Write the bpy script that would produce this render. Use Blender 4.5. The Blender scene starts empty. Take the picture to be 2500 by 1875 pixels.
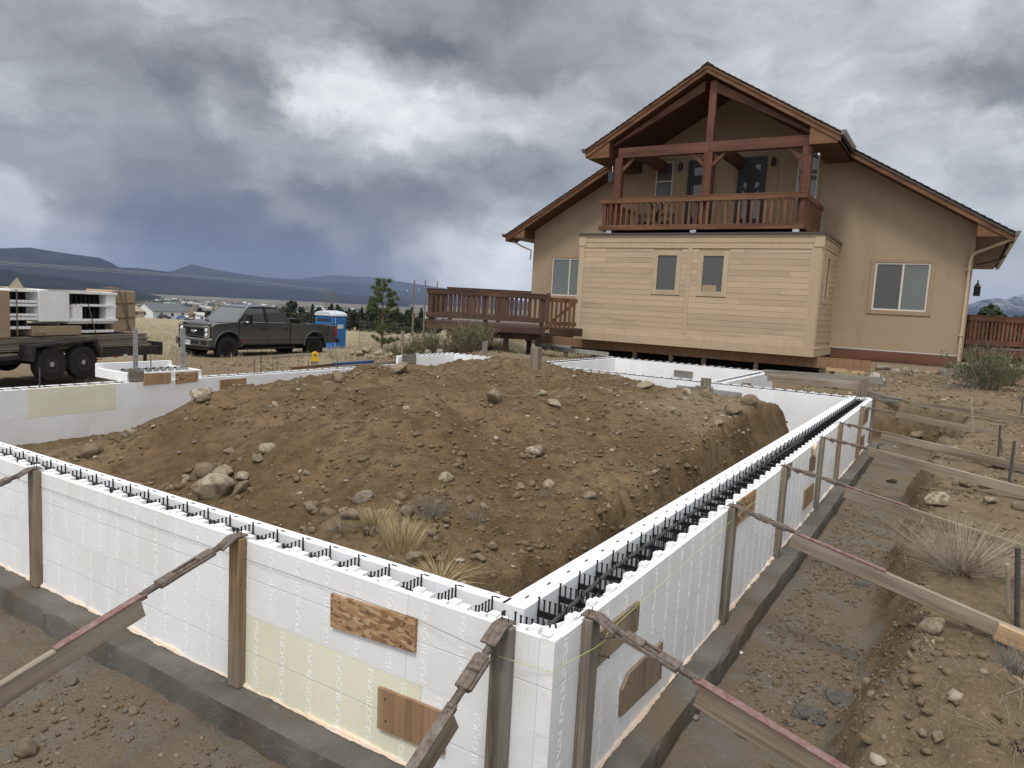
import bpy, bmesh, math, random
import numpy as np
from mathutils import Vector, Matrix, noise as mnoise
random.seed(7); RNG = np.random.RandomState(11)
scene = bpy.context.scene
COL = scene.collection
R = math.radians

# ---------------------------------------------------------------- camera
F_PX, PITCH, ROLL, CAM_H = 1757.89, 0.1090, 0.0545, 1.3144      # focal length in px of a 2500 px wide frame
CAM = np.array([0.0, 0.0, CAM_H])
_r = F_PX / math.tan(PITCH)
_D = np.array([-_r * math.sin(ROLL), _r * math.cos(ROLL), F_PX]); _D /= np.linalg.norm(_D)
_F = np.array([0, 0, 1.0]) - _D * _D[2]; _F /= np.linalg.norm(_F)
_Rt = np.cross(_F, -_D)
right = Vector((_Rt[0], _F[0], -_D[0])); down = Vector((_Rt[1], _F[1], -_D[1])); fwd = Vector((_Rt[2], _F[2], -_D[2]))
cam_data = bpy.data.cameras.new('camera'); cam = bpy.data.objects.new('camera', cam_data); COL.objects.link(cam)
m = Matrix.Identity(4)
for i, ax in enumerate((right, -down, -fwd)):
    for j in range(3): m[j][i] = ax[j]
m[2][3] = CAM_H
cam.matrix_world = m
cam_data.sensor_width = 36; cam_data.lens = 36 * F_PX / 2500
cam_data.clip_start = 0.05; cam_data.clip_end = 60000
scene.camera = cam
def ray(px, py):
    r = np.array([px - 1250, py - 937.5, F_PX]); return np.array([r @ _Rt, r @ _F, -(r @ _D)])

# ---------------------------------------------------------------- sky, sun, exposure
scene.view_settings.view_transform = 'Standard'; scene.view_settings.look = 'None'
scene.view_settings.exposure = 0.46; scene.view_settings.gamma = 1.0
SUN_EL, SUN_AZ = R(60), R(205)             # azimuth clockwise from +Y
world = bpy.data.worlds.new('World'); scene.world = world; world.use_nodes = True
wt = world.node_tree; wt.nodes.clear()
def wn(t, **k):
    n = wt.nodes.new(t)
    for a, b in k.items(): setattr(n, a, b)
    return n
def wl(a, b): wt.links.new(a, b)
def wmath(op, a, b=None, c=None):
    n = wn('ShaderNodeMath', operation=op)
    for i, v in enumerate((a, b, c)):
        if v is None: continue
        if isinstance(v, (int, float)): n.inputs[i].default_value = v
        else: wl(v, n.inputs[i])
    return n.outputs[0]
def wvec(op, a, b=None):
    n = wn('ShaderNodeVectorMath', operation=op)
    for i, v in enumerate((a, b)):
        if v is None: continue
        if isinstance(v, tuple): n.inputs[i].default_value = v
        else: wl(v, n.inputs[i])
    return n
tc = wn('ShaderNodeTexCoord')
sep = wn('ShaderNodeSeparateXYZ'); wl(tc.outputs['Generated'], sep.inputs[0])
X, Y, Z = sep.outputs
az = wmath('ARCTAN2', X, Y); el = wmath('ARCSINE', Z)
# flat cloud-deck coordinates give streets of cloud that pack together at the horizon
zz = wmath('ADD', wmath('MAXIMUM', Z, 0.0), 0.16)
cx = wn('ShaderNodeCombineXYZ'); wl(wmath('DIVIDE', X, zz), cx.inputs[0]); wl(wmath('DIVIDE', Y, zz), cx.inputs[1]); 
cx.inputs[2].default_value = 0.3
def wnoise(vec, scale, detail=6, rough=0.55, dist=0.0, col=False):
    n = wn('ShaderNodeTexNoise'); n.inputs['Scale'].default_value = scale; n.inputs['Detail'].default_value = detail
    n.inputs['Roughness'].default_value = rough; n.inputs['Distortion'].default_value = dist
    wl(vec, n.inputs['Vector']); return n.outputs['Color' if col else 'Fac']
ae = wn('ShaderNodeCombineXYZ'); wl(az, ae.inputs[0]); wl(el, ae.inputs[1])
warp = wvec('SUBTRACT', wnoise(ae.outputs[0], 5.5, 9, 0.66, col=True), (0.5, 0.5, 0.5))
warp2 = wvec('MULTIPLY', warp.outputs[0], (0.21, 0.13, 0.0))
aw = wvec('ADD', ae.outputs[0], warp2.outputs[0]).outputs[0]
def pix_ae(px, py):
    d = ray(px, py); d = d / np.linalg.norm(d); return math.atan2(d[0], d[1]), math.asin(d[2])
# brightness of the cloud cover by bearing and height, read off as triples (x, y, grey level)
S1 = """0 0 158 150 40 150 300 100 146 550 70 170 700 50 178 900 60 176 1200 40 155 1700 80 148 200 180 143 600 250 137 900 300 133 1100 380 122 700 440 122 400 330 150 100 100 150 1700 200 120 1900 250 116 2150 150 135 2100 350 128 2200 400 125
1330 450 208 1500 380 198 1650 560 216 1900 470 216 2100 600 210 1700 400 196 900 520 166 1000 560 172 1200 600 160 1400 650 166 600 500 160 700 600 140 300 440 166 100 400 178 50 330 170 200 500 150 50 580 128 30 660 140 300 620 150 120 480 168
700 700 128 900 680 124 1100 730 150 1300 740 156 1600 740 160 1900 760 166 2100 800 158 2150 700 148 0 740 182 60 800 200 100 900 192 300 950 160 200 750 135 400 800 112 600 850 102 800 870 100 500 900 116 900 900 108 1200 880 106 1300 850 120 1500 870 110 1800 880 118 2100 880 130
950 980 100 1100 980 112 1000 1080 80 700 1000 96 1300 1050 84 1200 1130 78 600 1100 108 450 1080 136 300 1050 156 100 1020 182 0 1040 178 1350 950 140 1500 1000 134 1700 950 128 1900 970 134 2000 1000 150 1650 1080 108 1750 1150 112 1850 1080 168 1950 1100 218 2100 1150 242 2150 1050 232 2050 950 192 2150 930 192 1600 1200 100 1800 1200 136 1900 1200 202"""
S2 = """900 100 150 1000 40 165 600 250 134 850 200 150 1000 200 166 1200 120 176 1300 250 192 1400 60 176 1500 150 170 1700 100 165 1650 250 196 1700 350 196 1800 200 158 1900 260 132 2100 220 128 2150 300 138 2100 100 165 2200 50 186 1900 60 192 1750 400 202 1900 420 174 2000 480 190 2100 500 196 2050 580 178 2150 620 168 2200 550 202 1700 480 180 1850 500 186 2170 700 186 2190 800 165 2190 880 178
250 340 212 450 330 196 600 380 186 700 330 180 300 500 170 450 530 160 550 580 138 550 640 128 350 650 113 150 650 116 100 760 124 200 760 145 300 750 152 400 720 198 450 640 133 500 680 172 650 640 150 680 560 160"""
_q = np.array(S1.split(), float).reshape(-1, 3); _q2 = np.array(S2.split(), float).reshape(-1, 3)
_pts = np.vstack([np.c_[_q[:, 0] / 1.7696, _q[:, 1] / 1.7696, _q[:, 2]], np.c_[_q2[:, 0] / 1.3825 + 900, _q2[:, 1] / 1.3825, _q2[:, 2]]])
_ae = np.array([pix_ae(p[0], p[1]) for p in _pts]); _lum = ((_pts[:, 2] / 255 + .055) / 1.055) ** 2.4
def lum_at(a, e):
    d2 = (_ae[:, 0] - a) ** 2 + ((_ae[:, 1] - e) * 1.5) ** 2; k = 1 / (d2 + .0005) ** 2.2; return float((k * _lum).sum() / k.sum())
EL = [R(-1 + 1.75 * i) for i in range(16)]; A0, A1, NA = -.76, .76, 30
sa = wn('ShaderNodeSeparateXYZ'); wl(aw, sa.inputs[0]); azw, elw = sa.outputs[0], sa.outputs[1]
un = wmath('DIVIDE', wmath('SUBTRACT', azw, A0), A1 - A0)
base = None
for j, e_ in enumerate(EL):
    rp = wn('ShaderNodeValToRGB'); wl(un, rp.inputs[0]); rp.color_ramp.interpolation = 'EASE'
    for i in range(NA):
        t_ = (i + .0) / (NA - 1); k_ = lum_at(A0 + (A1 - A0) * t_, e_); k_ = max(.03, (.33 + (k_ - .33) * 1.18) * .90)
        el_ = rp.color_ramp.elements[0] if i == 0 else rp.color_ramp.elements[1] if i == NA - 1 else rp.color_ramp.elements.new(t_)
        if i == NA - 1: el_ = rp.color_ramp.elements[-1]
        el_.position = t_; el_.color = (k_, k_, k_, 1)
    if base is None: base = rp.outputs[0]
    else:
        mr = wn('ShaderNodeMapRange', interpolation_type='SMOOTHSTEP'); wl(elw, mr.inputs[0]); mr.inputs[1].default_value = EL[j - 1]; mr.inputs[2].default_value = e_
        mx = wn('ShaderNodeMix', data_type='FLOAT'); wl(mr.outputs[0], mx.inputs[0]); wl(base, mx.inputs[2]); wl(rp.outputs[0], mx.inputs[3]); base = mx.outputs[0]
def srange(v, a, b, lo=0.0, hi=1.0):
    n = wn('ShaderNodeMapRange', interpolation_type='SMOOTHSTEP'); wl(v, n.inputs[0])
    for i, q_ in enumerate((a, b, lo, hi)): n.inputs[i + 1].default_value = q_
    return n.outputs[0]
# the rest of the sky goes on in the same way: mixed cloud, a little brighter to the zenith
rest = wmath('ADD', srange(el, .3, 1.1, .38, .95), srange(wmath('MULTIPLY', Y, -1.0), .0, .8, 0, .30))
known = wmath('MULTIPLY', srange(wmath('ABSOLUTE', az), .80, .62), srange(el, .52, .40))
mx = wn('ShaderNodeMix', data_type='FLOAT'); wl(known, mx.inputs[0]); wl(rest, mx.inputs[2]); wl(base, mx.inputs[3]); base = mx.outputs[0]
big = wnoise(cx.outputs[0], 0.75, 8, 0.55, 0.25)
fine = wnoise(cx.outputs[0], 2.6, 9, 0.62, 0.5)
lump = wnoise(wvec('MULTIPLY', aw, (1.0, 2.0, 1.0)).outputs[0], 7.0, 11, 0.64, 0.3)
g = wmath('MULTIPLY_ADD', wmath('SUBTRACT', big, 0.5), 0.45, 1.0)
g = wmath('MULTIPLY_ADD', wmath('SUBTRACT', fine, 0.5), 0.55, g)
g = wmath('MULTIPLY_ADD', wmath('SUBTRACT', lump, 0.5), 1.35, g)
# quieter near the horizon, where rain veils the deck
calm = srange(el, .02, .17, .22, 1.0)
g = wmath('MULTIPLY_ADD', wmath('SUBTRACT', g, 1.0), calm, 1.0)
g = wmath('MAXIMUM', g, .70)
L = wmath('MAXIMUM', wmath('MULTIPLY', base, g), 0.03)
ramp = wn('ShaderNodeValToRGB'); wl(L, ramp.inputs[0])
cr = ramp.color_ramp
stops = [(0.0, (.02, .03, .05)), (.09, (.070, .091, .130)), (.14, (.122, .138, .172)), (.2, (.192, .20, .222)), (.35, (.34, .352, .372)), (.55, (.54, .557, .575)), (.78, (.765, .785, .80)), (1.0, (1.0, 1.0, .99))]
cr.elements[0].position = 0; cr.elements[0].color = (*stops[0][1], 1); cr.elements[1].position = 1; cr.elements[1].color = (*stops[-1][1], 1)
for p_, c_ in stops[1:-1]:
    e_ = cr.elements.new(p_); e_.color = (*c_, 1)
sky = wn('ShaderNodeTexSky', sky_type='NISHITA', sun_disc=False); sky.sun_elevation = SUN_EL; sky.sun_rotation = SUN_AZ
bg1 = wn('ShaderNodeBackground'); wl(sky.outputs[0], bg1.inputs[0]); bg1.inputs[1].default_value = 0.06
ramp2 = wn('ShaderNodeValToRGB'); wl(L, ramp2.inputs[0]); c2_ = ramp2.color_ramp
gs_ = [(0.0, (.03, .034, .04)), (.1, (.095, .10, .112)), (.2, (.19, .196, .21)), (.35, (.34, .35, .365)), (.55, (.54, .555, .57)), (.78, (.77, .785, .79)), (1.0, (1, 1, .99))]
c2_.elements[0].color = (*gs_[0][1], 1); c2_.elements[1].color = (*gs_[-1][1], 1)
for p_, c_ in gs_[1:-1]:
    e_ = c2_.elements.new(p_); e_.color = (*c_, 1)
mc = wn('ShaderNodeMix', data_type='RGBA'); wl(srange(el, .09, .24), mc.inputs[0]); wl(ramp.outputs[0], mc.inputs[6]); wl(ramp2.outputs[0], mc.inputs[7])
bg2 = wn('ShaderNodeBackground'); wl(mc.outputs[2], bg2.inputs[0]); bg2.inputs[1].default_value = 1.0
mixb = wn('ShaderNodeMixShader'); mixb.inputs[0].default_value = 0.94; wl(bg1.outputs[0], mixb.inputs[1]); wl(bg2.outputs[0], mixb.inputs[2])
wo = wn('ShaderNodeOutputWorld'); wl(mixb.outputs[0], wo.inputs[0])
sd = bpy.data.lights.new('sun', 'SUN'); sd.energy = 1.5; sd.angle = R(13); sd.color = (1.0, .965, .91)
sun = bpy.data.objects.new('sun', sd); COL.objects.link(sun)
sdir = Vector((math.sin(SUN_AZ) * math.cos(SUN_EL), math.cos(SUN_AZ) * math.cos(SUN_EL), math.sin(SUN_EL)))
sun.rotation_euler = sdir.to_track_quat('Z', 'Y').to_euler()

# ---------------------------------------------------------------- frames of reference
TH = R(58.3); U = np.array([math.cos(TH), math.sin(TH)]); V = np.array([-U[1], U[0]]); NC = np.array([0.2251, 2.717])
def w(u, v, z=0.0):
    p = NC + U * u + V * v; return Vector((p[0], p[1], z))
def uv_of(x, y):
    d = np.array([x - NC[0], y - NC[1]]); return float(d @ U), float(d @ V)

# ---------------------------------------------------------------- object helpers
def tag(o, label=None, cat=None, group=None, kind=None):
    if label: o['label'] = label
    if cat: o['category'] = cat
    if group: o['group'] = group
    if kind: o['kind'] = kind
    return o
def thing(name, label, cat, u=0, v=0, z=0, rot=None, group=None, world=False):
    o = bpy.data.objects.new(name, None); COL.objects.link(o); o.empty_display_size = .1
    o.location = (u, v, z) if world else w(u, v, z)
    o.rotation_euler = (0, 0, TH if rot is None else rot)
    ORG[o.name] = (0, 0, 0) if world else (u, v, z)
    return tag(o, label, cat, group)
ORG = {}
def site_org(p): return ORG.get(p.name, (0, 0, 0))
class MB:
    def __init__(s): s.v = []; s.f = []; s.m = []; s.mi = 0
    def add(s, vs, fs):
        n = len(s.v); s.v += [tuple(q) for q in vs]
        for f in fs: s.f.append(tuple(i + n for i in f)); s.m.append(s.mi)
        return s
    def box(s, a0, a1, b0, b1, c0, c1):
        x0, x1 = sorted((a0, a1)); y0, y1 = sorted((b0, b1)); z0, z1 = sorted((c0, c1))
        return s.add([(x0, y0, z0), (x1, y0, z0), (x1, y1, z0), (x0, y1, z0), (x0, y0, z1), (x1, y0, z1), (x1, y1, z1), (x0, y1, z1)],
              [(0, 3, 2, 1), (4, 5, 6, 7), (0, 1, 5, 4), (1, 2, 6, 5), (2, 3, 7, 6), (3, 0, 4, 7)])
    def beam(s, p, q, wd, ht, up=(0, 0, 1)):
        p = Vector(p); q = Vector(q); d = (q - p).normalized(); up = Vector(up)
        sd_ = d.cross(up)
        if sd_.length < 1e-4: sd_ = d.cross(Vector((0, 1, 0)))
        sd_.normalize(); up2 = sd_.cross(d)
        vs = []
        for e in (p, q):
            for a, b in ((-1, -1), (1, -1), (1, 1), (-1, 1)): vs.append(e + sd_ * a * wd / 2 + up2 * b * ht / 2)
        return s.add(vs, [(3, 2, 1, 0), (4, 5, 6, 7), (0, 1, 5, 4), (1, 2, 6, 5), (2, 3, 7, 6), (3, 0, 4, 7)])
    def tube(s, pts, r, n=8, cap=True):
        pts = [Vector(p) for p in pts]; rs = r if isinstance(r, (list, tuple)) else [r] * len(pts)
        b = len(s.v); t0 = None
        for i, p in enumerate(pts):
            d = (pts[min(i + 1, len(pts) - 1)] - pts[max(i - 1, 0)]).normalized()
            if t0 is None:
                a = d.cross(Vector((0, 0, 1)));
                if a.length < 1e-3: a = d.cross(Vector((0, 1, 0)))
                a.normalize()
            else: a = (t0 - d * t0.dot(d)).normalized()
            t0 = a; c = d.cross(a)
            for k in range(n):
                th = 2 * math.pi * k / n; s.v.append(tuple(p + (a * math.cos(th) + c * math.sin(th)) * rs[i]))
        for i in range(len(pts) - 1):
            for k in range(n):
                k2 = (k + 1) % n; s.f.append((b + i * n + k, b + i * n + k2, b + (i + 1) * n + k2, b + (i + 1) * n + k)); s.m.append(s.mi)
        if cap:
            s.f.append(tuple(b + k for k in range(n))[::-1]); s.m.append(s.mi)
            e = b + (len(pts) - 1) * n; s.f.append(tuple(e + k for k in range(n))); s.m.append(s.mi)
        return s
    def prism(s, poly, axis, a, b):
        # poly: 2-D points; axis 0/1/2 is the extrusion axis
        def pt(p, t):
            if axis == 0: return (t, p[0], p[1])
            if axis == 1: return (p[0], t, p[1])
            return (p[0], p[1], t)
        n = len(poly); vs = [pt(p, a) for p in poly] + [pt(p, b) for p in poly]
        fs = [tuple(range(n)), tuple(range(2 * n - 1, n - 1, -1))] + [(i, i + n, (i + 1) % n + n, (i + 1) % n) for i in range(n)]
        return s.add(vs, fs)
    def lathe(s, prof, c, axis, n=24):
        # prof: (radius, offset along axis); c centre; axis 0,1,2
        b = len(s.v); c = Vector(c)
        for (r, t) in prof:
            for k in range(n):
                th = 2 * math.pi * k / n; q = [0, 0, 0]; q[axis] = t; q[(axis + 1) % 3] = r * math.cos(th); q[(axis + 2) % 3] = r * math.sin(th)
                s.v.append(tuple(c + Vector(q)))
        for i in range(len(prof) - 1):
            for k in range(n):
                k2 = (k + 1) % n; s.f.append((b + i * n + k, b + i * n + k2, b + (i + 1) * n + k2, b + (i + 1) * n + k)); s.m.append(s.mi)
        s.f.append(tuple(b + k for k in range(n))[::-1]); s.m.append(s.mi)
        e = b + (len(prof) - 1) * n; s.f.append(tuple(e + k for k in range(n))); s.m.append(s.mi)
        return s
    def mesh(s, name, mats, org=(0, 0, 0), smooth=False):
        me = bpy.data.meshes.new(name)
        v = np.array(s.v, dtype=np.float64) - np.array(org)
        me.from_pydata([tuple(x) for x in v], [], s.f)
        if not isinstance(mats, (list, tuple)): mats = [mats]
        for mm in mats: me.materials.append(mm)
        if len(mats) > 1: me.polygons.foreach_set('material_index', s.m)
        bm = bmesh.new(); bm.from_mesh(me); bmesh.ops.recalc_face_normals(bm, faces=bm.faces); bm.to_mesh(me); bm.free()
        if smooth:
            me.polygons.foreach_set('use_smooth', [True] * len(me.polygons))
            try: me.set_sharp_from_angle(angle=R(35))
            except Exception: pass
        me.update(); return me
    def build(s, name, mats, parent=None, smooth=False, bevel=0, loc=None):
        org = site_org(parent) if parent else (0, 0, 0)
        me = s.mesh(name, mats, org, smooth)
        o = bpy.data.objects.new(name, me); COL.objects.link(o)
        if parent: o.parent = parent; ORG[o.name] = org
        if bevel:
            b = o.modifiers.new('bevel', 'BEVEL'); b.width = bevel; b.segments = 1; b.limit_method = 'ANGLE'
        return o
def solo(mb, name, mats, label, cat, u=None, v=0, z=0, smooth=False, group=None, bevel=0, world=False):
    """one-mesh thing; mb in site coordinates (or world), origin put at (u,v,z)"""
    org = (u or 0, v, z); me = mb.mesh(name, mats, org, smooth)
    o = bpy.data.objects.new(name, me); COL.objects.link(o)
    o.location = org if world else w(*org)
    if not world: o.rotation_euler = (0, 0, TH)
    if bevel:
        b = o.modifiers.new('bevel', 'BEVEL'); b.width = bevel; b.segments = 1; b.limit_method = 'ANGLE'
    return tag(o, label, cat, group)
def inst(name, me, parent, loc, rot=(0, 0, 0), scale=(1, 1, 1)):
    """a part sharing mesh data; loc in the parent's own frame of reference (site coordinates for site things)"""
    o = bpy.data.objects.new(name, me); COL.objects.link(o)
    org = site_org(parent) if parent else (0, 0, 0)
    o.location = (loc[0] - org[0], loc[1] - org[1], loc[2] - org[2]); o.rotation_euler = rot; o.scale = scale
    if parent: o.parent = parent; ORG[o.name] = loc
    return o

# ---------------------------------------------------------------- materials
def M(name, color, rough=.8, metal=0, spec=.3):
    mt = bpy.data.materials.new(name); mt.use_nodes = True; b = mt.node_tree.nodes['Principled BSDF']
    b.inputs['Base Color'].default_value = (*color, 1); b.inputs['Roughness'].default_value = rough; b.inputs['Metallic'].default_value = metal
    b.inputs['Specular IOR Level'].default_value = spec
    return mt
class NT:
    def __init__(s, mt): s.t = mt.node_tree; s.b = s.t.nodes['Principled BSDF']
    def n(s, t, **k):
        q = s.t.nodes.new(t)
        for a, b in k.items(): setattr(q, a, b)
        return q
    def l(s, a, b): s.t.links.new(a, b)
    def coord(s, kind='Object', scale=(1, 1, 1), rot=(0, 0, 0), rnd=0):
        c = s.n('ShaderNodeTexCoord'); mp = s.n('ShaderNodeMapping'); mp.inputs['Scale'].default_value = scale; mp.inputs['Rotation'].default_value = rot
        s.l(c.outputs[kind], mp.inputs[0])
        if rnd:
            oi = s.n('ShaderNodeObjectInfo'); cb = s.n('ShaderNodeVectorMath', operation='SCALE'); cb.inputs[0].default_value = (rnd, rnd * .7, rnd * 1.3)
            s.l(oi.outputs['Random'], cb.inputs['Scale']); s.l(cb.outputs[0], mp.inputs['Location'])
        return mp.outputs[0]
    def noise(s, vec, scale, detail=4, rough=.55, dist=0, col=False):
        q = s.n('ShaderNodeTexNoise'); q.inputs['Scale'].default_value = scale; q.inputs['Detail'].default_value = detail
        q.inputs['Roughness'].default_value = rough; q.inputs['Distortion'].default_value = dist; s.l(vec, q.inputs['Vector']); return q.outputs['Color' if col else 'Fac']
    def voro(s, vec, scale, feature='F1', out='Distance'):
        q = s.n('ShaderNodeTexVoronoi', feature=feature); q.inputs['Scale'].default_value = scale; s.l(vec, q.inputs['Vector']); return q.outputs[out]
    def ramp(s, fac, stops, interp='LINEAR'):
        q = s.n('ShaderNodeValToRGB'); s.l(fac, q.inputs[0]); c = q.color_ramp; c.interpolation = interp
        c.elements[0].position = stops[0][0]; c.elements[0].color = (*stops[0][1], 1); c.elements[1].position = stops[-1][0]; c.elements[1].color = (*stops[-1][1], 1)
        for p, k in stops[1:-1]:
            e = c.elements.new(p); e.color = (*k, 1)
        return q.outputs[0]
    def mix(s, fac, a, b, mode='MIX'):
        q = s.n('ShaderNodeMix', data_type='RGBA', blend_type=mode)
        for i, v in ((0, fac), (6, a), (7, b)):
            if isinstance(v, (int, float)): q.inputs[i].default_value = v
            elif isinstance(v, tuple): q.inputs[i].default_value = (*v, 1)
            else: s.l(v, q.inputs[i])
        return q.outputs[2]
    def math(s, op, a, b=None, c=None, clamp=False):
        q = s.n('ShaderNodeMath', operation=op); q.use_clamp = clamp
        for i, v in enumerate((a, b, c)):
            if v is None: continue
            if isinstance(v, (int, float)): q.inputs[i].default_value = v
            else: s.l(v, q.inputs[i])
        return q.outputs[0]
    def remap(s, v, a, b, c=0, d=1):
        q = s.n('ShaderNodeMapRange'); s.l(v, q.inputs[0])
        for i, k in enumerate((a, b, c, d)): q.inputs[i + 1].default_value = k
        return q.outputs[0]
    def bump(s, h, strength=.3, dist=.01, prev=None):
        q = s.n('ShaderNodeBump'); q.inputs['Strength'].default_value = strength; q.inputs['Distance'].default_value = dist; s.l(h, q.inputs['Height'])
        if prev is not None: s.l(prev, q.inputs['Normal'])
        return q.outputs[0]
    def attr(s, name):
        q = s.n('ShaderNodeAttribute'); q.attribute_name = name; return q.outputs['Fac']
    def color(s, c): s.l(c, s.b.inputs['Base Color'])
    def rough(s, c): s.l(c, s.b.inputs['Roughness'])
    def normal(s, c): s.l(c, s.b.inputs['Normal'])

def noisy(name, c1, c2, scale=8, rough=.85, bump=.2, bscale=60, bdist=.004, metal=0, spec=.25, rnd=0, kind='Object', detail=5):
    mt = M(name, c1, rough, metal, spec); t = NT(mt); v = t.coord(kind, rnd=rnd)
    t.color(t.mix(t.ramp(t.noise(v, scale, detail), [(.3, (0, 0, 0)), (.7, (1, 1, 1))]), c1, c2))
    if bump: t.normal(t.bump(t.noise(v, bscale, 4), bump, bdist))
    return mt
def wood(name, c1, c2, c3, axis=0, scale=1.0, rough=.8, knots=True, rnd=9.0, worn=None):
    """grain runs along the object's axis; c1 base, c2 dark grain, c3 patches"""
    mt = M(name, c1, rough, 0, .25); t = NT(mt)
    sc = [14 * scale, 14 * scale, 14 * scale]; sc[axis] = .55 * scale
    v = t.coord('Object', tuple(sc), rnd=rnd)
    sc2 = [5 * scale, 5 * scale, 5 * scale]; sc2[axis] = 1.0 * scale
    v2 = t.coord('Object', tuple(sc2), rnd=rnd)
    g = t.noise(v, 2.2, 6, .62, .8); g2 = t.noise(v2, .9, 3, .5)
    col = t.mix(t.ramp(g, [(.38, (0, 0, 0)), (.66, (1, 1, 1))]), c2, c1)
    col = t.mix(t.ramp(g2, [(.42, (0, 0, 0)), (.68, (1, 1, 1))]), col, c3)
    if knots:
        sc3 = [3.2, 3.2, 3.2]; sc3[axis] = 1.6
        k = t.voro(t.coord('Object', tuple(sc3), rnd=rnd), 1.0)
        col = t.mix(t.ramp(k, [(.035, (1, 1, 1)), (.075, (0, 0, 0))]), col, tuple(x * .35 for x in c2))
    t.color(col)
    t.normal(t.bump(g, .35, .004)); return mt
MAT = {}
# foam of the insulating forms: fine ribs every inch, bead grain, faint soiling
def foam(name, ribs=True, tint=(.86, .872, .895), bead=.3, ax=0):
    mt = M(name, tint, .6, 0, .35); t = NT(mt); v = t.coord('Object', rnd=3.0); vo = t.coord('Object')
    soil = t.noise(v, 1.6, 5, .6); spots = t.noise(v, 26, 3, .6)
    col = t.mix(t.ramp(soil, [(.36, (1, 1, 1)), (.62, (0, 0, 0))]), tint, tuple(k * .90 for k in (tint[0] * 1.01, tint[1], tint[2] * .97)))
    col = t.mix(t.ramp(spots, [(.70, (0, 0, 0)), (.80, (1, 1, 1))]), col, tuple(k * .80 for k in tint))
    bead_n = t.voro(vo, 170); nrm = t.bump(bead_n, bead, .0015)
    if ribs:
        sx = t.n('ShaderNodeSeparateXYZ'); t.l(vo, sx.inputs[0])
        x = t.math('MULTIPLY', sx.outputs[0], 1 / .0254); fr = t.math('FRACT', x)
        fr = t.math('ABSOLUTE', t.math('SUBTRACT', fr, .5))
        line = t.remap(fr, .40, .47, 0, 1)
        wob = t.ramp(t.noise(v, 9, 2), [(.40, (0, 0, 0)), (.6, (1, 1, 1))])
        ln = t.math('MULTIPLY', line, wob)
        gz = t.math('ABSOLUTE', t.math('SUBTRACT', sx.outputs[2], .2032)); gl = t.remap(gz, .001, .0035, 1, 0)
        h = t.math('ADD', t.math('MULTIPLY', ln, .6), t.math('MULTIPLY', gl, -1.0))
        nrm = t.bump(h, .5, .003, nrm)
        col = t.mix(t.math('MULTIPLY', ln, .40), col, (.93, .93, .94)); col = t.mix(t.math('MULTIPLY', gl, .30), col, (.55, .56, .58))
    mud = t.noise(v, 5.5, 9, .72); col = t.mix(t.ramp(mud, [(.66, (0, 0, 0)), (.76, (.55, .55, .55))]), col, (.50, .43, .34))
    t.color(col); t.normal(nrm)
    t.b.inputs['Subsurface Weight'].default_value = 0.0
    return mt
MAT['foam'] = foam('white_foam'); MAT['foam_plain'] = foam('white_foam_plain', False, (.89, .90, .915), .25)
MAT['foam_inside'] = foam('white_foam_inner', False, (.87, .885, .915), .15)
MAT['foam_yellow'] = foam('yellowed_foam', True, (.83, .815, .66))
MAT['foam_letter'] = M('foam_lettering', (.92, .92, .925), .45, 0, .4)
MAT['web'] = noisy('black_plastic', (.012, .012, .014), (.02, .02, .022), 30, .45, .1)
MAT['spray'] = noisy('peach_spray_foam', (.80, .60, .44), (.74, .66, .56), 14, .7, .8, 60, .01)
MAT['rebar'] = noisy('rebar_steel', (.075, .078, .085), (.12, .11, .10), 25, .55, .6, 90, .003, .4)
MAT['rust'] = noisy('rusty_steel', (.105, .072, .055), (.21, .182, .16), 38, .85, .6, 120, .003, .15, rnd=5)
MAT['rust_red'] = noisy('rusty_red_steel', (.19, .075, .065), (.26, .20, .185), 30, .85, .6, 120, .003, .1, rnd=5)
mt = M('wet_concrete', (.13, .13, .12), .85, 0, .2); t = NT(mt); v = t.coord('Object')
c = t.mix(t.ramp(t.noise(v, 2.2, 6, .6), [(.35, (0, 0, 0)), (.65, (1, 1, 1))]), (.150, .140, .120), (.085, .082, .073))
c = t.mix(t.ramp(t.noise(v, 14, 4, .7), [(.60, (0, 0, 0)), (.72, (1, 1, 1))]), c, (.20, .18, .15))
c = t.mix(t.ramp(t.noise(v, 1.1, 4, .6), [(.50, (0, 0, 0)), (.64, (1, 1, 1))]), c, (.135, .105, .075))
t.color(c); t.normal(t.bump(t.noise(v, 22, 8, .7), .8, .012)); MAT['concrete'] = mt
MAT['lumber_grey'] = wood('weathered_lumber', (.30, .265, .215), (.13, .112, .09), (.245, .235, .21), 0)
MAT['lumber_grey_z'] = wood('weathered_post', (.30, .25, .19), (.10, .082, .062), (.235, .22, .195), 2)
MAT['lumber_tan_z'] = wood('tan_post', (.36, .25, .145), (.17, .11, .06), (.25, .225, .19), 2)
MAT['lumber_tan'] = wood('fresh_lumber', (.52, .37, .21), (.36, .22, .11), (.56, .43, .27), 0)
MAT['lumber_mid'] = wood('brown_lumber', (.285, .225, .165), (.14, .108, .078), (.345, .295, .235), 0)
mt = M('osb', (.42, .27, .15), .75); t = NT(mt); v = t.coord('Object', (15, 15, 40), rot=(.5, .35, .3), rnd=4)
k = t.n('ShaderNodeTexVoronoi'); k.inputs['Scale'].default_value = 1.6; k.inputs['Randomness'].default_value = 1; nz = t.noise(v, .6, 4, .6, 2.5, col=True)
t.l(t.mix(.35, v, nz, 'LINEAR_LIGHT'), k.inputs['Vector'])
sp = t.n('ShaderNodeSeparateColor'); t.l(k.outputs['Color'], sp.inputs[0])
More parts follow.
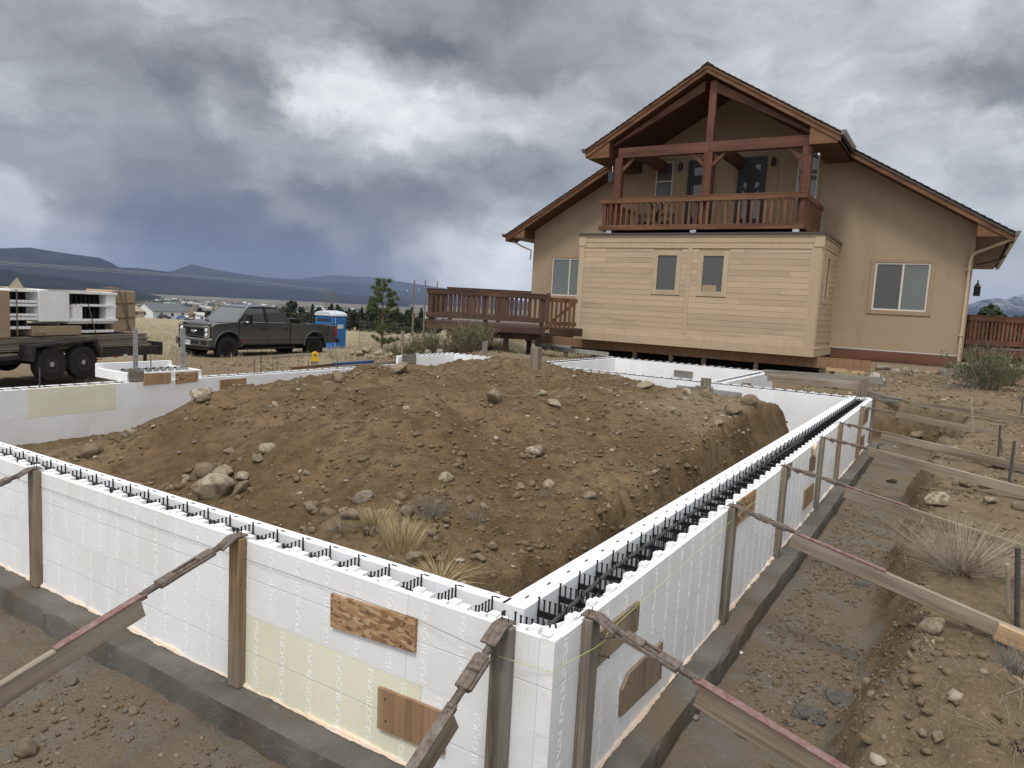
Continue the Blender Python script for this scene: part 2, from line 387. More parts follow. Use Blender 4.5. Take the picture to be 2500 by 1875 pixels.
t.color(t.ramp(sp.outputs[0], [(0, (.16, .085, .045)), (.3, (.29, .165, .085)), (.6, (.40, .25, .13)), (.85, (.50, .36, .215)), (1, (.33, .20, .11))]))
t.normal(t.bump(sp.outputs[1], .5, .003)); MAT['osb'] = mt
MAT['ply'] = wood('plywood_face', (.36, .235, .135), (.235, .145, .08), (.42, .29, .175), 2, .5)
MAT['ply_dark'] = wood('dark_weathered_plywood', (.25, .19, .125), (.12, .085, .055), (.30, .24, .17), 2, .6)
MAT['green_edge'] = M('green_edge_paint', (.03, .14, .09), .6)
MAT['green_dark'] = M('dark_green_edge_paint', (.045, .06, .03), .7)
MAT['string'] = M('mason_string', (.45, .50, .17), .7)
MAT['nail'] = M('dark_nail', (.06, .055, .05), .5, .6)
mt = M('galvanised', (.50, .52, .54), .42, .7, .5); t = NT(mt); t.color(t.ramp(t.voro(t.coord('Object'), 30, out='Color'), [(0, (.38, .40, .42)), (1, (.60, .62, .64))])); MAT['galv'] = mt
# house
mt = M('tan_stucco', (.33, .25, .175), .92, 0, .15); t = NT(mt); v = t.coord('Object')
c = t.mix(t.ramp(t.noise(v, .35, 4, .6), [(.35, (0, 0, 0)), (.7, (1, 1, 1))]), (.345, .266, .188), (.375, .29, .208))
c = t.mix(t.ramp(t.noise(t.coord('Object', (1, 1, .25)), 1.3, 5, .65), [(.52, (0, 0, 0)), (.72, (1, 1, 1))]), c, (.305, .235, .165))
c = t.mix(t.ramp(t.noise(v, 38, 4, .7), [(.55, (0, 0, 0)), (.75, (1, 1, 1))]), c, (.29, .22, .15))
sx = t.n('ShaderNodeSeparateXYZ'); t.l(v, sx.inputs[0])
t.color(c); t.normal(t.bump(t.noise(v, 30, 6, .7), .6, .012)); MAT['stucco'] = mt
MAT['stucco_trim'] = noisy('stucco_trim', (.345, .25, .17), (.32, .235, .16), 3, .9, .25, 60)
def paintwood(name, c1, c2, axis=1):
    mt = M(name, c1, .65, 0, .3); t = NT(mt); sc = [9, 9, 9]; sc[axis] = .5; v = t.coord('Object', tuple(sc), rnd=7); v2 = t.coord('Object', rnd=7)
    g = t.noise(v, 1.2, 5, .6, .4); big = t.noise(v2, .9, 4, .6)
    f = t.math('MULTIPLY', t.ramp(g, [(.45, (0, 0, 0)), (.70, (1, 1, 1))]), t.ramp(big, [(.40, (0, 0, 0)), (.62, (1, 1, 1))]))
    oi = t.n('ShaderNodeObjectInfo'); c = t.mix(f, c1, c2); hs = t.n('ShaderNodeHueSaturation'); t.l(c, hs.inputs['Color']); t.l(t.remap(oi.outputs['Random'], 0, 1, .88, 1.08), hs.inputs['Value'])
    t.color(hs.outputs[0]); t.normal(t.bump(g, .25, .004)); return mt
MAT['siding'] = paintwood('beige_siding', (.455, .350, .245), (.335, .255, .175)); MAT['siding_trim'] = paintwood('beige_trim', (.465, .36, .252), (.37, .285, .195), 2)
MAT['cedar'] = wood('stained_cedar', (.165, .078, .040), (.09, .04, .021), (.22, .11, .058), 2, .5, .55)
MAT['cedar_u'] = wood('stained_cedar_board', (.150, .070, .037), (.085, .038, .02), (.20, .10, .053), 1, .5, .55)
MAT['cedar_lit'] = wood('lit_cedar', (.185, .095, .047), (.12, .058, .03), (.22, .12, .062), 1, .5, .55)  # lighter copy of the cedar boards, lit tone put into the colour
MAT['timber'] = wood('stained_timber', (.125, .053, .034), (.07, .03, .02), (.155, .07, .045), 1, .4, .55)
MAT['timber_z'] = wood('stained_timber_post', (.135, .055, .034), (.075, .03, .02), (.17, .073, .045), 2, .4, .55)
mt = M('soffit_boards', (.12, .05, .024), .6); t = NT(mt); v = t.coord('Object'); sx = t.n('ShaderNodeSeparateXYZ'); t.l(v, sx.inputs[0])
fr = t.math('FRACT', t.math('MULTIPLY', sx.outputs[1], 7.2)); ln = t.remap(t.math('ABSOLUTE', t.math('SUBTRACT', fr, .5)), .44, .48, 0, 1)
t.color(t.mix(ln, t.mix(t.noise(v, 2.5, 3), (.125, .055, .026), (.085, .035, .018)), (.03, .014, .008))); MAT['soffit'] = mt
MAT['deckwood'] = wood('dark_deck_wood', (.082, .045, .031), (.045, .024, .017), (.115, .066, .047), 0, .5, .6)
MAT['deckwood_z'] = wood('dark_deck_picket', (.10, .052, .034), (.055, .028, .019), (.135, .075, .05), 2, .5, .6)
MAT['deckwood_lit'] = wood('lit_gate_wood', (.17, .09, .05), (.10, .05, .03), (.21, .12, .07), 2, .5, .6)  # lighter copy of the deck picket wood, lit tone put into the colour
MAT['shingle'] = noisy('brown_shingle', (.075, .06, .05), (.045, .038, .034), 6, .95, .5, 90, .01)
MAT['gutter'] = M('brown_gutter', (.065, .05, .042), .35, 0, .5); MAT['gutter_grey'] = M('bronze_gutter', (.16, .15, .135), .3, .3, .5)
MAT['downspout'] = M('tan_downspout', (.52, .42, .30), .4, 0, .4); MAT['flash'] = M('silver_flashing', (.55, .56, .57), .35, .7)
MAT['frame'] = M('white_vinyl', (.62, .58, .53), .45); MAT['frame_dark'] = M('dark_frame', (.035, .037, .045), .4)
def glass(name, c, rough=.04):
    mt = M(name, c, rough, 0, .8); t = NT(mt); v = t.coord('Object'); t.color(t.mix(t.noise(v, 1.1, 3), c, tuple(k * 1.35 for k in c))); return mt
MAT['glass_dark'] = glass('dark_screened_glass', (.055, .057, .06), .25); MAT['glass'] = glass('window_glass', (.10, .115, .11), .06)
MAT['glass_door'] = glass('door_glass', (.05, .055, .06), .03)
MAT['lvl'] = None
mt = M('orange_lvl', (.42, .21, .095), .75); t = NT(mt); v = t.coord('Object'); sx = t.n('ShaderNodeSeparateXYZ'); t.l(v, sx.inputs[0])
fr = t.math('FRACT', t.math('MULTIPLY_ADD', sx.outputs[1], 4.1, t.math('MULTIPLY', t.noise(v, 1.1, 2), .5)))
ln = t.remap(t.math('ABSOLUTE', t.math('SUBTRACT', fr, .5)), .47, .49, 0, 1)
fl = t.ramp(t.noise(t.coord('Object', (1, 5, 30)), 1.3, 3, .6), [(.58, (0, 0, 0)), (.62, (1, 1, 1))])
c = t.mix(t.noise(v, 3.5, 4), (.31, .19, .11), (.22, .13, .08)); c = t.mix(t.math('MULTIPLY', ln, .75), c, (.08, .04, .02)); c = t.mix(t.math('MULTIPLY', fl, .6), c, (.11, .055, .03))
t.color(c); t.normal(t.bump(ln, .3, .004)); MAT['lvl'] = mt
MAT['grey_board'] = wood('grey_plank', (.33, .33, .32), (.20, .195, .185), (.42, .42, .41), 1, .5)
# vehicles
MAT['paint'] = M('grey_metallic_paint', (.060, .063, .070), .25, .25, .6); MAT['paint'].node_tree.nodes['Principled BSDF'].inputs['Coat Weight'].default_value = 1.0
MAT['paint'].node_tree.nodes['Principled BSDF'].inputs['Coat Roughness'].default_value = .08
MAT['rubber'] = noisy('tyre_rubber', (.018, .018, .018), (.035, .033, .03), 10, .85, .3, 80); MAT['blackplastic'] = M('black_trim', (.012, .012, .013), .5)
MAT['rim'] = M('black_rim', (.02, .02, .022), .35, .4); MAT['chrome'] = M('chrome', (.7, .7, .72), .15, 1); MAT['lamp'] = M('headlamp_lens', (.75, .77, .8), .08, .0, .9)
MAT['lamp_dark'] = M('smoked_lens', (.06, .062, .068), .1, 0, .8)
MAT['redlens'] = M('red_lens', (.35, .012, .012), .15, 0, .7); MAT['whitepaint'] = noisy('white_paint', (.72, .72, .72), (.62, .62, .61), 3, .5, 0)
MAT['windshield'] = M('windshield_glass', (.16, .175, .185), .06, .45, 1.0)  # paler than the other car glass: bright sky reflection put into the colour
MAT['carglass'] = M('car_glass', (.055, .062, .066), .03, 0, .9)
MAT['steel_black'] = noisy('black_painted_steel', (.02, .02, .022), (.05, .045, .042), 9, .6, .3, 60, .003)
MAT['toilet_blue'] = noisy('blue_plastic', (.025, .16, .46), (.02, .13, .40), 2, .4, .05); MAT['toilet_roof'] = noisy('white_translucent_plastic', (.58, .62, .68), (.5, .54, .6), 3, .4, .05)
mt = M('cardboard', (.40, .285, .18), .85); t = NT(mt); v = t.coord('Object'); t.color(t.mix(t.noise(v, 2.5, 4), (.37, .275, .185), (.30, .225, .15))); t.normal(t.bump(t.noise(v, 4, 3), .5, .03)); MAT['cardboard'] = mt
MAT['strap'] = noisy('dirty_strap', (.07, .05, .035), (.25, .2, .14), 20, .9, 0)
MAT['yellow'] = M('yellow_enamel', (.62, .38, .02), .4); MAT['bluewrap'] = M('blue_tarp', (.03, .07, .16), .6)
# nature
MAT['needle'] = noisy('pine_needles', (.075, .105, .032), (.135, .16, .055), 5, .7, 0, rnd=2); MAT['needle_dark'] = noisy('dark_foliage', (.030, .040, .024), (.05, .058, .034), .6, .9, 0, rnd=3, kind='Object')
MAT['bark'] = noisy('bark', (.13, .10, .08), (.20, .16, .13), 12, .95, .5)
MAT['leaf'] = noisy('olive_leaves', (.075, .085, .035), (.13, .125, .055), 6, .8, 0, rnd=2); MAT['leaf_green'] = noisy('green_leaves', (.055, .085, .03), (.10, .12, .045), 6, .8, 0)
MAT['stem'] = noisy('dry_stems', (.40, .34, .26), (.28, .235, .18), 8, .9, 0); MAT['straw'] = noisy('dry_grass', (.56, .45, .27), (.42, .34, .19), 8, .9, 0, rnd=2)
MAT['straw_pale'] = noisy('pale_grass', (.44, .38, .265), (.33, .285, .195), .4, .9, 0, kind='Object'); MAT['sage'] = noisy('sage_stems', (.24, .22, .20), (.16, .165, .13), 8, .9, 0)
def rockmat(name, stops, rnd=11):
    mt = M(name, (.3, .26, .2), .9, 0, .2); t = NT(mt); v = t.coord('Object', rnd=rnd)
    oi = t.n('ShaderNodeObjectInfo')
    c = t.ramp(oi.outputs['Random'], stops)
    c = t.mix(t.ramp(t.noise(v, 2.5, 5, .65), [(.42, (0, 0, 0)), (.62, (1, 1, 1))]), c, (.17, .12, .078))      # caked soil
    c = t.mix(t.ramp(t.noise(v, 24, 4, .7), [(.55, (0, 0, 0)), (.75, (1, 1, 1))]), c, (.36, .30, .225))
    c2 = t.mix(t.ramp(t.noise(v, 60, 2), [(.60, (0, 0, 0)), (.7, (1, 1, 1))]), c, (.07, .06, .05))
    t.color(t.mix(.35, c, c2)); t.normal(t.bump(t.noise(v, 14, 8, .7), .55, .02)); return mt
MAT['rock'] = rockmat('river_rock', [(0, (.185, .14, .098)), (.5, (.235, .185, .133)), (.85, (.30, .245, .18)), (1, (.205, .18, .155))])
MAT['rock_pale'] = rockmat('pale_rock', [(0, (.33, .275, .20)), (1, (.43, .375, .29))])
MAT['rock_grey'] = rockmat('grey_rock', [(0, (.27, .26, .245)), (.5, (.38, .36, .33)), (1, (.22, .20, .21))])
MAT['pebble'] = noisy('pebbles', (.175, .135, .095), (.26, .21, .155), 1.7, .95, 0)
# ground: brown dug soil, grey gravel in the trench bottoms, pale trodden soil, straw field (all real ground covers)
mt = M('soil', (.15, .1, .06), .95, 0, .15); t = NT(mt); v = t.coord('Object')
n1 = t.noise(v, .8, 8, .6); n2 = t.noise(v, 7, 8, .65); n3 = t.noise(v, 45, 6, .7); n4 = t.noise(v, 160, 3, .6)
dug = t.mix(t.ramp(n1, [(.42, (0, 0, 0)), (.60, (1, 1, 1))]), (.134, .086, .044), (.205, .142, .080))
dug = t.mix(t.ramp(n2, [(.42, (0, 0, 0)), (.68, (1, 1, 1))]), dug, (.085, .055, .030))
dug = t.mix(t.ramp(n3, [(.55, (0, 0, 0)), (.72, (1, 1, 1))]), dug, (.215, .162, .105))
dug = t.mix(t.ramp(n4, [(.67, (0, 0, 0)), (.74, (1, 1, 1))]), dug, (.36, .30, .23))
grav = t.mix(t.ramp(t.noise(v, 2.1, 7, .65), [(.47, (0, 0, 0)), (.60, (1, 1, 1))]), (.185, .138, .092), (.175, .155, .13))
grav = t.mix(t.ramp(n3, [(.50, (0, 0, 0)), (.70, (1, 1, 1))]), grav, (.21, .185, .155))
pale = t.mix(t.ramp(n2, [(.38, (0, 0, 0)), (.66, (1, 1, 1))]), (.225, .172, .115), (.165, .122, .078))
pale = t.mix(t.ramp(n3, [(.54, (0, 0, 0)), (.70, (1, 1, 1))]), pale, (.34, .28, .21))
f1 = t.noise(v, .05, 8, .6); f2 = t.noise(v, .9, 6, .7); f3 = t.noise(t.coord('Object', (.004, .004, .004)), 1.0, 8, .6)
fld = t.mix(t.ramp(f1, [(.38, (0, 0, 0)), (.62, (1, 1, 1))]), (.355, .300, .205), (.25, .21, .145))
fld = t.mix(t.ramp(f2, [(.45, (0, 0, 0)), (.65, (1, 1, 1))]), fld, (.30, .245, .155))
far = t.mix(t.ramp(f3, [(.40, (0, 0, 0)), (.60, (1, 1, 1))]), (.19, .155, .115), (.095, .088, .07))
fld = t.mix(t.attr('far'), fld, far)
c = t.mix(t.attr('gravel'), dug, grav); c = t.mix(t.attr('pale'), c, pale); c = t.mix(t.attr('field'), c, fld)
t.color(c)
nb = t.bump(n2, .7, .06); nb = t.bump(n3, .8, .022, nb); nb = t.bump(n4, .6, .007, nb); t.normal(nb); MAT['soil'] = mt
# ---------------------------------------------------------------- terrain
def _hash(ix, iy, s):
    h = (ix * 374761393 + iy * 668265263 + s * 974634777) & 0xFFFFFFFF
    h = ((h ^ (h >> 13)) * 1274126177) & 0xFFFFFFFF
    return ((h ^ (h >> 16)) & 0xFFFF) / 65535.0
def vnoise(x, y, s=0):
    x = np.asarray(x, float); y = np.asarray(y, float)
    ix = np.floor(x).astype(np.int64); iy = np.floor(y).astype(np.int64); fx = x - ix; fy = y - iy
    fx = fx * fx * fx * (fx * (fx * 6 - 15) + 10); fy = fy * fy * fy * (fy * (fy * 6 - 15) + 10)
    a = _hash(ix, iy, s); b = _hash(ix + 1, iy, s); c = _hash(ix, iy + 1, s); d = _hash(ix + 1, iy + 1, s)
    return (a + (b - a) * fx) * (1 - fy) + (c + (d - c) * fx) * fy
def fbm(x, y, o=4, s=0, g=.5):
    t = 0; a = 1; n = 0
    c, sn = math.cos(.6), math.sin(.6)
    for i in range(o):
        t = t + a * (vnoise(x, y, s + i * 17) - .5); n += a; a *= g
        x, y = (x * c - y * sn) * 2.03 + 11.3, (x * sn + y * c) * 2.03 + 5.1
    return t / n * 2
def ss(a, b, x):
    t = np.clip((np.asarray(x, float) - a) / (b - a), 0, 1); return t * t * (3 - 2 * t)
def smin(a, b, k):
    h = np.clip(.5 + .5 * (b - a) / k, 0, 1); return b + (a - b) * h - k * h * (1 - h)
def smax(a, b, k): return -smin(-a, -b, k)
def natural(x, y):
    """the lie of the land before digging"""
    z = -.15 - 1.15 * (1 - np.exp(-np.maximum(0, -x - 1) / 5))
    z = z - .04 * (np.sqrt(np.maximum(0, y - 27) ** 2 + 9) - 3) * (y > 20) * (1 - ss(1400, 1700, y)) - 58 * ss(1400, 1700, y)
    r = np.sqrt(x * x + y * y)
    z = z + fbm(x * .11, y * .11, 4, 3) * .10 * ss(20, 40, r) + fbm(x * .012, y * .012, 4, 5) * 2.0 * ss(200, 600, r)
    return z
CP = np.array([  # the heap and the undug block inside the forms: (u, v, z)
    (1.35, 2.1, -.36), (1.5, 1.5, -.48), (1.75, 4.1, -.55), (1.3, 3.2, -.5), (2.0, 5.4, -.72), (1.3, 5.5, -.8), (1.2, 7, -.86), (2.0, 6.6, -.80), (2.2, 8.8, -.9), (3.2, 8.9, -.88), (4, 9.2, -.88), (1, 9, -.9), (3.0, 8.1, -.70),
    (1.95, 2.6, -.25), (1.75, 3.1, -.42), (2.5, 2.9, -.02), (3.0, 3.4, .16), (2.7, 4.4, -.03), (2.5, 5.3, -.38), (2.35, 7.2, -.58),
    (2.9, 7.2, -.36), (3.35, 7.2, -.10), (3.6, 7.1, .05), (4.3, 7.1, .06), (4.8, 7.0, .10), (5.4, 7.1, .07), (6.0, 7.0, .12), (6.4, 6.9, .18), (7.2, 6.9, .19), (8.0, 6.8, .20), (8.7, 6.8, .17), (9.1, 6.45, .25), (9.3, 6.15, .40), (9.15, 5.6, .26), (9.0, 4.9, .18), (9.0, 4.3, .14), (9.2, 3.7, .17), (9.0, 3.2, .06), (9.0, 2.7, .02), (9.5, 1.75, .04), (10.2, 1.5, -.10),
    (3.3, 6.2, -.16), (3.1, 5.6, -.20), (3.9, 6.2, .06), (3.7, 5.2, .0), (4.6, 8.2, -.45), (6, 8.1, -.3), (7.6, 8.1, -.25), (9.4, 8, -.2), (10.3, 6.6, .05), (10.4, 5.2, .0), (10.4, 4, -.02),
    (7.0, 5.9, .14), (8.2, 5.2, .12), (5.4, 5.9, .12), (4.6, 4.5, .17), (4.8, 3.3, .12), (6, 3.4, .10), (4.2, 2.3, -.14), (6.2, 4.6, .08), (7.6, 3.8, .10),
    (3.2, 2.0, -.26), (2.6, 1.6, -.42), (4.3, 1.5, -.28), (5.3, 1.5, -.24), (6.3, 1.9, -.10), (7, 1.5, -.12), (8.5, 1.5, -.03), (8, 2.5, -.02), (10.5, 2.8, -.10),
    (8, 9, -.5), (6.5, 9, -.75), (10.5, 9, -.5)])
def _rbf_fit():
    d = np.hypot(CP[:, None, 0] - CP[None, :, 0], CP[:, None, 1] - CP[None, :, 1]); return np.linalg.solve(d + np.eye(len(CP)) * -.03, CP[:, 2])
RW = _rbf_fit()
def inside_z(u, v):
    z = np.zeros(np.shape(u))
    for (a, b, _), wgt in zip(CP, RW): z = z + wgt * np.sqrt((u - a) ** 2 + (v - b) ** 2 + .01)
    return z
BANK_U = [-3, 1, 2.5, 4.2, 6.2, 8, 10, 12.6, 16, 20, 25]; BANK_Z = [-.42, -.42, -.50, -.44, -.36, -.30, -.22, -.19, -.17, -.15, -.15]
def rect_d(u, v, a, b, c, d):
    dx = np.maximum(np.maximum(a - u, u - b), 0); dy = np.maximum(np.maximum(c - v, v - d), 0); return np.hypot(dx, dy)
def site(u, v, fine=True):
    u = np.asarray(u, float); v = np.asarray(v, float)
    x = NC[0] + U[0] * u + V[0] * v; y = NC[1] + U[1] * u + V[1] * v
    n = natural(x, y)
    zone = (u > -12) & (u < 30) & (v > -14) & (v < 22)
    bank = np.interp(u, BANK_U, BANK_Z)
    n = n + (bank + .15) * ss(1.5, 0, v) * ss(27, 20, u)
    e1 = fbm(u * .9, v * .9, 4, 21) * .16; e2 = fbm(u * 4.5, v * 4.5, 4, 33) * .06
    near_r = rect_d(u, v, 0, 11.9, 0, 9.9); near_s = rect_d(u, v, 11.9, 16.4, 2.6, 7.2); near_g = rect_d(u, v, 11.9, 12.6, 7, 10)
    # width of the working trench on each side
    wdt = np.where(u < 0, 2.0, np.where(v < 0, .88, np.where(v > 9.9, 1.0, .75)))
    wdt = np.where((u < 0) & (v < 0), .95, wdt); wdt = np.where((u > 9.5) & (v < 3), np.maximum(wdt, 1.15), wdt)
    d = np.minimum(near_r - wdt, np.minimum(near_s, near_g) - .7) + e1 + e2
    steep = .30 + .10 * fbm(u * .7, v * .7, 2, 8)
    floor = -.97 + .03 * fbm(u * 1.3, v * 1.3, 4, 41)
    prof = np.clip(d / steep, 0, 1); prof = np.where(prof < .85, prof / .85 * .9, .9 + (prof - .85) / .15 * .1)
    dug = floor + (n - floor) * np.clip(prof, 0, 1)
    spoil = .05 * np.exp(-((d - .55) / .35) ** 2) * ss(-.5, .5, fbm(u * .8, v * .8, 3, 55) + .2) * (n > floor + .3) * (v < 0)
    # mound of spoil on the bank close to the camera, right
    spoil = spoil + .30 * np.exp(-((u - 1.15) / .42) ** 2 - ((v + 1.45) / .36) ** 2) * ss(0, .35, d)
    out = dug + spoil * (d > 0)
    under = ss(16.45, 16.7, u) * ss(25.2, 24.7, u) * ss(.9, 1.7, v) * ss(14.6, 13.8, v)
    out = out + (np.minimum(out, -.60) - out) * under
    # inside
    nat = inside_z(u, v)
    rid = 1 - np.abs(fbm(u * .75 + 3, v * .75, 3, 73)) * 2.2
    nat = nat + fbm(u * .9, v * .9, 4, 71) * .14 * ss(1.2, 2.6, v) * .7 + (rid - .55) * .09 * ss(1.8, 3.0, v) * ss(1.8, 3.0, u) * ss(8.8, 7.5, u) * ss(6.6, 5.8, v) + fbm(u * 2.6, v * 2.6, 4, 72) * .07
    ev = 1.00 + .10 * fbm(u * 1.1, v * .6, 3, 12) + .05 * fbm(u * 4, v * 4, 3, 13) + .045 * fbm(u * 11, v * 6, 4, 19)
    zr = -1.0 + (v - ev) * (2.7 + .9 * fbm(u * 1.7, u * 0 + 3, 3, 14))
    eu = .70 + .08 * fbm(u * 2, v * 1.3, 3, 15) + .05 * fbm(u * 5, v * 5, 3, 16)
    zf = -1.0 + (u - eu) * 1.5 + .0 * v
    zf = np.maximum(zf, -.90 - .10 * ss(5.5, 4.5, v))
    zb = -1.0 + (10.75 + .15 * fbm(u, v * 1.5, 3, 17) - u) * 2.4
    zl = -1.0 + (9.0 + .15 * fbm(u * 1.2, v, 3, 18) - v) * 1.4
    ins = smin(smin(smin(nat, zr, .05), zf, .05), smin(zb, zl, .05), .06); ins = np.maximum(ins, floor)
    inr = (near_r <= 0)
    z = np.where(inr, ins, out)
    z = np.where(near_s <= 0, -.95, z); z = np.where(near_g <= 0, -.95, z)
    if fine:
        cl = fbm(u * 7, v * 7, 4, 91); lumps = np.maximum(0, fbm(u * 3.4, v * 3.4, 3, 93)) 
        rough = np.where(inr, 1.1, .85) * zone
        z = z + rough * (.030 * cl + .05 * lumps ** 1.5 + .012 * fbm(u * 24, v * 24, 3, 95))
    return z
def gz(x, y, fine=True):
    u = (x - NC[0]) * U[0] + (y - NC[1]) * U[1]; v = (x - NC[0]) * V[0] + (y - NC[1]) * V[1]
    return site(u, v, fine)
def hit(px, py, start=.5, far=4000):
    """where the line of sight through a point of the photograph meets the ground"""
    d = ray(px, py); d = d / np.linalg.norm(d)
    t = start * np.power(far / start, np.linspace(0, 1, 5000)); P = CAM[:, None] + d[:, None] * t
    below = P[2] < gz(P[0], P[1]); i = int(np.argmax(below))
    return Vector(P[:, i]) if below[i] else None
def axis_lines(a, b, step, grow, lim):
    core = list(np.arange(a, b + 1e-6, step)); s = step; x = core[-1]; hi = []
    while x < lim: s *= grow; x += s; hi.append(x)
    s = step; x = core[0]; lo = []
    while x > -lim: s *= grow; x -= s; lo.append(x)
    return np.array(lo[::-1] + core + hi)
us = axis_lines(-1.5, 13.0, .05, 1.065, 16000); vs = axis_lines(-2.6, 9.9, .05, 1.065, 16000)
GU, GV = np.meshgrid(us, vs, indexing='ij')
GZ = site(GU, GV)
GX = NC[0] + U[0] * GU + V[0] * GV; GY = NC[1] + U[1] * GU + V[1] * GV
nu, nv = GU.shape
co = np.empty((nu * nv, 3)); co[:, 0] = GX.ravel(); co[:, 1] = GY.ravel(); co[:, 2] = GZ.ravel()
idx = np.arange(nu * nv).reshape(nu, nv)
q = np.stack([idx[:-1, :-1], idx[1:, :-1], idx[1:, 1:], idx[:-1, 1:]], -1).reshape(-1, 4)
me = bpy.data.meshes.new('ground'); me.vertices.add(len(co)); me.vertices.foreach_set('co', co.ravel())
me.loops.add(q.size); me.loops.foreach_set('vertex_index', q.ravel()); me.polygons.add(len(q)); me.polygons.foreach_set('loop_start', np.arange(0, q.size, 4))
me.polygons.foreach_set('use_smooth', np.ones(len(q), bool)); me.update(calc_edges=True)
me.materials.append(MAT['soil'])
def setattr_(name, arr):
    a = me.attributes.new(name, 'FLOAT', 'POINT'); a.data.foreach_set('value', np.asarray(arr, dtype=np.float32).ravel())
dd = rect_d(GU, GV, 0, 11.9, 0, 9.9)
inr = dd <= 0
wob = fbm(GX * .25, GY * .25, 4, 61)
RR = np.hypot(GX, GY)
field = ss(.0, 1, (dd - 5.5 + wob * 3) / 2.0) * ss(22, 26, GY + wob * 4 - np.minimum(0, GX) * .0)
field = np.maximum(field, ss(30, 36, RR + wob * 5))
# the gravelled drive where the truck and trailer stand stays bare
drive = np.exp(-((GX + 9.6 + wob) / 3.2) ** 2) * ss(33, 29, GY); field = field * (1 - np.clip(drive * 1.3, 0, 1))
gravel = (GZ < -.85) * (~inr) * (dd < 2.5)
pale = np.where(inr, ss(5.5, 7.5, GU) * ss(3.1, 2.4, GV + fbm(GU, GV, 3, 62) * .4) * ss(1.3, 1.5, GV) * .9 + ss(3.2, 2.0, GU) * ss(7, 8.4, GV) * .5,
                ss(-.80, -.35, GZ) * .75)
pale = np.where(dd > 3, .8, pale)
setattr_('field', field); setattr_('gravel', gravel.astype(float)); setattr_('pale', pale); setattr_('far', ss(500, 1600, RR))
ground = bpy.data.objects.new('ground', me); COL.objects.link(ground); tag(ground, kind='structure')

# ---------------------------------------------------------------- mountains round the valley
def elpx(px, py):
    d = ray(px, py); return math.atan2(d[0], d[1]), d[2] / math.hypot(d[0], d[1])
mt = M('mountain_slope', (.06, .07, .07), 1.0, 0, 0); t = NT(mt); v = t.coord('Object', (.001, .001, .001)); v3 = t.coord('Object', (.001, .001, .004))
f = t.noise(v, 3.0, 10, .68); g = t.noise(v, 22, 6, .7)
c = t.mix(t.ramp(f, [(.42, (0, 0, 0)), (.62, (1, 1, 1))]), (.010, .014, .018), (.024, .028, .028)); c = t.mix(t.ramp(g, [(.58, (0, 0, 0)), (.74, (1, 1, 1))]), c, (.06, .054, .046))
snow = t.math('MULTIPLY', t.attr('snow'), t.ramp(t.noise(v3, 9, 8, .7), [(.46, (0, 0, 0)), (.56, (1, 1, 1))])); t.color(t.mix(snow, c, (.75, .77, .82))); MAT['mount'] = mt
def mountain(ridge, dist, depth, seed, rough=.1, snow=0, base=-62):
    """ridge: photo points along the skyline; a real ridge at that distance, with slopes fore and aft"""
    pts = sorted([elpx(*p) for p in ridge]); az = np.array([p[0] for p in pts]); tn = np.array([p[1] for p in pts])
    A = np.linspace(az[0], az[-1], 420); T = np.interp(A, az, tn)
    S = np.linspace(-1, 1, 49)
    AA, SS = np.meshgrid(A, S, indexing='ij'); TT = np.repeat(T[:, None], len(S), 1)
    rr = dist + SS * depth
    H = np.maximum(TT * dist + CAM_H - base, 2)
    shape = np.where(SS < 0, (1 - np.abs(SS)) ** 1.15, (1 - np.abs(SS)) ** .9)
    x = np.sin(AA) * rr; y = np.cos(AA) * rr
    rg = fbm(x * 7 / dist, y * 7 / dist, 6, seed, .55); fl = np.abs(fbm(x * 16 / dist + 9, y * 16 / dist, 5, seed + 5))
    z = base - 3 + H * (shape * (1 + 0 * rg) + (rg * .34 - fl * .20) * shape * (1 - shape) * 2.6 + rg * .03 * shape)
    co = np.stack([x, y, z], -1).reshape(-1, 3); n0, n1 = AA.shape; idx = np.arange(n0 * n1).reshape(n0, n1)
    q = np.stack([idx[:-1, :-1], idx[1:, :-1], idx[1:, 1:], idx[:-1, 1:]], -1).reshape(-1, 4)
    me = bpy.data.meshes.new('mountain'); me.vertices.add(len(co)); me.vertices.foreach_set('co', co.ravel())
    me.loops.add(q.size); me.loops.foreach_set('vertex_index', q.ravel()); me.polygons.add(len(q)); me.polygons.foreach_set('loop_start', np.arange(0, q.size, 4))
    me.polygons.foreach_set('use_smooth', np.ones(len(q), bool)); me.update(calc_edges=True); me.materials.append(MAT['mount'])
    a = me.attributes.new('snow', 'FLOAT', 'POINT'); hh = (z - base) / H.max(); a.data.foreach_set('value', (snow * ss(.55, .85, hh)).astype(np.float32).ravel())
    o = bpy.data.objects.new('mountain', me); COL.objects.link(o); tag(o, kind='structure'); return o
mountain([(-900, 690), (-400, 640), (0, 657), (18, 655), (56, 667), (100, 672), (147, 675), (210, 684), (283, 696), (360, 716), (420, 732)], 4200, 1500, 3)
mountain([(-1100, 560), (-500, 590), (0, 605), (72, 603), (145, 615), (244, 629), (270, 640), (292, 653), (339, 655), (407, 663), (440, 672), (520, 684), (640, 697), (800, 714), (1000, 733)], 8200, 2600, 13)
mountain([(200, 690), (360, 668), (420, 662), (468, 645), (500, 652), (560, 664), (640, 676), (760, 686), (860, 690), (1000, 712), (1300, 740)], 11500, 2500, 23)
mountain([(500, 700), (700, 684), (800, 672), (900, 676), (1000, 690), (1150, 712), (1300, 738)], 15000, 2500, 33)
mountain([(1900, 800), (2150, 775), (2300, 760), (2372, 741), (2396, 732), (2435, 727), (2459, 732), (2480, 745), (2700, 780)], 9500, 3000, 43, snow=.30)
mountain([(2100, 805), (2380, 760), (2440, 735), (2470, 726), (2498, 718), (2600, 700), (2900, 730), (3300, 800)], 12500, 3000, 53, snow=.42)
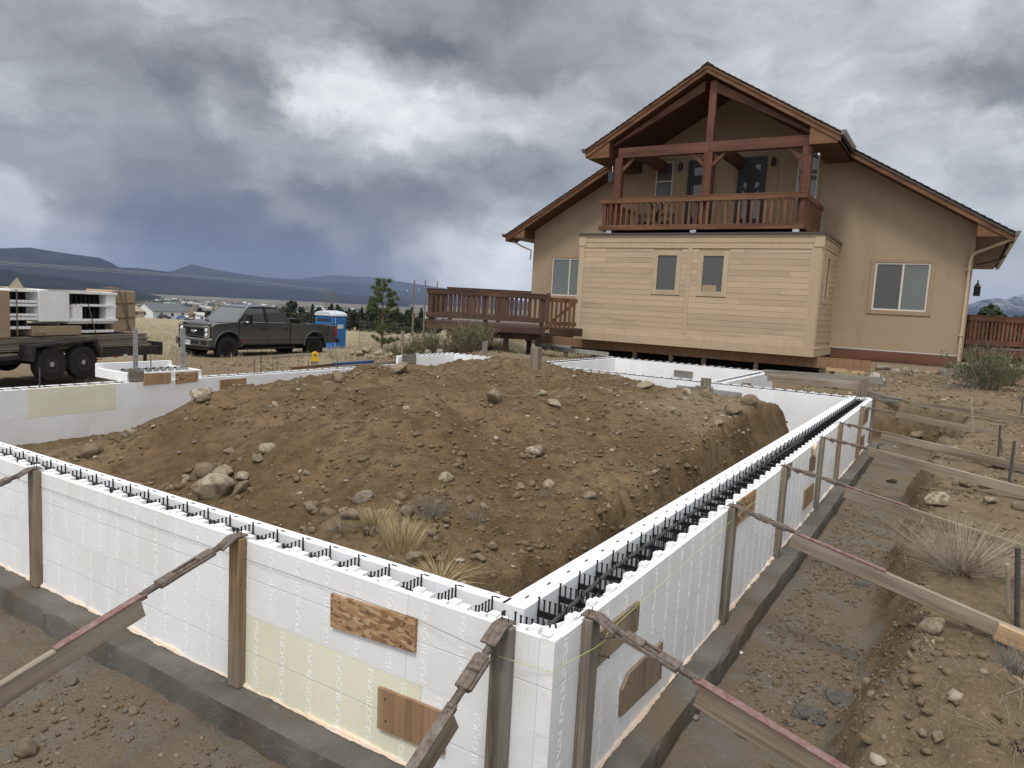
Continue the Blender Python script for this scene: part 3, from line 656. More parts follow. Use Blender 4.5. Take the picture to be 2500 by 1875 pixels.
# air between here and the mountains
hz = MB().box(-15000, 15000, -900, 18500, -140, 900)
haze = hz.build('haze', M('haze_dummy', (1, 1, 1))); hm = bpy.data.materials.new('haze_air'); hm.use_nodes = True; hm.node_tree.nodes.clear()
pv = hm.node_tree.nodes.new('ShaderNodeVolumePrincipled'); pv.inputs['Density'].default_value = 4.4e-5; pv.inputs['Color'].default_value = (.48, .61, .92, 1)
ho = hm.node_tree.nodes.new('ShaderNodeOutputMaterial'); hm.node_tree.links.new(pv.outputs[0], ho.inputs['Volume'])
haze.data.materials.clear(); haze.data.materials.append(hm); tag(haze, kind='stuff')
# ---------------------------------------------------------------- insulated concrete forms
FZ = -.8128; CH = .4064; BL = 1.2192; TS = .2032; PT = .067
def text_mesh(body, size, mat, extrude=.0009):
    cu = bpy.data.curves.new('t', 'FONT'); cu.body = body; cu.size = size; cu.extrude = extrude; cu.resolution_u = 2; cu.align_x = 'LEFT'
    ob = bpy.data.objects.new('t', cu); COL.objects.link(ob); dg = bpy.context.evaluated_depsgraph_get(); dg.update()
    me = bpy.data.meshes.new_from_object(ob.evaluated_get(dg)); bpy.data.objects.remove(ob); me.materials.clear(); me.materials.append(mat); return me
_tx = text_mesh('FOX BLOCKS!', .048, MAT['foam_letter'])
_txv = np.array([v.co[:] for v in _tx.vertices]); _txw = _txv[:, 0].max() - _txv[:, 0].min()
def lettering_mesh(n, first_up=True):
    """columns of raised lettering, one for each tie, turned on end; x along the block, face at y=0 looking to -y"""
    mb = MB(); polys = [tuple(p.vertices) for p in _tx.polygons]
    k = .365 / _txw
    for i in range(n):
        x0 = TS * (i + .5)
        upw = (i % 2 == 0) == first_up
        vs = []
        for (a, b, c) in _txv:
            s_ = (a - _txv[:, 0].min()) * k; h_ = (b - .017) * 1.0
            if upw: vs.append((x0 - h_, -c - .0001, .02 + s_))
            else: vs.append((x0 + h_, -c - .0001, .386 - s_))
        mb.add(vs, polys)
    return mb.mesh('lettering', MAT['foam_letter'])
LETTER = {}
def panel_mesh(L, knobs, mat, seed, crumbly=False):
    """one foam panel, x 0..L, y 0 (face) .. PT (void side), z 0..CH; interlocking knobs on top when it is the top course"""
    rnd = random.Random(seed); mb = MB(); g = .0008
    mb.box(g, L - g, 0, PT, g, CH - (.018 if knobs else g))
    if knobs:
        mb.box(g, L - g, 0, PT * .42, CH - .018, CH - .002)
        n = int(L / (TS / 4))
        for i in range(n):
            x = (i + .5) * TS / 4; s = TS / 8 - .003
            if i % 4 == 0: mb.box(x - s, x + s, PT * .42, PT, CH - .018, CH + .018)
            elif i % 4 == 1: mb.box(x - s - .004, x + s, PT * .42, PT, CH - .018, CH + .007)
            elif i % 4 == 3: mb.box(x - s, x + s - .01, PT * .42, PT * .8, CH - .018, CH + .003)
            elif rnd.random() < .9: mb.box(x - s, x + s, PT * .42, PT * .62, CH - .018, CH - .002)
    return mb.mesh('foam_panel', mat)
PM = {}
def get_panel(L, knobs, mat):
    k = (round(L, 3), knobs, mat.name)
    if k not in PM: PM[k] = panel_mesh(L, knobs, mat, len(PM))
    return PM[k]
def tie_mesh(T, k_in=1.0):
    """black web across the wall: x along wall, y 0..T across"""
    mb = MB(); a = PT * .75; b = T - PT * k_in * .97; w_ = .0032
    mb.box(-w_ * 1.2, w_ * 1.2, a, b, -.074, -.044); mb.box(-w_ * 2, w_ * 2, a, b, -.052, -.046); mb.box(-w_ * 2, w_ * 2, a, b, -.072, -.066)
    mb.box(-w_, w_, a, a + .012, -.33, -.04); mb.box(-w_, w_, b - .012, b, -.33, -.04)
    n = max(4, int((b - a) / .028))
    for i in range(n + 1):
        y = a + .008 + (b - a - .016) * i / n
        t_ = .020 if i in (0, n) else .012
        mb.box(-w_ * .8, w_ * .8, y - .0035, y + .0035, -.042, t_ * 1 - .004); mb.box(-w_, w_, y - .0055, y + .0055, t_ - .007, t_ - .002)
        mb.box(-w_ * .8, w_ * .8, y - .003, y + .003, -.138, -.078)
    mb.box(-w_, w_, a, b, -.15, -.138)
    for y in (T - PT * k_in * .5,):                       # flange ends show as black dashes in the foam
        mb.box(-.016, .016, y - .004, y + .004, -.03, .0022)
    return mb.mesh('tie', MAT['web'])
TM = {}
def form_wall(label, p0, p1, T, side, ztop=0.0, courses=2, outer=True, letters=(), yellow=(), ties=True, knob_out=True, knob_in=False, shift=0.0, plain_in=True, inner_from=0.0, inner_to=None, foamline=True, shifts=None, thick_in=1.0):
    """a run of forms from p0 to p1 (site coordinates, outer face line); the wall stands to the left of p0->p1 when side=1"""
    p0 = np.array(p0, float); p1 = np.array(p1, float); Lw = np.linalg.norm(p1 - p0); d = (p1 - p0) / Lw; nrm = np.array([-d[1], d[0]]) * side
    ang = math.atan2(d[1], d[0])
    root = thing('insulated_form_wall', label, 'form wall', p0[0], p0[1], ztop - courses * CH)
    def place(me, s, off, z, flip=False):
        # local x along wall; face outwards
        b = p0 + d * s + nrm * off
        if (side == 1) != flip: a_ = ang; bb = b
        else: a_ = ang + math.pi; bb = b
        return bb, a_
    def add_panel(s0, s1, c, face, knobs, mat):
        L = s1 - s0; me_ = get_panel(L, knobs, mat); z = ztop - (c + 1) * CH
        if face == 'out':
            if side == 1: loc, a_ = p0 + d * s0, ang
            else: loc, a_ = p0 + d * s1, ang + math.pi
        else:
            if side == 1: loc, a_ = p0 + d * s1 + nrm * T, ang + math.pi
            else: loc, a_ = p0 + d * s0 + nrm * T, ang
        o = inst('foam_panel', me_, root, (loc[0], loc[1], z), (0, 0, a_), (1, thick_in if face == 'in' else 1, 1)); return o
    for c in range(courses):
        off = shifts[c] if shifts else (shift + (BL / 2 if c % 2 else 0)) % BL
        cuts = [0.0]; s = off if off > .12 else off + BL
        while s < Lw - .1: cuts.append(s); s += BL
        cuts.append(Lw)
        for a, b in zip(cuts[:-1], cuts[1:]):
            mid = (a + b) / 2
            ym = any(cc == c and y0 <= mid <= y1 for (cc, y0, y1) in yellow)
            if outer:
                jut = 0
                o = add_panel(a, b, c, 'out', knob_out and c == 0, MAT['foam_yellow'] if ym else MAT['foam'])
                if any(l0 <= mid <= l1 for (l0, l1) in letters):
                    n = int((b - a) / TS + .01)
                    if n > 0:
                        key = (n, c % 2)
                        if key not in LETTER: LETTER[key] = lettering_mesh(n, c % 2 == 0)
                        q = bpy.data.objects.new('lettering', LETTER[key]); COL.objects.link(q); q.parent = o; q.location = (0, 0, 0)
            hi = Lw - .0 if inner_to is None else inner_to
            if b > inner_from and a < hi:
                add_panel(max(a, inner_from), min(b, hi), c, 'in', knob_in and c == 0, MAT['foam_inside'])
    if ties:
        if T not in TM: TM[T] = tie_mesh(T, thick_in)
        s = (shift % TS) + TS / 2
        while s < Lw - .05:
            if s > (inner_from * .3 if side == 1 else inner_from * 1.15):
                b = p0 + d * s if side == 1 else p0 + d * s
                inst('tie', TM[T], root, (b[0], b[1], ztop), (0, 0, ang if side == 1 else ang + math.pi))
            s += TS
    if foamline:
        mb = MB(); pts = []; rs = []; s = 0; rr = random.Random(int(Lw * 100))
        while s < Lw:
            b = p0 + d * s - nrm * .004; k = fbm(s * 9, 3.1, 3, 5); pts.append((b[0], b[1], ztop - courses * CH + .004 + .010 * k)); rs.append(max(.004, .009 + .016 * fbm(s * 16, 7.7, 3, 6) + .012 * k)); s += .022
        mb.tube(pts, rs, 6); mb.build('sealing_foam', MAT['spray'], root, True)
    return root
W_R = form_wall('long white foam form wall running away at the right, black ties and rebar in its open top', (0, 0), (11.9, 0), .375, 1, thick_in=1.75, letters=[(-1, 12)], shift=.62, inner_from=.193, knob_out=True)
W_L = form_wall('white foam form wall crossing the foreground at left, one block yellowed beside the grey post', (0, .0672), (0, 9.9), .26, -1, letters=[(-1, 6.5)], yellow=[(1, 1.0, 1.5)], shift=.05, shifts=(.683, .588), inner_from=.293)
W_F = form_wall('white foam form wall at the far end of the pit, grey plank leaning on its inner face', (11.9, .0672), (11.9, 7.2), .40, 1, shift=.3, inner_from=.293, knob_out=True, foamline=False)
W_B = form_wall('white foam form wall beyond the left side of the heap, pale yellow block in its top course', (0, 9.9), (10.4, 9.9), .30, -1, ztop=-.2, shift=.0, shifts=(1.21, .81), inner_from=.26, foamline=False, knob_out=False)
MB().prism([(.0665, .0665), (.21, .0665), (.155, .082), (.115, .108), (.085, .15), (.0665, .21)], 2, FZ + .002, -.003).build('corner_fillet', MAT['foam_plain'], W_L)
MB().box(.001, .0665, .001, .0665, -.017, .003).build('corner_fillet', MAT['foam_plain'], W_L)
# yellow block on the inner face of that wall
def recolor_panels(root, test, mat):
    for ch in root.children:
        if ch.name.startswith('foam_panel') and test(ch):
            me2 = ch.data.copy(); me2.materials.clear(); me2.materials.append(mat); ch.data = me2
recolor_panels(W_B, lambda c: abs(c.rotation_euler.z) < .1 and 2.2 < c.location.x < 3.0 and c.location.z > .3, MAT['foam_yellow'])
W_G1 = form_wall('short raised white form wall at the far left corner of the pit behind the heap', (10.4, 9.9), (12.55, 9.9), .30, -1, shift=.2, ties=True, foamline=False, knob_out=True)
W_G2 = form_wall('white form wall with toothed top at the far left behind the rocks on the heap', (12.55, 7.2), (12.55, 9.9), .30, 1, shift=.4, foamline=False)
W_S1 = form_wall('left side wall of the small sunroom form pen in front of the house', (11.9, 7.2), (16.45, 7.2), .30, -1, shift=.3, foamline=False, inner_from=.1)
W_S2 = form_wall('back wall of the small sunroom form pen nearest the raised beige room, grey patch board on it', (16.45, 2.7), (16.45, 7.2), .30, 1, shift=.1, foamline=False)
W_S3 = form_wall('right side wall of the small sunroom form pen beside the plank bracing', (11.9, 2.7), (16.45, 2.7), .30, 1, shift=.5, foamline=False)
# concrete footings, rough along their edges
def footing(label, pts, wd, seed, ztop=FZ):
    root_u, root_v = pts[0]
    mb = MB(); P = []
    for (a, b) in zip(pts[:-1], pts[1:]):
        n = max(2, int(np.hypot(b[0] - a[0], b[1] - a[1]) / .06))
        for i in range(n): P.append((a[0] + (b[0] - a[0]) * i / n, a[1] + (b[1] - a[1]) * i / n, b[0] - a[0], b[1] - a[1]))
    P.append((pts[-1][0], pts[-1][1], P[-1][2], P[-1][3]))
    vs = []; prof = [(-.5, -.30), (-.5, -.16), (-.5, -.02), (-.49, 0), (-.30, .002), (0, 0), (.30, .002), (.49, 0), (.5, -.02), (.5, -.30)]
    for i, (x, y, dx, dy) in enumerate(P):
        l = math.hypot(dx, dy); nx, ny = -dy / l, dx / l
        for j, (a, z) in enumerate(prof):
            k = float(fbm(i * .35, j * 1.7, 3, seed)); k2 = float(fbm(i * .12, j * .9 + 5, 3, seed + 3))
            o = a * wd + (k * .010 + k2 * .009) * (1 if abs(a) > .4 else 0); vs.append((x + nx * o, y + ny * o, ztop + z + (k * .006 if z > -.05 else 0)))
    m_ = len(prof); fs = [(i * m_ + j, i * m_ + j + 1, (i + 1) * m_ + j + 1, (i + 1) * m_ + j) for i in range(len(P) - 1) for j in range(m_ - 1)]
    mb.add(vs, fs); o = solo(mb, 'concrete_footing', MAT['concrete'], label, 'footing', pts[0][0], pts[0][1], ztop, smooth=True); return o
footing('damp dark grey concrete footing under the right hand form wall', [(-.17, .17), (12.1, .17)], .68, 4)
footing('damp dark grey concrete footing under the foreground left form wall', [(.13, -.17), (.13, 10.1)], .62, 7, FZ - .003)
footing('dark concrete footing under the far form wall, seen at the heap corner', [(11.7, -.1), (11.7, 7.4)], .75, 9, FZ - .004)
footing('dark concrete footing strip under the far left form wall behind the heap', [(-.1, 9.75), (12.6, 9.75)], .72, 11, -1.2 + .19)
# reinforcing bars lying on the ties
def rebar_path(pts, r=.0085):
    mb = MB(); mb.tube(pts, r, 8)
    P = [Vector(p) for p in pts]; rr = r
    for a, b in zip(P[:-1], P[1:]):
        n = int((b - a).length / .028)
        for i in range(n):
            c = a.lerp(b, (i + .5) / n); dn = (b - a).normalized(); mb.tube([c - dn * .0035, c + dn * .0035], r * 1.22, 6, True)
    return mb
def bar(label, pts, r=.0085, ribs=True):
    if ribs: mb = rebar_path(pts, r)
    else: mb = MB().tube(pts, r, 6)
    return solo(mb, 'steel_rebar', MAT['rebar'], label, 'rebar', pts[0][0], pts[0][1], pts[0][2])
bar('dark ribbed rebar lying along the open top of the right form wall', [(.12, .13, -.045), (.9, .17, -.012), (3, .19, -.014), (6.2, .165, -.012)], .0095)
bar('second rebar lapped beside the first in the far half of the right wall', [(5.6, .20, -.012), (8.5, .21, -.012), (11.7, .20, -.012)], .009, False)
bar('rebar half hidden inside the top of the foreground left wall', [(.125, .85, -.05), (.13, 2.2, -.026), (.135, 4.2, -.024), (.135, 6.5, -.026)], .009)
bar('thin rebar line running along the top of the far wall', [(11.68, .3, -.004), (11.70, 3.2, -.004), (11.68, 7.0, -.004)], .010, False)
bar('rebar line on the back wall of the sunroom pen', [(16.3, 3.1, 0), (16.3, 6.9, 0)], .010, False)
bar('rebar line on the left wall of the sunroom pen', [(12.1, 7.05, 0), (16.2, 7.05, 0)], .010, False)
# ---------------------------------------------------------------- boards screwed over the foam
def patch(label, poly, face, off, mat, name='plywood_patch', th=.016, edge=None):
    """poly: (along, z); face 'R' lies on the right wall (plane v=off, outwards -v), 'L' on the left wall (plane u=off, outwards -u)"""
    cxm = sum(p[0] for p in poly) / len(poly); cz = sum(p[1] for p in poly) / len(poly)
    mb = MB()
    if face == 'R': mb.prism([(p[0], p[1]) for p in poly], 1, off, off - th); org = (cxm, off, cz)
    else: mb.prism([(p[0], p[1]) for p in poly], 0, off, off - th); org = (off, cxm, cz)
    o = solo(mb, name, mat, label, 'plywood patch', *org)
    if edge:
        a = min(p[0] for p in poly); zz0 = min(p[1] for p in poly if p[0] - a < .08); zz1 = max(p[1] for p in poly if p[0] - a < .08)
        e = MB(); e.box(a - .003, a + .0005, off - th - .001, off, zz0, zz1); c = e.mesh('painted_edge', edge, org); q = bpy.data.objects.new('painted_edge', c); COL.objects.link(q); q.parent = o
    for k, (fx, fz) in enumerate(((.12, .8), (.88, .75), (.15, .2), (.86, .25))):
        xs = [p[0] for p in poly]; zs = [p[1] for p in poly]; sx_ = min(xs) + fx * (max(xs) - min(xs)); sz_ = min(zs) + fz * (max(zs) - min(zs))
        e = MB()
        if face == 'R': e.lathe([(.005, 0), (.004, .002)], (sx_, off - th - .002, sz_), 1, 8)
        else: e.lathe([(.005, 0), (.004, .002)], (off - th - .002, sx_, sz_), 0, 8)
        c = e.mesh('screw', MAT['nail'], org); q = bpy.data.objects.new('screw', c); COL.objects.link(q); q.parent = o
    return o
patch('brown strand board patch on the foreground wall, wood chips showing', [(1.217, -.117), (.69, -.096), (.69, -.252), (1.213, -.282)], 'L', -.002, MAT['osb'], 'strand_board_patch')
patch('orange brown plywood patch low on the foreground wall, crossed by the corner brace', [(.896, -.483), (.50, -.473), (.505, -.668), (.892, -.684)], 'L', -.002, MAT['ply'])
patch('plywood patch with dark green edge on the right wall just past the corner post', [(.385, -.10), (.87, -.115), (.865, -.262), (.385, -.262)], 'R', -.002, MAT['ply_dark'], edge=MAT['green_dark'])
patch('weathered plywood patch low on the right wall behind the nearest turnbuckle', [(.72, -.515), (.80, -.46), (1.27, -.478), (1.29, -.70), (.725, -.655)], 'R', -.002, MAT['ply_dark'])
patch('strand board patch with bright green edge high on the right wall', [(2.68, .018), (3.20, .01), (3.21, -.16), (2.70, -.165)], 'R', -.002, MAT['osb'], 'strand_board_patch', edge=MAT['green_edge'])
patch('stained plywood patch beside the third post of the right wall', [(4.27, .02), (4.60, .0), (4.56, -.13), (4.35, -.17)], 'R', -.002, MAT['ply_dark'])
patch('small plywood patch under a blob of foam on the right wall', [(5.66, -.12), (5.96, -.12), (5.97, -.30), (5.68, -.30)], 'R', -.002, MAT['ply_dark'])
patch('dark brown plywood patch low between posts on the right wall', [(5.50, -.44), (6.02, -.46), (6.05, -.66), (5.52, -.66)], 'R', -.002, MAT['ply'])
patch('small plywood patch high near the far end of the right wall', [(10.6, -.07), (11.2, -.07), (11.2, -.33), (10.6, -.33)], 'R', -.002, MAT['ply_dark'])
patch('small dark plywood patch low near the far end of the right wall', [(10.5, -.52), (10.95, -.52), (10.95, -.74), (10.5, -.74)], 'R', -.002, MAT['ply_dark'])
mb = MB(); mb.lathe([(.01, -.03), (.05, -.02), (.055, 0), (.04, .02), (.01, .03)], (5.75, -.025, -.02), 1, 10)
for k in range(5): mb.lathe([(.008, -.02), (.028, 0), (.008, .02)], (5.75 + .03 * math.sin(k * 2), -.03, -.05 - .028 * k + .05), 1, 8)
solo(mb, 'foam_blob', MAT['spray'], 'peach blob of spray foam on the right wall above a small patch', 'foam blob', 5.75, -.02, -.03, True)
# inner far wall: grey plank, posts
def plank(label, p, q, wd, ht, mat=None, name='plank', cat='plank', group=None, up=(0, 0, 1)):
    p = Vector(p); q = Vector(q); L = (q - p).length; mb = MB(); mb.box(0, L, -wd / 2, wd / 2, -ht / 2, ht / 2)
    me = mb.mesh(name, mat or MAT['lumber_grey']); o = bpy.data.objects.new(name, me); COL.objects.link(o)
    a = w(*p); b = w(*q); d = (b - a).normalized(); yv = Vector((0, 0, 1)).cross(d).normalized() if abs(d.z) < .99 else Vector((V[0], V[1], 0)); zv = d.cross(yv)
    mm = Matrix((( d.x, yv.x, zv.x, a.x), (d.y, yv.y, zv.y, a.y), (d.z, yv.z, zv.z, a.z), (0, 0, 0, 1))); o.matrix_world = mm
    bv = o.modifiers.new('bevel', 'BEVEL'); bv.width = .003; bv.segments = 1
    return tag(o, label, cat, group)
plank('grey plank standing against the inner face of the far wall', (11.46, 3.48, -.18), (11.46, 2.20, -.20), .03, .19, MAT['grey_board'])
t_ = thing('marker_stake', 'short grey post with a cross block standing by the far wall behind the heap', 'stake', 11.35, 2.86, -.3)
MB().box(11.28, 11.32, 2.76, 2.95, -.35, .12).build('post', MAT['lumber_grey_z'], t_); MB().box(11.24, 11.278, 2.70, 3.04, -.14, -.04).build('cross_block', MAT['lumber_grey'], t_)
MB().prism([(2.74, -.04 - .12), (2.98, -.04 - .12), (3.02, -.34), (2.80, -.34)], 0, 11.2, 11.235).build('white_wrap', MAT['whitepaint'], t_)
plank('square grey post standing on the crest of the heap', w_ := (0, 0, 0), (0, 0, 1), .1, .1) if False else None
P_ = uv_of(.40, 12.8); c_ = hit(1308, 893)
solo(MB().box(P_[0] - .06, P_[0] + .06, P_[1] - .085, P_[1] + .085, .02, .60), 'stake_board', MAT['lumber_grey_z'], 'wide grey board standing upright on the crest of the heap', 'stake', P_[0], P_[1], .02, bevel=.004)
solo(MB().box(12.8, 12.86, 9.0, 9.13, -.3, .36), 'stake_board', MAT['lumber_grey_z'], 'short grey stake behind the far left form corner', 'stake', 12.83, 9.05, -.3, bevel=.004)
plank('plain patch board on the sunroom pen back wall', (16.12, 5.17, -.24), (16.12, 4.66, -.245), .02, .15, MAT['lumber_grey'], 'patch_board', 'patch board')
# boards and galvanised straps where the raised box breaks the far left wall
t_ = thing('raised_form_box', 'raised white form box on the far left wall with two galvanised straps', 'form box', 4.2, 9.9, -.2)
for (a, b, c, dd_) in ((3.86, 5.15, 9.66, 9.72), (3.86, 3.93, 9.72, 10.5), (5.08, 5.15, 9.72, 10.5), (3.86, 5.15, 10.5, 10.57)):
    MB().box(a, b, c, dd_, -.2, .02 if c > 9.9 else -.06).build('foam_panel', MAT['foam_plain'], t_)
for i in range(9): inst('tie', TM[.30], t_, (3.98 + i * .13, 9.80, -.03), (0, 0, 0), (1, .8, 1))
s1 = solo(MB().box(3.955, 4.035, 9.66, 9.664, -.25, .65), 'metal_strap', MAT['galv'], 'left of the two galvanised straps standing on the raised form box', 'metal strap', 4, 9.66, -.2)
s2 = solo(MB().box(4.80, 4.885, 9.72, 9.724, -.25, .64), 'metal_strap', MAT['galv'], 'galvanised strap on the raised form box, the one nearer the truck', 'metal strap', 4.8, 9.72, -.2)
for s_, (a, b) in ((s1, (3.955, 9.658)), (s2, (4.80, 9.718))):
    hole = MB()
    for k in range(22): hole.lathe([(.006, 0), (.006, .001)], (a + (.02 if k % 2 else .06), b + .0005, -.05 + k * .032), 1, 6)
    me_ = hole.mesh('punched_hole', MAT['nail'], (4 if s_ is s1 else 4.8, 9.66 if s_ is s1 else 9.72, -.2)); o_ = bpy.data.objects.new('punched_hole', me_); COL.objects.link(o_); o_.parent = s_; o_['kind'] = 'stuff'
patch('grey weathered plywood at the left of the raised form box', [(3.85, .02), (4.10, -.04), (4.10, -.22), (3.86, -.19)], 'R', 9.62, MAT['lumber_grey'], 'plywood_patch')
patch('striped brown board on the face of the raised form box', [(4.10, -.07), (4.545, -.075), (4.545, -.245), (4.08, -.25)], 'R', 9.60, MAT['ply'])
patch('amber strand board on the right of the raised form box', [(4.63, -.08), (5.035, -.075), (5.035, -.245), (4.63, -.265)], 'R', 9.60, MAT['osb'], 'strand_board_patch')
patch('brown board on the far left wall behind a rock of the heap', [(5.46, -.25), (6.0, -.245), (6.0, -.43), (5.46, -.43)], 'R', 9.60, MAT['ply'])
patch('grey board closing the step of the far left wall near its end', [(10.25, .06), (10.75, .05), (10.75, -.20), (10.25, -.20)], 'R', 9.60, MAT['lumber_grey'])
# rebar stubs sticking out of the far left wall
for i, u_ in enumerate((1.1, 2.65, 4.3, 5.2, 6.3, 6.45, 7.6, 8.4)):
    solo(MB().tube([(u_, 9.76, -.5), (u_ + .01, 9.765, .0 + .07 * (i % 3))], .009, 6), 'rebar_stub', MAT['rebar'], 'dark rebar stub sticking up from the far left wall', 'rebar', u_, 9.76, -.5, group='rebar stubs in the far left wall')
# ---------------------------------------------------------------- strongback posts with turnbuckle braces
def tube_beam(mb, p, q, r, n=10): mb.tube([p, q], r, n)
def brace(label, wall, s, pts, mat_post='lumber_grey_z', post_w=.088, post_d=.045, plank_from=None, bar_len=.42, channel=0, red=True, post_h=.83, plank_mat='lumber_mid', shift_p=0.0, tip=None, board2=None):
    """pts: (distance out from the wall face, z) along the brace; wall 'R' (faces -v) or 'L' (faces -u); s: position along the wall"""
    def P(o, z, a=0.0): return (s + a, -o, z) if wall == 'R' else (-o, s + a, z)
    t = thing('wall_brace', label, 'wall brace', *P(0.02, FZ))
    mb = MB()
    if wall == 'R': mb.box(s - post_w / 2, s + post_w / 2, -post_d - .003, -.003, FZ + .002, FZ + post_h)
    else: mb.box(-post_d - .003, -.003, s - post_w / 2, s + post_w / 2, FZ + .002, FZ + post_h)
    mb.build('post', MAT[mat_post], t, bevel=.003)
    z0 = FZ + post_h
    (o1, z1), (o2, z2) = pts
    d = Vector((o2 - o1, z2 - z1)).normalized()
    def Q(k): return (o1 + d.x * k, z1 + d.y * k)           # k metres along the brace
    steel = MAT['rust_red'] if red else MAT['rust']
    # bent hook plate over the post
    pl = MB(); hw = .036
    prof = [(-.012, z0 + .012), (.05, z0 + .014), (.075, z0 + .004), (.14, z0 - .032), (.14, z0 - .040), (.072, z0 - .004), (.048, z0 + .007), (-.012, z0 + .005)]
    if wall == 'R': pl.prism([(-a, b) for a, b in prof], 0, s - hw, s + hw)
    else: pl.prism([(-a, b) for a, b in prof], 1, s - hw, s + hw)
    pl.build('hook_plate', MAT['rust'], t)
    k0 = .10
    def pt(k, a=0.0, up=0.0): o, z = Q(k); return P(o - d.y * up * 0, z + up, a)
    sc = MB(); tube_beam(sc, pt(k0), pt(k0 + .10), .014)
    for i in range(9): sc.tube([pt(k0 + .012 + i * .010), pt(k0 + .016 + i * .010)], .0165, 8)
    sc.build('threaded_rod', MAT['rust'], t, True)
    tb = MB(); ka, kb = k0 + .09, k0 + .09 + bar_len
    for e in (-1, 1): tb.beam(pt(ka, e * .031), pt(kb, e * .031), .013, .014)
    tb.build('turnbuckle_bar', MAT['rust'], t)
    for ke in (ka + .04, kb - .04): MB().beam(pt(ke - .045), pt(ke + .045), .055, .032).build('turnbuckle_end', MAT['rust'], t, bevel=.003)
    rd = MB(); rd.tube([pt(ka + .08), pt(kb - .06)], .009, 8)
    for i in range(8): rd.tube([pt(kb + .0 + i * .0095), pt(kb + .004 + i * .0095)], .017, 8)
    rd.tube([pt(kb - .02), pt(kb + .09)], .014, 8); rd.build('threaded_rod', MAT['rust'], t, True)
    kc = kb + .07
    kend = (Vector((o2 - o1, z2 - z1))).length
    pf = kc + (plank_from or 0)
    if channel:
        cc = MB(); cc.beam(pt(kc, 0, .0), pt(kc + channel, 0, .0), .044, .006)
        cc.beam(pt(kc, .016, -.01), pt(kc + channel, .016, -.01), .004, .022); cc.beam(pt(kc, -.016, -.01), pt(kc + channel, -.016, -.01), .004, .022)
        cc.build('steel_channel', steel, t)
    # timber kicker on edge: object frame along the board so the grain follows it
    def timber(ka_, kb_, dz, wd, ht, mat, side_off=0.0, name='kicker_plank'):
        a = Vector(pt(ka_, side_off, dz)); b = Vector(pt(kb_, side_off, dz)); L = (b - a).length; m_ = MB()
        ht2 = ht / 2; m_.prism([(0, -ht2), (L, -ht2), (L, ht2), (.0, ht2)], 1, -wd / 2, wd / 2)
        me_ = m_.mesh(name, MAT[mat]); o_ = bpy.data.objects.new(name, me_); COL.objects.link(o_); o_.parent = t
        org = Vector(site_org(t)); dd2 = (b - a).normalized(); yv = Vector((0, 0, 1)).cross(dd2).normalized(); zv = dd2.cross(yv); a = a - org
        o_.matrix_local = Matrix(((dd2.x, yv.x, zv.x, a.x), (dd2.y, yv.y, zv.y, a.y), (dd2.z, yv.z, zv.z, a.z), (0, 0, 0, 1)))
        bv = o_.modifiers.new('bevel', 'BEVEL'); bv.width = .003; bv.segments = 1
        return o_
    timber(pf, kend, -.055 if channel else -.03, .038, .095, plank_mat)
    if board2: timber(board2[0], board2[1], board2[2], .038, board2[3], board2[4], board2[5] if len(board2) > 5 else .0)
    sn = MB()
    for e in (-.015, .012): sn.tube([P(.02, z0 + .0, e), P(.018, z0 + .035, e * 1.2)], .0022, 5)
    sn.build('nail', MAT['nail'], t)
    return t
brace('nearest brace on the right wall, long rusty turnbuckle, pinkish steel strip over a plank', 'R', .28, [(.0, .03), (1.55, -.405)], channel=.62, bar_len=.24, plank_from=.02)
brace('second brace of the right wall, its pale plank ending in fresh yellow timber', 'R', 2.52, [(0, .03), (1.95, -.43)], 'lumber_grey_z', channel=.55, bar_len=.20, plank_from=-.03, board2=(1.62, 2.3, -.06, .10, 'lumber_tan', -.04))
brace('third brace of the right wall with red steel channel lying over the dry bush', 'R', 4.23, [(0, .03), (2.6, -.43)], 'lumber_grey_z', channel=.50, bar_len=.27)
brace('fourth brace of the right wall, plank end nailed to a double stake', 'R', 6.25, [(0, .03), (2.3, -.27)], 'lumber_grey_z', red=False, bar_len=.22, plank_from=.02)
brace('fifth brace of the right wall, tan post, plank ending by a boulder', 'R', 7.72, [(0, .03), (2.15, -.23)], 'lumber_tan_z', red=False, bar_len=.22, plank_from=.02)
brace('sixth brace of the right wall, tan post, short plank with a stake at its end', 'R', 10.02, [(0, .03), (1.75, -.12)], 'lumber_tan_z', red=False, bar_len=.22, plank_from=.02)
brace('last brace, at the far corner of the right wall, its plank over the hollow', 'R', 11.86, [(0, .06), (2.7, -.08)], 'lumber_grey_z', red=False, bar_len=.2, plank_from=.12)
brace('brace at the left picture edge, only its post and turnbuckle in view', 'L', 4.06, [(0, .03), (1.6, -.46)], 'lumber_tan_z', bar_len=.22)
brace('foreground brace of the left wall, red steel strap over a rough plank', 'L', 1.90, [(0, .03), (2.1, -.58)], 'lumber_tan_z', channel=.42, bar_len=.30, plank_from=.02)
brace('corner brace nearest the camera, wide split grey post and thick rusty turnbuckle', 'L', .225, [(0, .03), (1.5, -.80)], 'lumber_grey_z', post_w=.092, bar_len=.15, channel=.5, red=False)
for (u_, mt_) in ((5.42, 'lumber_tan_z'), (8.9, 'lumber_tan_z')):
    pass
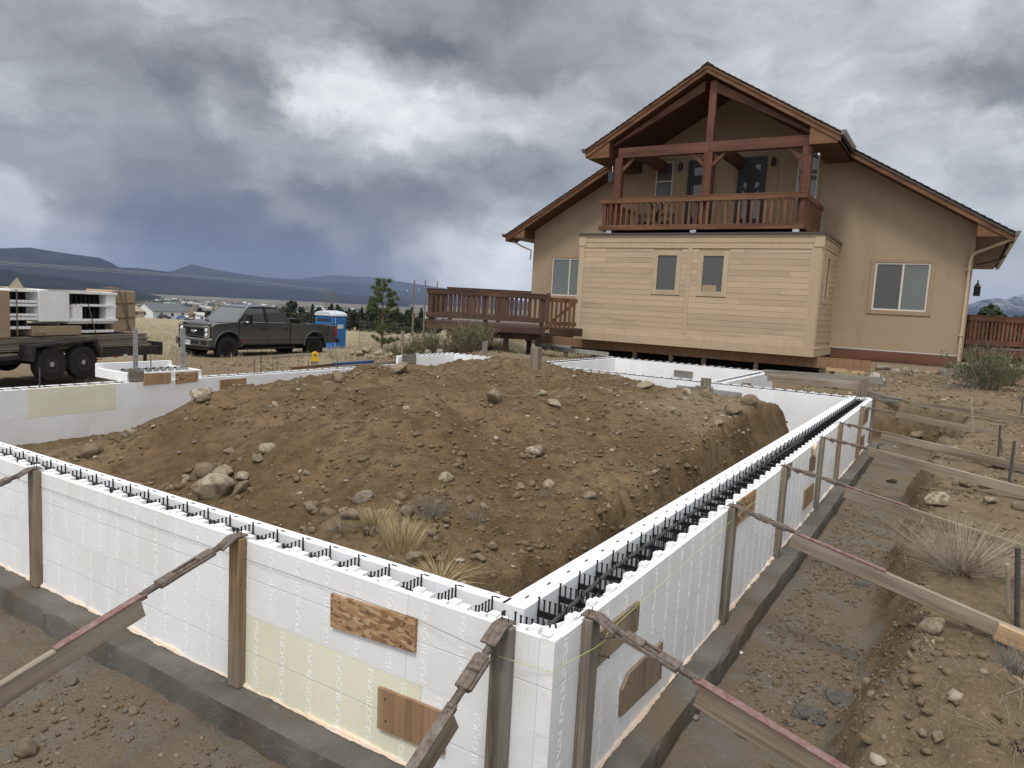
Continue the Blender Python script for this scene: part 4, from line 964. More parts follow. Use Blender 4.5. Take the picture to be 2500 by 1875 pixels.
# yellow-green mason's string and nails at the corner
solo(MB().tube([(-.055, .225, -.105), (-.02, .06, -.118), (-.006, -.006, -.12), (.09, -.018, -.113), (.24, -.055, -.105), (.33, -.07, -.098), (.42, -.045, -.098), (2.5, -.03, -.07), (6, -.03, -.06), (11.8, -.03, -.06)], .0014, 4), 'mason_string', MAT['string'], 'yellow green mason string stretched round the corner and along the right wall', 'string', 0, 0, -.1)
solo(MB().tube([(-.06, .225, -.105), (-.012, .70, -.095), (-.012, 2.2, -.098), (-.012, 6, -.10)], .0012, 4), 'mason_string', MAT['nail'], 'thin dark line stretched along the foreground left wall', 'string', -.05, .225, -.105)
for (a, b, lab) in (((.32, -.05, -.095), (.395, -.085, -.10), 'upper bent nail holding the string on the right corner post'), ((.32, -.05, -.165), (.385, -.07, -.195), 'lower nail in the side of the right corner post')):
    mb = MB().tube([a, b], .0022, 5); mb.tube([b, (b[0] + .002, b[1] - .001, b[2])], .006, 6); solo(mb, 'nail', MAT['nail'], lab, 'nail', *a)
# ---------------------------------------------------------------- house (site coordinates; its front wall is the plane u = HU)
HU = 25.127; SL = .583; RZ = 9.68; RV = 6.85          # ridge
def roof_z(v, drop=0): return RZ - SL * abs(v - RV) - drop
H = thing('house', 'tan stucco house with brown gabled roof, timber framed porch gable and upstairs balcony', 'house', HU, RV, -.2)
V0, V1 = -1.30, 15.05
poly = [(V0, -.25), (V0, roof_z(V0, .28)), (RV, roof_z(RV, .30)), (V1, roof_z(V1, .28)), (V1, -.25)]
# front wall with real openings for the windows and doors
def window(root, u, v0, v1, z0, z1, frame=MAT['frame'], glass_m=MAT['glass'], mull=None, trim=.11, trim_m=MAT['stucco_trim'], fw=.05, rail=None, darkpane=None, name='window'):
    """front plane at u (outwards is -u)"""
    mb = MB()
    if trim:
        e = .035
        mb.box(u - e, u + .01, v0 - trim, v0, z0 - trim, z1 + trim); mb.box(u - e, u + .01, v1, v1 + trim, z0 - trim, z1 + trim)
        mb.box(u - e, u + .01, v0, v1, z0 - trim, z0); mb.box(u - e, u + .01, v0, v1, z1, z1 + trim); mb.build('window_trim', trim_m, root, bevel=.008)
    f = MB(); e = .012
    f.box(u - e, u + .05, v0, v0 + fw, z0, z1); f.box(u - e, u + .05, v1 - fw, v1, z0, z1); f.box(u - e, u + .05, v0 + fw, v1 - fw, z0, z0 + fw); f.box(u - e, u + .05, v0 + fw, v1 - fw, z1 - fw, z1)
    if mull is not None: f.box(u - e - .004, u + .05, mull - .03, mull + .03, z0 + fw, z1 - fw)
    if rail is not None: f.box(u - e - .002, u + .05, v0 + fw, v1 - fw, rail - .022, rail + .022)
    fo = f.build(name, frame, root)
    cells = [(v0 + fw, v1 - fw)] if mull is None else [(v0 + fw, mull - .03), (mull + .03, v1 - fw)]
    zc = [(z0 + fw, z1 - fw)] if rail is None else [(z0 + fw, rail - .022), (rail + .022, z1 - fw)]
    k = 0
    for (a, b) in cells:
        for (c, d) in zc:
            g = MB().box(u + .018, u + .024, a, b, c, d); mt_ = glass_m
            if darkpane is not None and k == darkpane: mt_ = MAT['glass_dark']
            p = g.mesh('pane', mt_, site_org(root)); o = bpy.data.objects.new('pane', p); COL.objects.link(o); o.parent = fo; k += 1
    return fo
open_ = []          # (v0, v1, z0, z1)
def wall_with_holes(root, name, u0, u1, mat, poly_fn, va, vb, zb, holes):
    """vertical strips between hole edges, each cut round its holes"""
    vs_ = sorted(set([va, vb, RV] + [h[0] for h in holes] + [h[1] for h in holes])); vs_ = [x for x in vs_ if va <= x <= vb]
    mb = MB()
    for a, b in zip(vs_[:-1], vs_[1:]):
        mid = (a + b) / 2; hs = sorted([h for h in holes if h[0] < mid < h[1]], key=lambda h: h[2]); z = zb
        for h in hs: mb.box(u0, u1, a, b, z, h[2]); z = h[3]
        mb.prism([(a, z), (b, z), (b, poly_fn(b)), (a, poly_fn(a))], 0, u0, u1)
    o = mb.build(name, mat, root); return o
WIN = [(-.13, 1.50, 1.83, 3.42), (14.05 - 1.63, 14.05, 1.83, 3.42), (8.93, 9.64, 5.62, 7.20), (3.62, 4.33, 5.62, 7.20)]
DOOR = [(5.40, 6.44, 4.42, 7.20), (7.31, 8.34, 4.42, 7.20)]
wall_with_holes(H, 'front_wall', HU, HU + .2, MAT['stucco'], lambda v_: roof_z(v_, .27), V0, V1, -.25, WIN + DOOR)
MB().box(HU + .2, HU + 13, V0, V0 + .2, -.25, roof_z(V0, .27)).build('side_wall', MAT['stucco'], H)
MB().box(HU + .2, HU + 13, V1 - .2, V1, -.25, roof_z(V1, .27)).build('side_wall', MAT['stucco'], H)
MB().prism([(V0 + .2, -.25), (V0 + .2, roof_z(V0, .3)), (RV, roof_z(RV, .3)), (V1 - .2, roof_z(V1, .3)), (V1 - .2, -.25)], 0, HU + 12.8, HU + 13).build('back_wall', MAT['stucco'], H)
MB().prism([(V0 + .3, 0), (V0 + .3, 4.2), (RV, 8.6), (V1 - .3, 4.2), (V1 - .3, 0)], 0, HU + .5, HU + .6).build('room_shade_sheet', M('room_shade', (.05, .045, .04), .9), H)  # dark sheet close behind the openings, room dimness put into its colour
window(H, HU, *WIN[0], mull=.66, darkpane=1, trim=.14); window(H, HU, *WIN[1], mull=13.2, trim=.14)
window(H, HU, *WIN[2], rail=6.45, glass_m=MAT['glass_dark'], trim=.10, darkpane=None); window(H, HU, *WIN[3], rail=6.45, glass_m=MAT['glass'], trim=.10)
for (a, b, c, d) in DOOR:
    mb = MB(); mb.box(HU - .03, HU + .1, a, a + .09, c, d); mb.box(HU - .03, HU + .1, b - .09, b, c, d); mb.box(HU - .03, HU + .1, a + .09, b - .09, d - .09, d); mb.build('door_frame', MAT['frame_dark'], H)
    mb = MB(); i0, i1 = a + .10, b - .10; st = .13
    mb.box(HU, HU + .05, i0, i0 + st, c, d - .1); mb.box(HU, HU + .05, i1 - st, i1, c, d - .1); mb.box(HU, HU + .05, i0 + st, i1 - st, d - .28, d - .1); mb.box(HU, HU + .05, i0 + st, i1 - st, c, c + .3); mb.box(HU, HU + .05, i0 + st, i1 - st, c + 1.42, c + 1.47)
    dr = mb.build('balcony_door', MAT['frame_dark'], H)
    for z0, z1 in ((c + .3, c + 1.42), (c + 1.47, d - .28)):
        p = MB().box(HU + .02, HU + .03, i0 + st, i1 - st, z0, z1).mesh('pane', MAT['glass_door'], site_org(H)); o = bpy.data.objects.new('pane', p); COL.objects.link(o); o.parent = dr
# raised stucco bands beside doors and windows upstairs
for (a, b) in ((8.42, 8.86), (9.70, 9.92), (6.5, 6.56), (7.2, 7.26), (4.98, 5.34), (4.40, 4.60)):
    MB().box(HU - .022, HU + .01, a, b, 4.4, 7.32).build('stucco_band', MAT['stucco_trim'], H, bevel=.006)
# roof
def slope(name, ua, ub, va, vb, mat, top, bot, root=H):
    """roof sheet between two v lines (both on one side of the ridge)"""
    return MB().prism([(va, roof_z(va) + top), (vb, roof_z(vb) + top), (vb, roof_z(vb) + bot), (va, roof_z(va) + bot)], 0, ua, ub).build(name, mat, root)
EV0, EV1 = RV - 9.12, RV + 9.12; UG0, UG1 = RV - 4.33, RV + 4.33; RU = 24.2; GU_ = 21.9
for sgn, ev, ug in ((-1, EV0, UG0), (1, EV1, UG1)):
    slope('roof_deck', RU, HU + 13.6, ev, RV, MAT['shingle'], -.055, -.10)
    slope('roof_deck', GU_, RU, ug, RV, MAT['shingle'], -.055, -.10)
    # shingle courses, one sheet stepped
    mb = MB(); n = 46
    for i in range(n):
        a = ev + (RV - ev) * i / n; b = ev + (RV - ev) * (i + 1.25) / n if i < n - 1 else RV
        u0 = RU - .03 + .02 * ((i * 7) % 3) / 3
        if abs(a - RV) < abs(ug - RV) + .05: u0 = GU_ - .03 + .015 * ((i * 5) % 3) / 3
        mb.prism([(a, roof_z(a) - .020), (b, roof_z(b) - .048), (b, roof_z(b) - .056), (a, roof_z(a) - .056)], 0, u0, HU + 13.6)
    o = mb.build('shingles', MAT['shingle'], H); o['kind'] = 'stuff'
    # rake boards, two steps
    def rake(u, va, vb, t, bt, th, mat='cedar_u'):
        MB().prism([(va, roof_z(va) + t), (vb, roof_z(vb) + t), (vb, roof_z(vb) + bt), (va, roof_z(va) + bt)], 0, u, u + th).build('rake_board', MAT[mat], H)
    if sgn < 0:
        rake(GU_, ug, RV, -.06, -.17, .03, 'cedar_lit'); rake(GU_ + .035, ug, RV, -.17, -.33, .03, 'cedar_lit')  # right slope takes the lit copy of the cedar
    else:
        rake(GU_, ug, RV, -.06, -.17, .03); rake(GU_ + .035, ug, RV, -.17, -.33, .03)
    a_, b_ = (ev, ug - .02) if sgn < 0 else (ug + .02, ev)
    va, vb = (ev, ug) 
    rake(RU, va, vb, -.06, -.16, .03, 'gutter' if sgn < 0 else 'cedar_u'); rake(RU + .035, va, vb, -.16, -.33, .03)
    # soffits
    slope('soffit', RU + .065, HU, va, RV, MAT['soffit'], -.30, -.32); slope('soffit', GU_ + .065, RU + .065, ug, RV, MAT['soffit'], -.30, -.32)
    # boxed eaves seen from the gable end
    e0 = ev + .12 * (-sgn); wv = V0 if sgn < 0 else V1; zb = 4.20
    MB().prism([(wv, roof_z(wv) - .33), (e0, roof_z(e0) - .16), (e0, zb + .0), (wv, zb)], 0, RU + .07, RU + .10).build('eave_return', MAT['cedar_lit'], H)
    MB().box(RU + .10, HU + 13.4, wv, e0, zb, zb + .02).build('eave_soffit', MAT['soffit'], H); MB().box(RU + .10, HU, wv, wv + .02 * -sgn, zb + .02, roof_z(wv) - .33).build('eave_side', MAT['soffit'], H)
    e1 = ug + .08 * (-sgn); wi = RV + sgn * 3.42; zb2 = 6.80
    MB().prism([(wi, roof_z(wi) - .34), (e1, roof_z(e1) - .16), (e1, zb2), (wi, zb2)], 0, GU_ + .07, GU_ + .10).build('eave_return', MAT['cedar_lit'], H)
    MB().box(GU_ + .10, RU + .9, wi, e1, zb2, zb2 + .02).build('eave_soffit', MAT['soffit'], H); MB().box(GU_ + .10, HU, wi, wi - .02 * sgn, zb2 + .02, roof_z(wi) - .33).build('eave_side', MAT['timber'], H)
    # eave fascia and gutters
    MB().box(RU, HU + 13.6, ev - .0, ev + .03 * -sgn, 4.20, roof_z(ev) - .06).build('fascia', MAT['cedar_u'], H)
    gm = MAT['gutter_grey'] if sgn < 0 else MAT['gutter']
    for (u0, u1, e, zt) in ((RU - .06, HU + 13.6, ev, roof_z(ev) - .02), (GU_ - .05, RU + .12, ug, roof_z(ug) - .02)):
        s_ = sgn; MB().prism([(e, zt), (e + s_ * .14, zt + .01), (e + s_ * .14, zt - .04), (e + s_ * .09, zt - .13), (e, zt - .14)], 0, u0, u1).build('gutter', gm, H)
MB().prism([(RV - .22, roof_z(RV - .22) - .01), (RV, RZ + .012), (RV + .22, roof_z(RV + .22) - .01), (RV, RZ - .03)], 0, GU_ - .03, HU + 13.6).build('ridge_cap', MAT['shingle'], H)
# timber frame of the porch gable
PU_ = 22.3
def tb(name, u0, u1, v0, v1, z0, z1, mat='timber'): return MB().box(u0, u1, v0, v1, z0, z1).build(name, MAT[mat], H, bevel=.01)
for vc, zt in ((9.94, 6.80), (6.67, 6.80), (3.50, 6.80)):
    tb('porch_post', PU_ - .13, PU_ + .13, vc - .145, vc + .145, 4.25, zt, 'timber_z')
tb('tie_beam', PU_ - .12, PU_ + .12, 6.67, 9.98, 6.80, 7.15); tb('tie_beam', PU_ - .12, PU_ + .12, 3.36, 6.665, 6.80, 7.15)
tb('king_post', PU_ - .10, PU_ + .10, 6.56, 6.80, 7.15, roof_z(6.7) - .45, 'timber_z')
for sgn in (-1, 1):
    a, b = RV + sgn * .12, RV + sgn * 3.5
    MB().prism([(a, roof_z(a) - .42), (b, roof_z(b) - .42), (b, max(roof_z(b) - .76, 7.15)), (a, roof_z(a) - .76)], 0, PU_ - .09, PU_ + .09).build('rafter', MAT['timber'], H)
for vc, s_ in ((9.94, -1), (6.67, -1), (6.67, 1), (3.50, 1)):
    o_ = .145 * s_; mb = MB(); mb.prism([(vc + o_, 6.32), (vc + o_, 6.48), (vc + o_ + s_ * .34, 6.80), (vc + o_ + s_ * .48, 6.80)], 0, PU_ - .05, PU_ + .05); mb.build('knee_brace', MAT['timber'], H)
for vc in (9.3, 6.35):
    tb('purlin', PU_ + .12, HU, vc - .14, vc + .14, 6.78, 7.14)
# belt of flashing and red board low on the wall at the right, downspouts
tb('flashing', HU - .03, HU, -1.18, 2.7, .43, .47, 'flash'); tb('belt_board', HU - .045, HU, -1.18, 2.74, .10, .42, 'timber')
MB().box(HU - .03, HU, V0 - .02, 2.3, -.25, .00).build('plinth_band', MAT['stucco_trim'], H)
def spout(pts, r=.045, name='downspout', mat='downspout'):
    mb = MB(); mb.tube(pts, r, 8); return mb.build(name, MAT[mat], H, True)
ze = roof_z(EV0) - .13
spout([(RU + .1, EV0 - .06, ze), (RU + .1, EV0 + .0, ze - .10), (RU + .22, EV0 + .25, ze - .20), (HU - .12, V0 - .05, ze - .46), (HU - .08, V0 + .06, ze - .56), (HU - .07, V0 + .09, ze - .75), (HU - .07, V0 + .10, .12)])
for z_ in (3.2, 1.1): tb('strap', HU - .13, HU, V0 + .03, V0 + .17, z_, z_ + .03, 'downspout')
ze1 = roof_z(EV1) - .13
spout([(RU + .5, EV1 + .05, ze1), (RU + .5, EV1 - .05, ze1 - .12), (RU + .6, EV1 - .5, ze1 - .34), (RU + .8, V1 + .05, ze1 - .50), (RU + .8, V1 + .06, ze1 - .9)], .035)
spout([(HU + 6, EV0 - .06, ze), (HU + 6, EV0 + .1, ze - .2), (HU + 6, V0 - .1, ze - .4)], .045, mat='gutter_grey')
# ---------------------------------------------------------------- lean-to room in front (boards on all sides)
BU, BV0, BV1, BZ0, BZ1 = 21.772, 2.70, 11.08, .20, 4.07
A = thing('house_extension', 'raised beige boarded room under the balcony with two small windows', 'house extension', BU, 6.88, BZ0)
def bx(name, u0, u1, v0, v1, z0, z1, mat='siding_trim', bev=.004): return MB().box(u0, u1, v0, v1, z0, z1).build(name, MAT[mat], A, bevel=bev)
bx('sheathing', BU + .03, BU + .06, BV0 + .03, BV1, .25, 4.0); bx('side_sheathing', BU + .06, HU, BV0 + .03, BV0 + .06, .25, 4.0); bx('side_sheathing', BU + .06, HU, BV1 - .03, BV1, .25, 4.0)
WX = [(5.72, 6.40, 2.13, 3.31), (7.33, 8.01, 2.13, 3.31)]; TR = .17
rows = [(.63 + i * .186, .63 + (i + 1) * .186) for i in range(16)]
def board_row(v0, v1, z0, z1, face='F'):
    L = v1 - v0
    mb = MB()
    if face == 'F': mb.prism([(BU - .013, z0), (BU + .03, z0), (BU + .03, z1), (BU - .008, z1)], 1, v0, v1)
    else: mb.prism([(BV0 - .013, z0), (BV0 + .03, z0), (BV0 + .03, z1), (BV0 - .008, z1)], 0, v0, v1)
    return mb.build('siding_board', MAT['siding'], A)
for (va, vb) in ((BV0 + .22, 6.81), (6.95, BV1 - .22)):
    for (z0, z1) in rows:
        z1 = min(z1, 3.54) - .004
        jn = random.uniform(va + .5, vb - .5); segs = [(va, jn - .002), (jn + .002, vb)] if random.random() < .55 and not any(jn > a - TR - .2 and jn < b + TR + .2 for (a, b, c, d) in WX) else [(va, vb)]
        for (a, b, c, d) in WX:
            a_, b_, c_, d_ = a - TR, b + TR, c - TR, d + TR
            if z1 > c_ and z0 < d_:
                segs = [s for (s0, s1) in segs for s in ([(s0, a_), (b_, s1)] if a_ > s0 and b_ < s1 else [(s0, s1)])]
        for (s0, s1) in segs: board_row(s0, s1, z0, z1)
        if random.random() < .0: pass
for (a, b, c, d) in WX:
    bx('window_trim', BU - .03, BU + .03, a - TR, a, c - TR, d + TR); bx('window_trim', BU - .03, BU + .03, b, b + TR, c - TR, d + TR)
    bx('window_trim', BU - .03, BU + .03, a, b, c - TR, c); bx('window_trim', BU - .03, BU + .03, a, b, d, d + TR)
    bx('pane', BU + .012, BU + .018, a, b, c, d, 'glass_dark', 0)
MB().box(BU + .004, BU + .011, 5.9, 6.38, 2.14, 2.34).build('box_inside_window', MAT['cardboard'], A)
bx('centre_batten', BU - .028, BU + .03, 6.81, 6.95, .63, 3.56)
bx('corner_board', BU - .034, BU + .03, BV0, BV0 + .22, .46, 3.66); bx('corner_board', BU - .034, BU + .03, BV1 - .22, BV1, .46, 3.66)
bx('corner_board', BU + .03, BU + .25, BV0 - .03, BV0 + .02, .46, 3.66); bx('corner_board', HU - .12, HU, BV0 - .03, BV0 + .02, .46, 3.66)
bx('inner_corner_strip', BU - .024, BU + .03, BV0 + .221, BV0 + .30, .63, 3.56); bx('bottom_board', BU - .024, BU + .03, BV0 + .22, BV1 - .22, .46, .629)
bx('head_board', BU - .026, BU + .03, BV0 + .22, BV1 - .22, 3.56, 3.74); bx('frieze_board', BU - .040, BU + .03, BV0 + .22, BV1 - .22, 3.745, 3.93)
bx('frieze_cap', BU - .06, BU + .03, BV0 - .03, BV1 + .02, 3.935, 4.0)
bx('corner_block', BU - .055, BU + .1, BV0 - .05, BV0 + .24, 3.62, 3.934); bx('corner_block', BU - .055, BU + .1, BV1 - .24, BV1 + .02, 3.62, 3.934)
bx('skirt_board', BU - .06, BU + .03, BV0 - .05, BV1 + .02, BZ0, .455); bx('skirt_board', BU + .03, HU - .0, BV0 - .06, BV0 + .02, BZ0, .455); bx('skirt_board', BU + .03, HU, BV1 - .02, BV1 + .02, BZ0, .455)
bx('skirt_ledge', BU - .075, HU, BV0 - .075, BV0 + .02, .456, .48)
for (z0, z1) in rows: 
    z1 = min(z1, 3.60) - .004
    if z0 > 1.9 and z1 < 3.45:
        board_row(BU + .25, BU + .9, z0, z1, 'S'); board_row(BU + 1.75, HU - .12, z0, z1, 'S')
    else: board_row(BU + .25, HU - .12, z0, z1, 'S')
for z0 in (3.62, 3.73, 3.83): board_row(BU + .12, HU, z0, z0 + .10, 'S')
bx('frieze_cap', BU + .03, HU, BV0 - .05, BV0 + .02, 3.935, 4.0)
bx('side_window_trim', BU + .9, BU + 1.08, BV0 - .03, BV0 + .03, 1.9, 3.5); bx('side_window_trim', BU + 1.57, BU + 1.75, BV0 - .03, BV0 + .03, 1.9, 3.5); bx('side_window_trim', BU + 1.08, BU + 1.57, BV0 - .03, BV0 + .03, 1.9, 2.08); bx('side_window_trim', BU + 1.08, BU + 1.57, BV0 - .03, BV0 + .03, 3.36, 3.5)
bx('side_pane', BU + 1.08, BU + 1.57, BV0 + .005, BV0 + .012, 2.08, 3.36, 'glass_dark', 0)
bx('roof_edge', BU - .10, HU, BV0 - .09, BV1 + .05, 4.004, 4.075, 'gutter', 0)
bx('floor', BU + .03, HU, BV0 + .02, BV1 - .02, .21, .25, 'soffit', 0)
# long LVL beam and posts below it
Bm = thing('support_beam', 'long orange laminated beam under the beige room, dark nail lines across it', 'beam', 22.6, 7, -.2)
MB().box(22.5, 22.64, 1.10, 13.5, -.16, .19).build('beam', MAT['lvl'], Bm)
for i, v_ in enumerate((13.2, 11.9, 10.7, 9.0, 7.6, 6.4, 4.6, 2.2)):
    MB().box(22.66, 22.78, v_ - .07, v_ + .07, -.75, -.16 if i % 2 else .1).build('support_post', MAT['lumber_mid'], Bm)
MB().box(24.6, 24.7, 2.9, 14.9, -.7, .2).build('shade_sheet', M('crawlspace_shade', (.02, .017, .015), .95), Bm)  # dark sheet behind the beam: shade of the open gap put into its colour
plank('orange block lying below the right end of the laminated beam', (22.2, 2.3, -.16), (22.2, 1.7, -.16), .09, .10, MAT['lumber_tan'], 'timber_block', 'timber block')
plank('small orange offcut on the dirt by the beam end', (22.0, 1.55, -.17), (22.1, 1.2, -.17), .07, .09, MAT['lumber_tan'], 'timber_block', 'timber block')
# ---------------------------------------------------------------- balcony on the roof of the lean-to
BA = thing('balcony', 'orange cedar balcony with pickets over the beige boarded room', 'balcony', 22.1, 6.9, 4.2)
b0, b1, bu, bz0, bz1 = 3.40, 10.44, 22.06, 4.24, 5.33
PICK = MB().box(-.019, .019, -.044, .044, 0, .80).mesh('picket', MAT['cedar']); PICK2 = PICK
def bb(name, *a, mat='cedar_u', bev=.006): return MB().box(*a).build(name, MAT[mat], BA, bevel=bev)
bb('floor_boards', bu + .1, HU, b0 + .05, b1 - .05, 4.25, 4.30)
bb('bottom_board', bu - .02, bu + .02, b0 - .04, b1 + .08, 4.22, 4.40); bb('bottom_board', bu + .02, HU, b0 - .04, b0, 4.22, 4.40, mat='cedar'); bb('bottom_board', bu + .02, HU, b1, b1 + .04, 4.22, 4.40, mat='cedar')
bb('top_board', bu - .05, bu - .012, b0 - .06, b1 + .06, 5.17, 5.335); bb('top_board', bu - .012, HU, b0 - .06, b0 - .022, 5.17, 5.335, mat='cedar'); bb('top_board', bu - .012, HU, b1 + .022, b1 + .06, 5.17, 5.335, mat='cedar')
bb('hand_rail', bu - .06, bu + .10, b0 - .06, b1 + .06, 5.336, 5.37)
n = 33
for i in range(n):
    v_ = b0 + .16 + (b1 - b0 - .32) * i / (n - 1)
    if any(abs(v_ - q_) < .12 for q_ in (3.48, 6.92, 10.3)): continue
    inst('picket', PICK, BA, (bu, v_, 4.40), (0, 0, 0))
for i in range(13): inst('picket', PICK, BA, (bu + .25 + i * .215, b0 - .02, 4.40), (0, 0, math.pi / 2)); inst('picket', PICK, BA, (bu + .25 + i * .215, b1 + .02, 4.40), (0, 0, math.pi / 2))
for v_ in (3.47, 6.92, 10.34): bb('rail_post', bu + .02, bu + .13, v_ - .075, v_ + .075, 4.24, 5.33, mat='timber_z')
for v_ in (3.6, 6.95, 10.1): bb('metal_shoe', bu + .0, bu + .2, v_ - .10, v_ + .10, 4.08, 4.215, mat='galv', bev=0)
# things standing or hanging there
def lantern(v_, label):
    t = thing('wall_lantern', label, 'wall lantern', HU - .05, v_, 6.9)
    MB().box(HU - .03, HU - .002, v_ - .05, v_ + .05, 6.86, 7.1).build('back_plate', MAT['frame_dark'], t)
    MB().lathe([(.05, -.14), (.085, -.11), (.075, .06), (.10, .07), (.03, .15), (.012, .17)], (HU - .14, v_, 6.95), 2, 8).build('lamp_body', MAT['frame_dark'], t, True)
    MB().lathe([(.052, -.08), (.058, .04)], (HU - .14, v_, 6.95), 2, 8).build('lamp_glass', MAT['lamp_dark'], t, True)
lantern(8.62, 'black wall lantern between the left window and the left balcony door'); lantern(5.16, 'black wall lantern between the right balcony door and the right window')
def adirondack(u_, v_, rot, label):
    t = thing('garden_chair', label, 'chair', u_, v_, 4.31, rot=TH + rot); ORG[t.name] = (0, 0, 0)
    m_ = M('chair_black', (.015, .016, .02), .5)
    for i in range(5): MB().beam((.32, -.22 + i * .11, .30), (.62 + .02, -.22 + i * .11, 1.05 - abs(i - 2) * .04), .095, .02, (1, 0, 0)).build('back_slat', m_, t)
    for i in range(6): MB().box(-.22 + i * .095, -.14 + i * .095, -.27, .27, .36 - i * .018, .38 - i * .018).build('seat_slat', m_, t)
    for s_ in (-1, 1):
        MB().box(-.24, .45, s_ * .30 - .06, s_ * .30 + .06, .58, .605).build('arm', m_, t); MB().box(-.2, -.12, s_ * .30 - .02, s_ * .30 + .02, 0, .58).build('leg', m_, t); MB().beam((-.18, s_ * .27, .33), (.5, s_ * .27, .02), .025, .10).build('leg', m_, t)
adirondack(23.4, 9.3, -1.4, 'black slatted garden chair on the balcony, the one nearer the left post'); adirondack(23.3, 8.35, 2.0, 'low black garden chair on the balcony in front of the left door')
t = thing('security_light', 'small security lamp on the right porch post under the eave', 'outdoor lamp', 22.3, 3.25, 6.4)
MB().tube([(22.3, 3.36, 6.62), (22.3, 3.22, 6.60)], .02, 6).build('arm', MAT['frame_dark'], t); MB().lathe([(.04, -.05), (.075, 0), (.06, .06)], (22.28, 3.16, 6.52), 2, 12).build('lamp_head', MAT['chrome'], t, True); MB().box(22.27, 22.32, 3.30, 3.36, 5.95, 6.1).build('camera_body', MAT['frame_dark'], t)
t = thing('outdoor_speaker', 'dark loudspeaker hanging on the left porch post below the eave', 'speaker', 22.3, 10.2, 6.2)
MB().box(22.2, 22.4, 10.12, 10.34, 5.95, 6.35).build('speaker_box', MAT['frame_dark'], t, bevel=.02); MB().tube([(22.25, 10.2, 6.36), (22.25, 10.2, 6.55)], .015, 6).build('bracket', MAT['chrome'], t)
# far wall lamp at the right side of the house
t = thing('hanging_lantern', 'small lantern on the far side wall beyond the right eave', 'wall lantern', 30, V0 - .2, 2.9)
MB().box(29.9, 30.1, V0 - .34, V0 - .12, 2.6, 2.95).build('lamp_body', MAT['frame_dark'], t); MB().lathe([(.12, 0), (.02, .16), (.035, .2), (.01, .26)], (30, V0 - .23, 2.95), 2, 8).build('lamp_top', MAT['gutter_grey'], t, True)

# ---------------------------------------------------------------- decks (world coordinates)
def at_depth(px, py, Y):
    d = ray(px, py); return Vector(CAM + d * (Y / d[1]))
def deck(label, F0, F1, back, zf, zr, posts, mat='deckwood_z', matb='deckwood', pitch=.165, rail_back=True, zr_back=None, legs=(), pw=.088, cat='deck'):
    """F0->F1 front edge; back = vector to the rear edge"""
    F0 = Vector((F0[0], F0[1], 0)); F1 = Vector((F1[0], F1[1], 0)); d = (F1 - F0); L = d.length; d.normalize(); ang = math.atan2(d.y, d.x)
    t = thing('timber_deck', label, cat, F0.x, F0.y, zf, rot=ang, world=True)
    nb = Vector((-d.y, d.x, 0)); D = back
    zz = lambda z: z - zf
    def B(name, x0, x1, y0, y1, z0, z1, m=matb): return MB().box(x0, x1, y0, y1, zz(z0), zz(z1)).build(name, MAT[m], t, bevel=.004)
    n = int(D / .145)
    for i in range(n): B('floor_board', -.05, L + .03, i * .145, i * .145 + .138, zf - .035, zf)
    B('rim_board', -.03, L, -.04, 0, zf - .26, zf - .037); B('rim_board', -.03, .01, 0, D, zf - .26, zf - .037)
    B('lower_beam', .6, L - .3, .6, .7, zf - .50, zf - .262)
    pk = MB().box(-pw / 2, pw / 2, -.018, .018, 0, zr - .05 - (zf + .22)).mesh('picket', MAT[mat])
    def side(y, zr_, xa, xb):
        B('top_board', xa - .04, xb, y - .05, y - .012, zr_ - .15, zr_); B('bottom_board', xa - .06, xb - .06, y - .05, y - .012, zf + .13, zf + .30); B('hand_rail', xa - .05, xb + .03, y - .06, y + .08, zr_ + .002, zr_ + .037)
        k = int((xb - xa) / pitch)
        for i in range(k): inst('picket', pk, t, (xa + .12 + i * pitch, y + .008, zz(zf + .18)), (0, 0, 0), (1, 1, (zr_ - zf - .2) / (zr - zf - .27)))
        for p in posts: B('rail_post', p - .07, p + .07, y + .03, y + .13, zf - .2, zr_ - .002, 'deckwood_z')
    side(0, zr, 0, L)
    if rail_back: side(D, zr_back or zr, 0, L * .8)
    k = int(D / pitch)
    for i in range(k): inst('picket', pk, t, (-.01, .2 + i * pitch, zz(zf + .18)), (0, 0, math.pi / 2))
    B('top_board', -.05, -.012, -.05, D, zr - .15, zr)
    for (x, y, zb) in legs: B('leg', x - .09, x + .09, y - .09, y + .09, zb, zf - .262)
    return t, d, nb
F0 = at_depth(1046.4, 706, 25.3); F1 = at_depth(1336, 721.5, 24.9)
deck('dark brown timber deck on posts at the left of the house', F0, F1, 3.6, .62, 1.71, (.1, 2.05, 4.0), zr_back=1.86, legs=[(.9, .5, -.6), (2.75, .5, -.6), (3.9, .5, -.6), (1.9, 2.8, -.8), (3.4, 2.8, -.8)])
G1 = at_depth(1345, 722, 25.0); G2 = at_depth(1412, 728, 26.1)
d_ = Vector((G2.x - G1.x, G2.y - G1.y, 0)); Lg = d_.length; t = thing('deck_gate', 'lighter brown gate with a diagonal brace between deck and beige room', 'gate', G1.x, G1.y, .6, rot=math.atan2(d_.y, d_.x), world=True)
for i in range(6): MB().box(.05 + i * Lg / 6.2, .05 + i * Lg / 6.2 + .085, -.02, .02, .02, 1.05).build('picket', MAT['deckwood_lit'], t)
MB().box(0, Lg, .022, .06, .90, 1.05).build('rail', MAT['deckwood_lit'], t); MB().box(0, Lg, .022, .06, .08, .22).build('rail', MAT['deckwood_lit'], t); MB().beam((.1, .04, .2), (Lg - .1, .045, .92), .035, .09).build('diagonal', MAT['deckwood_lit'], t)
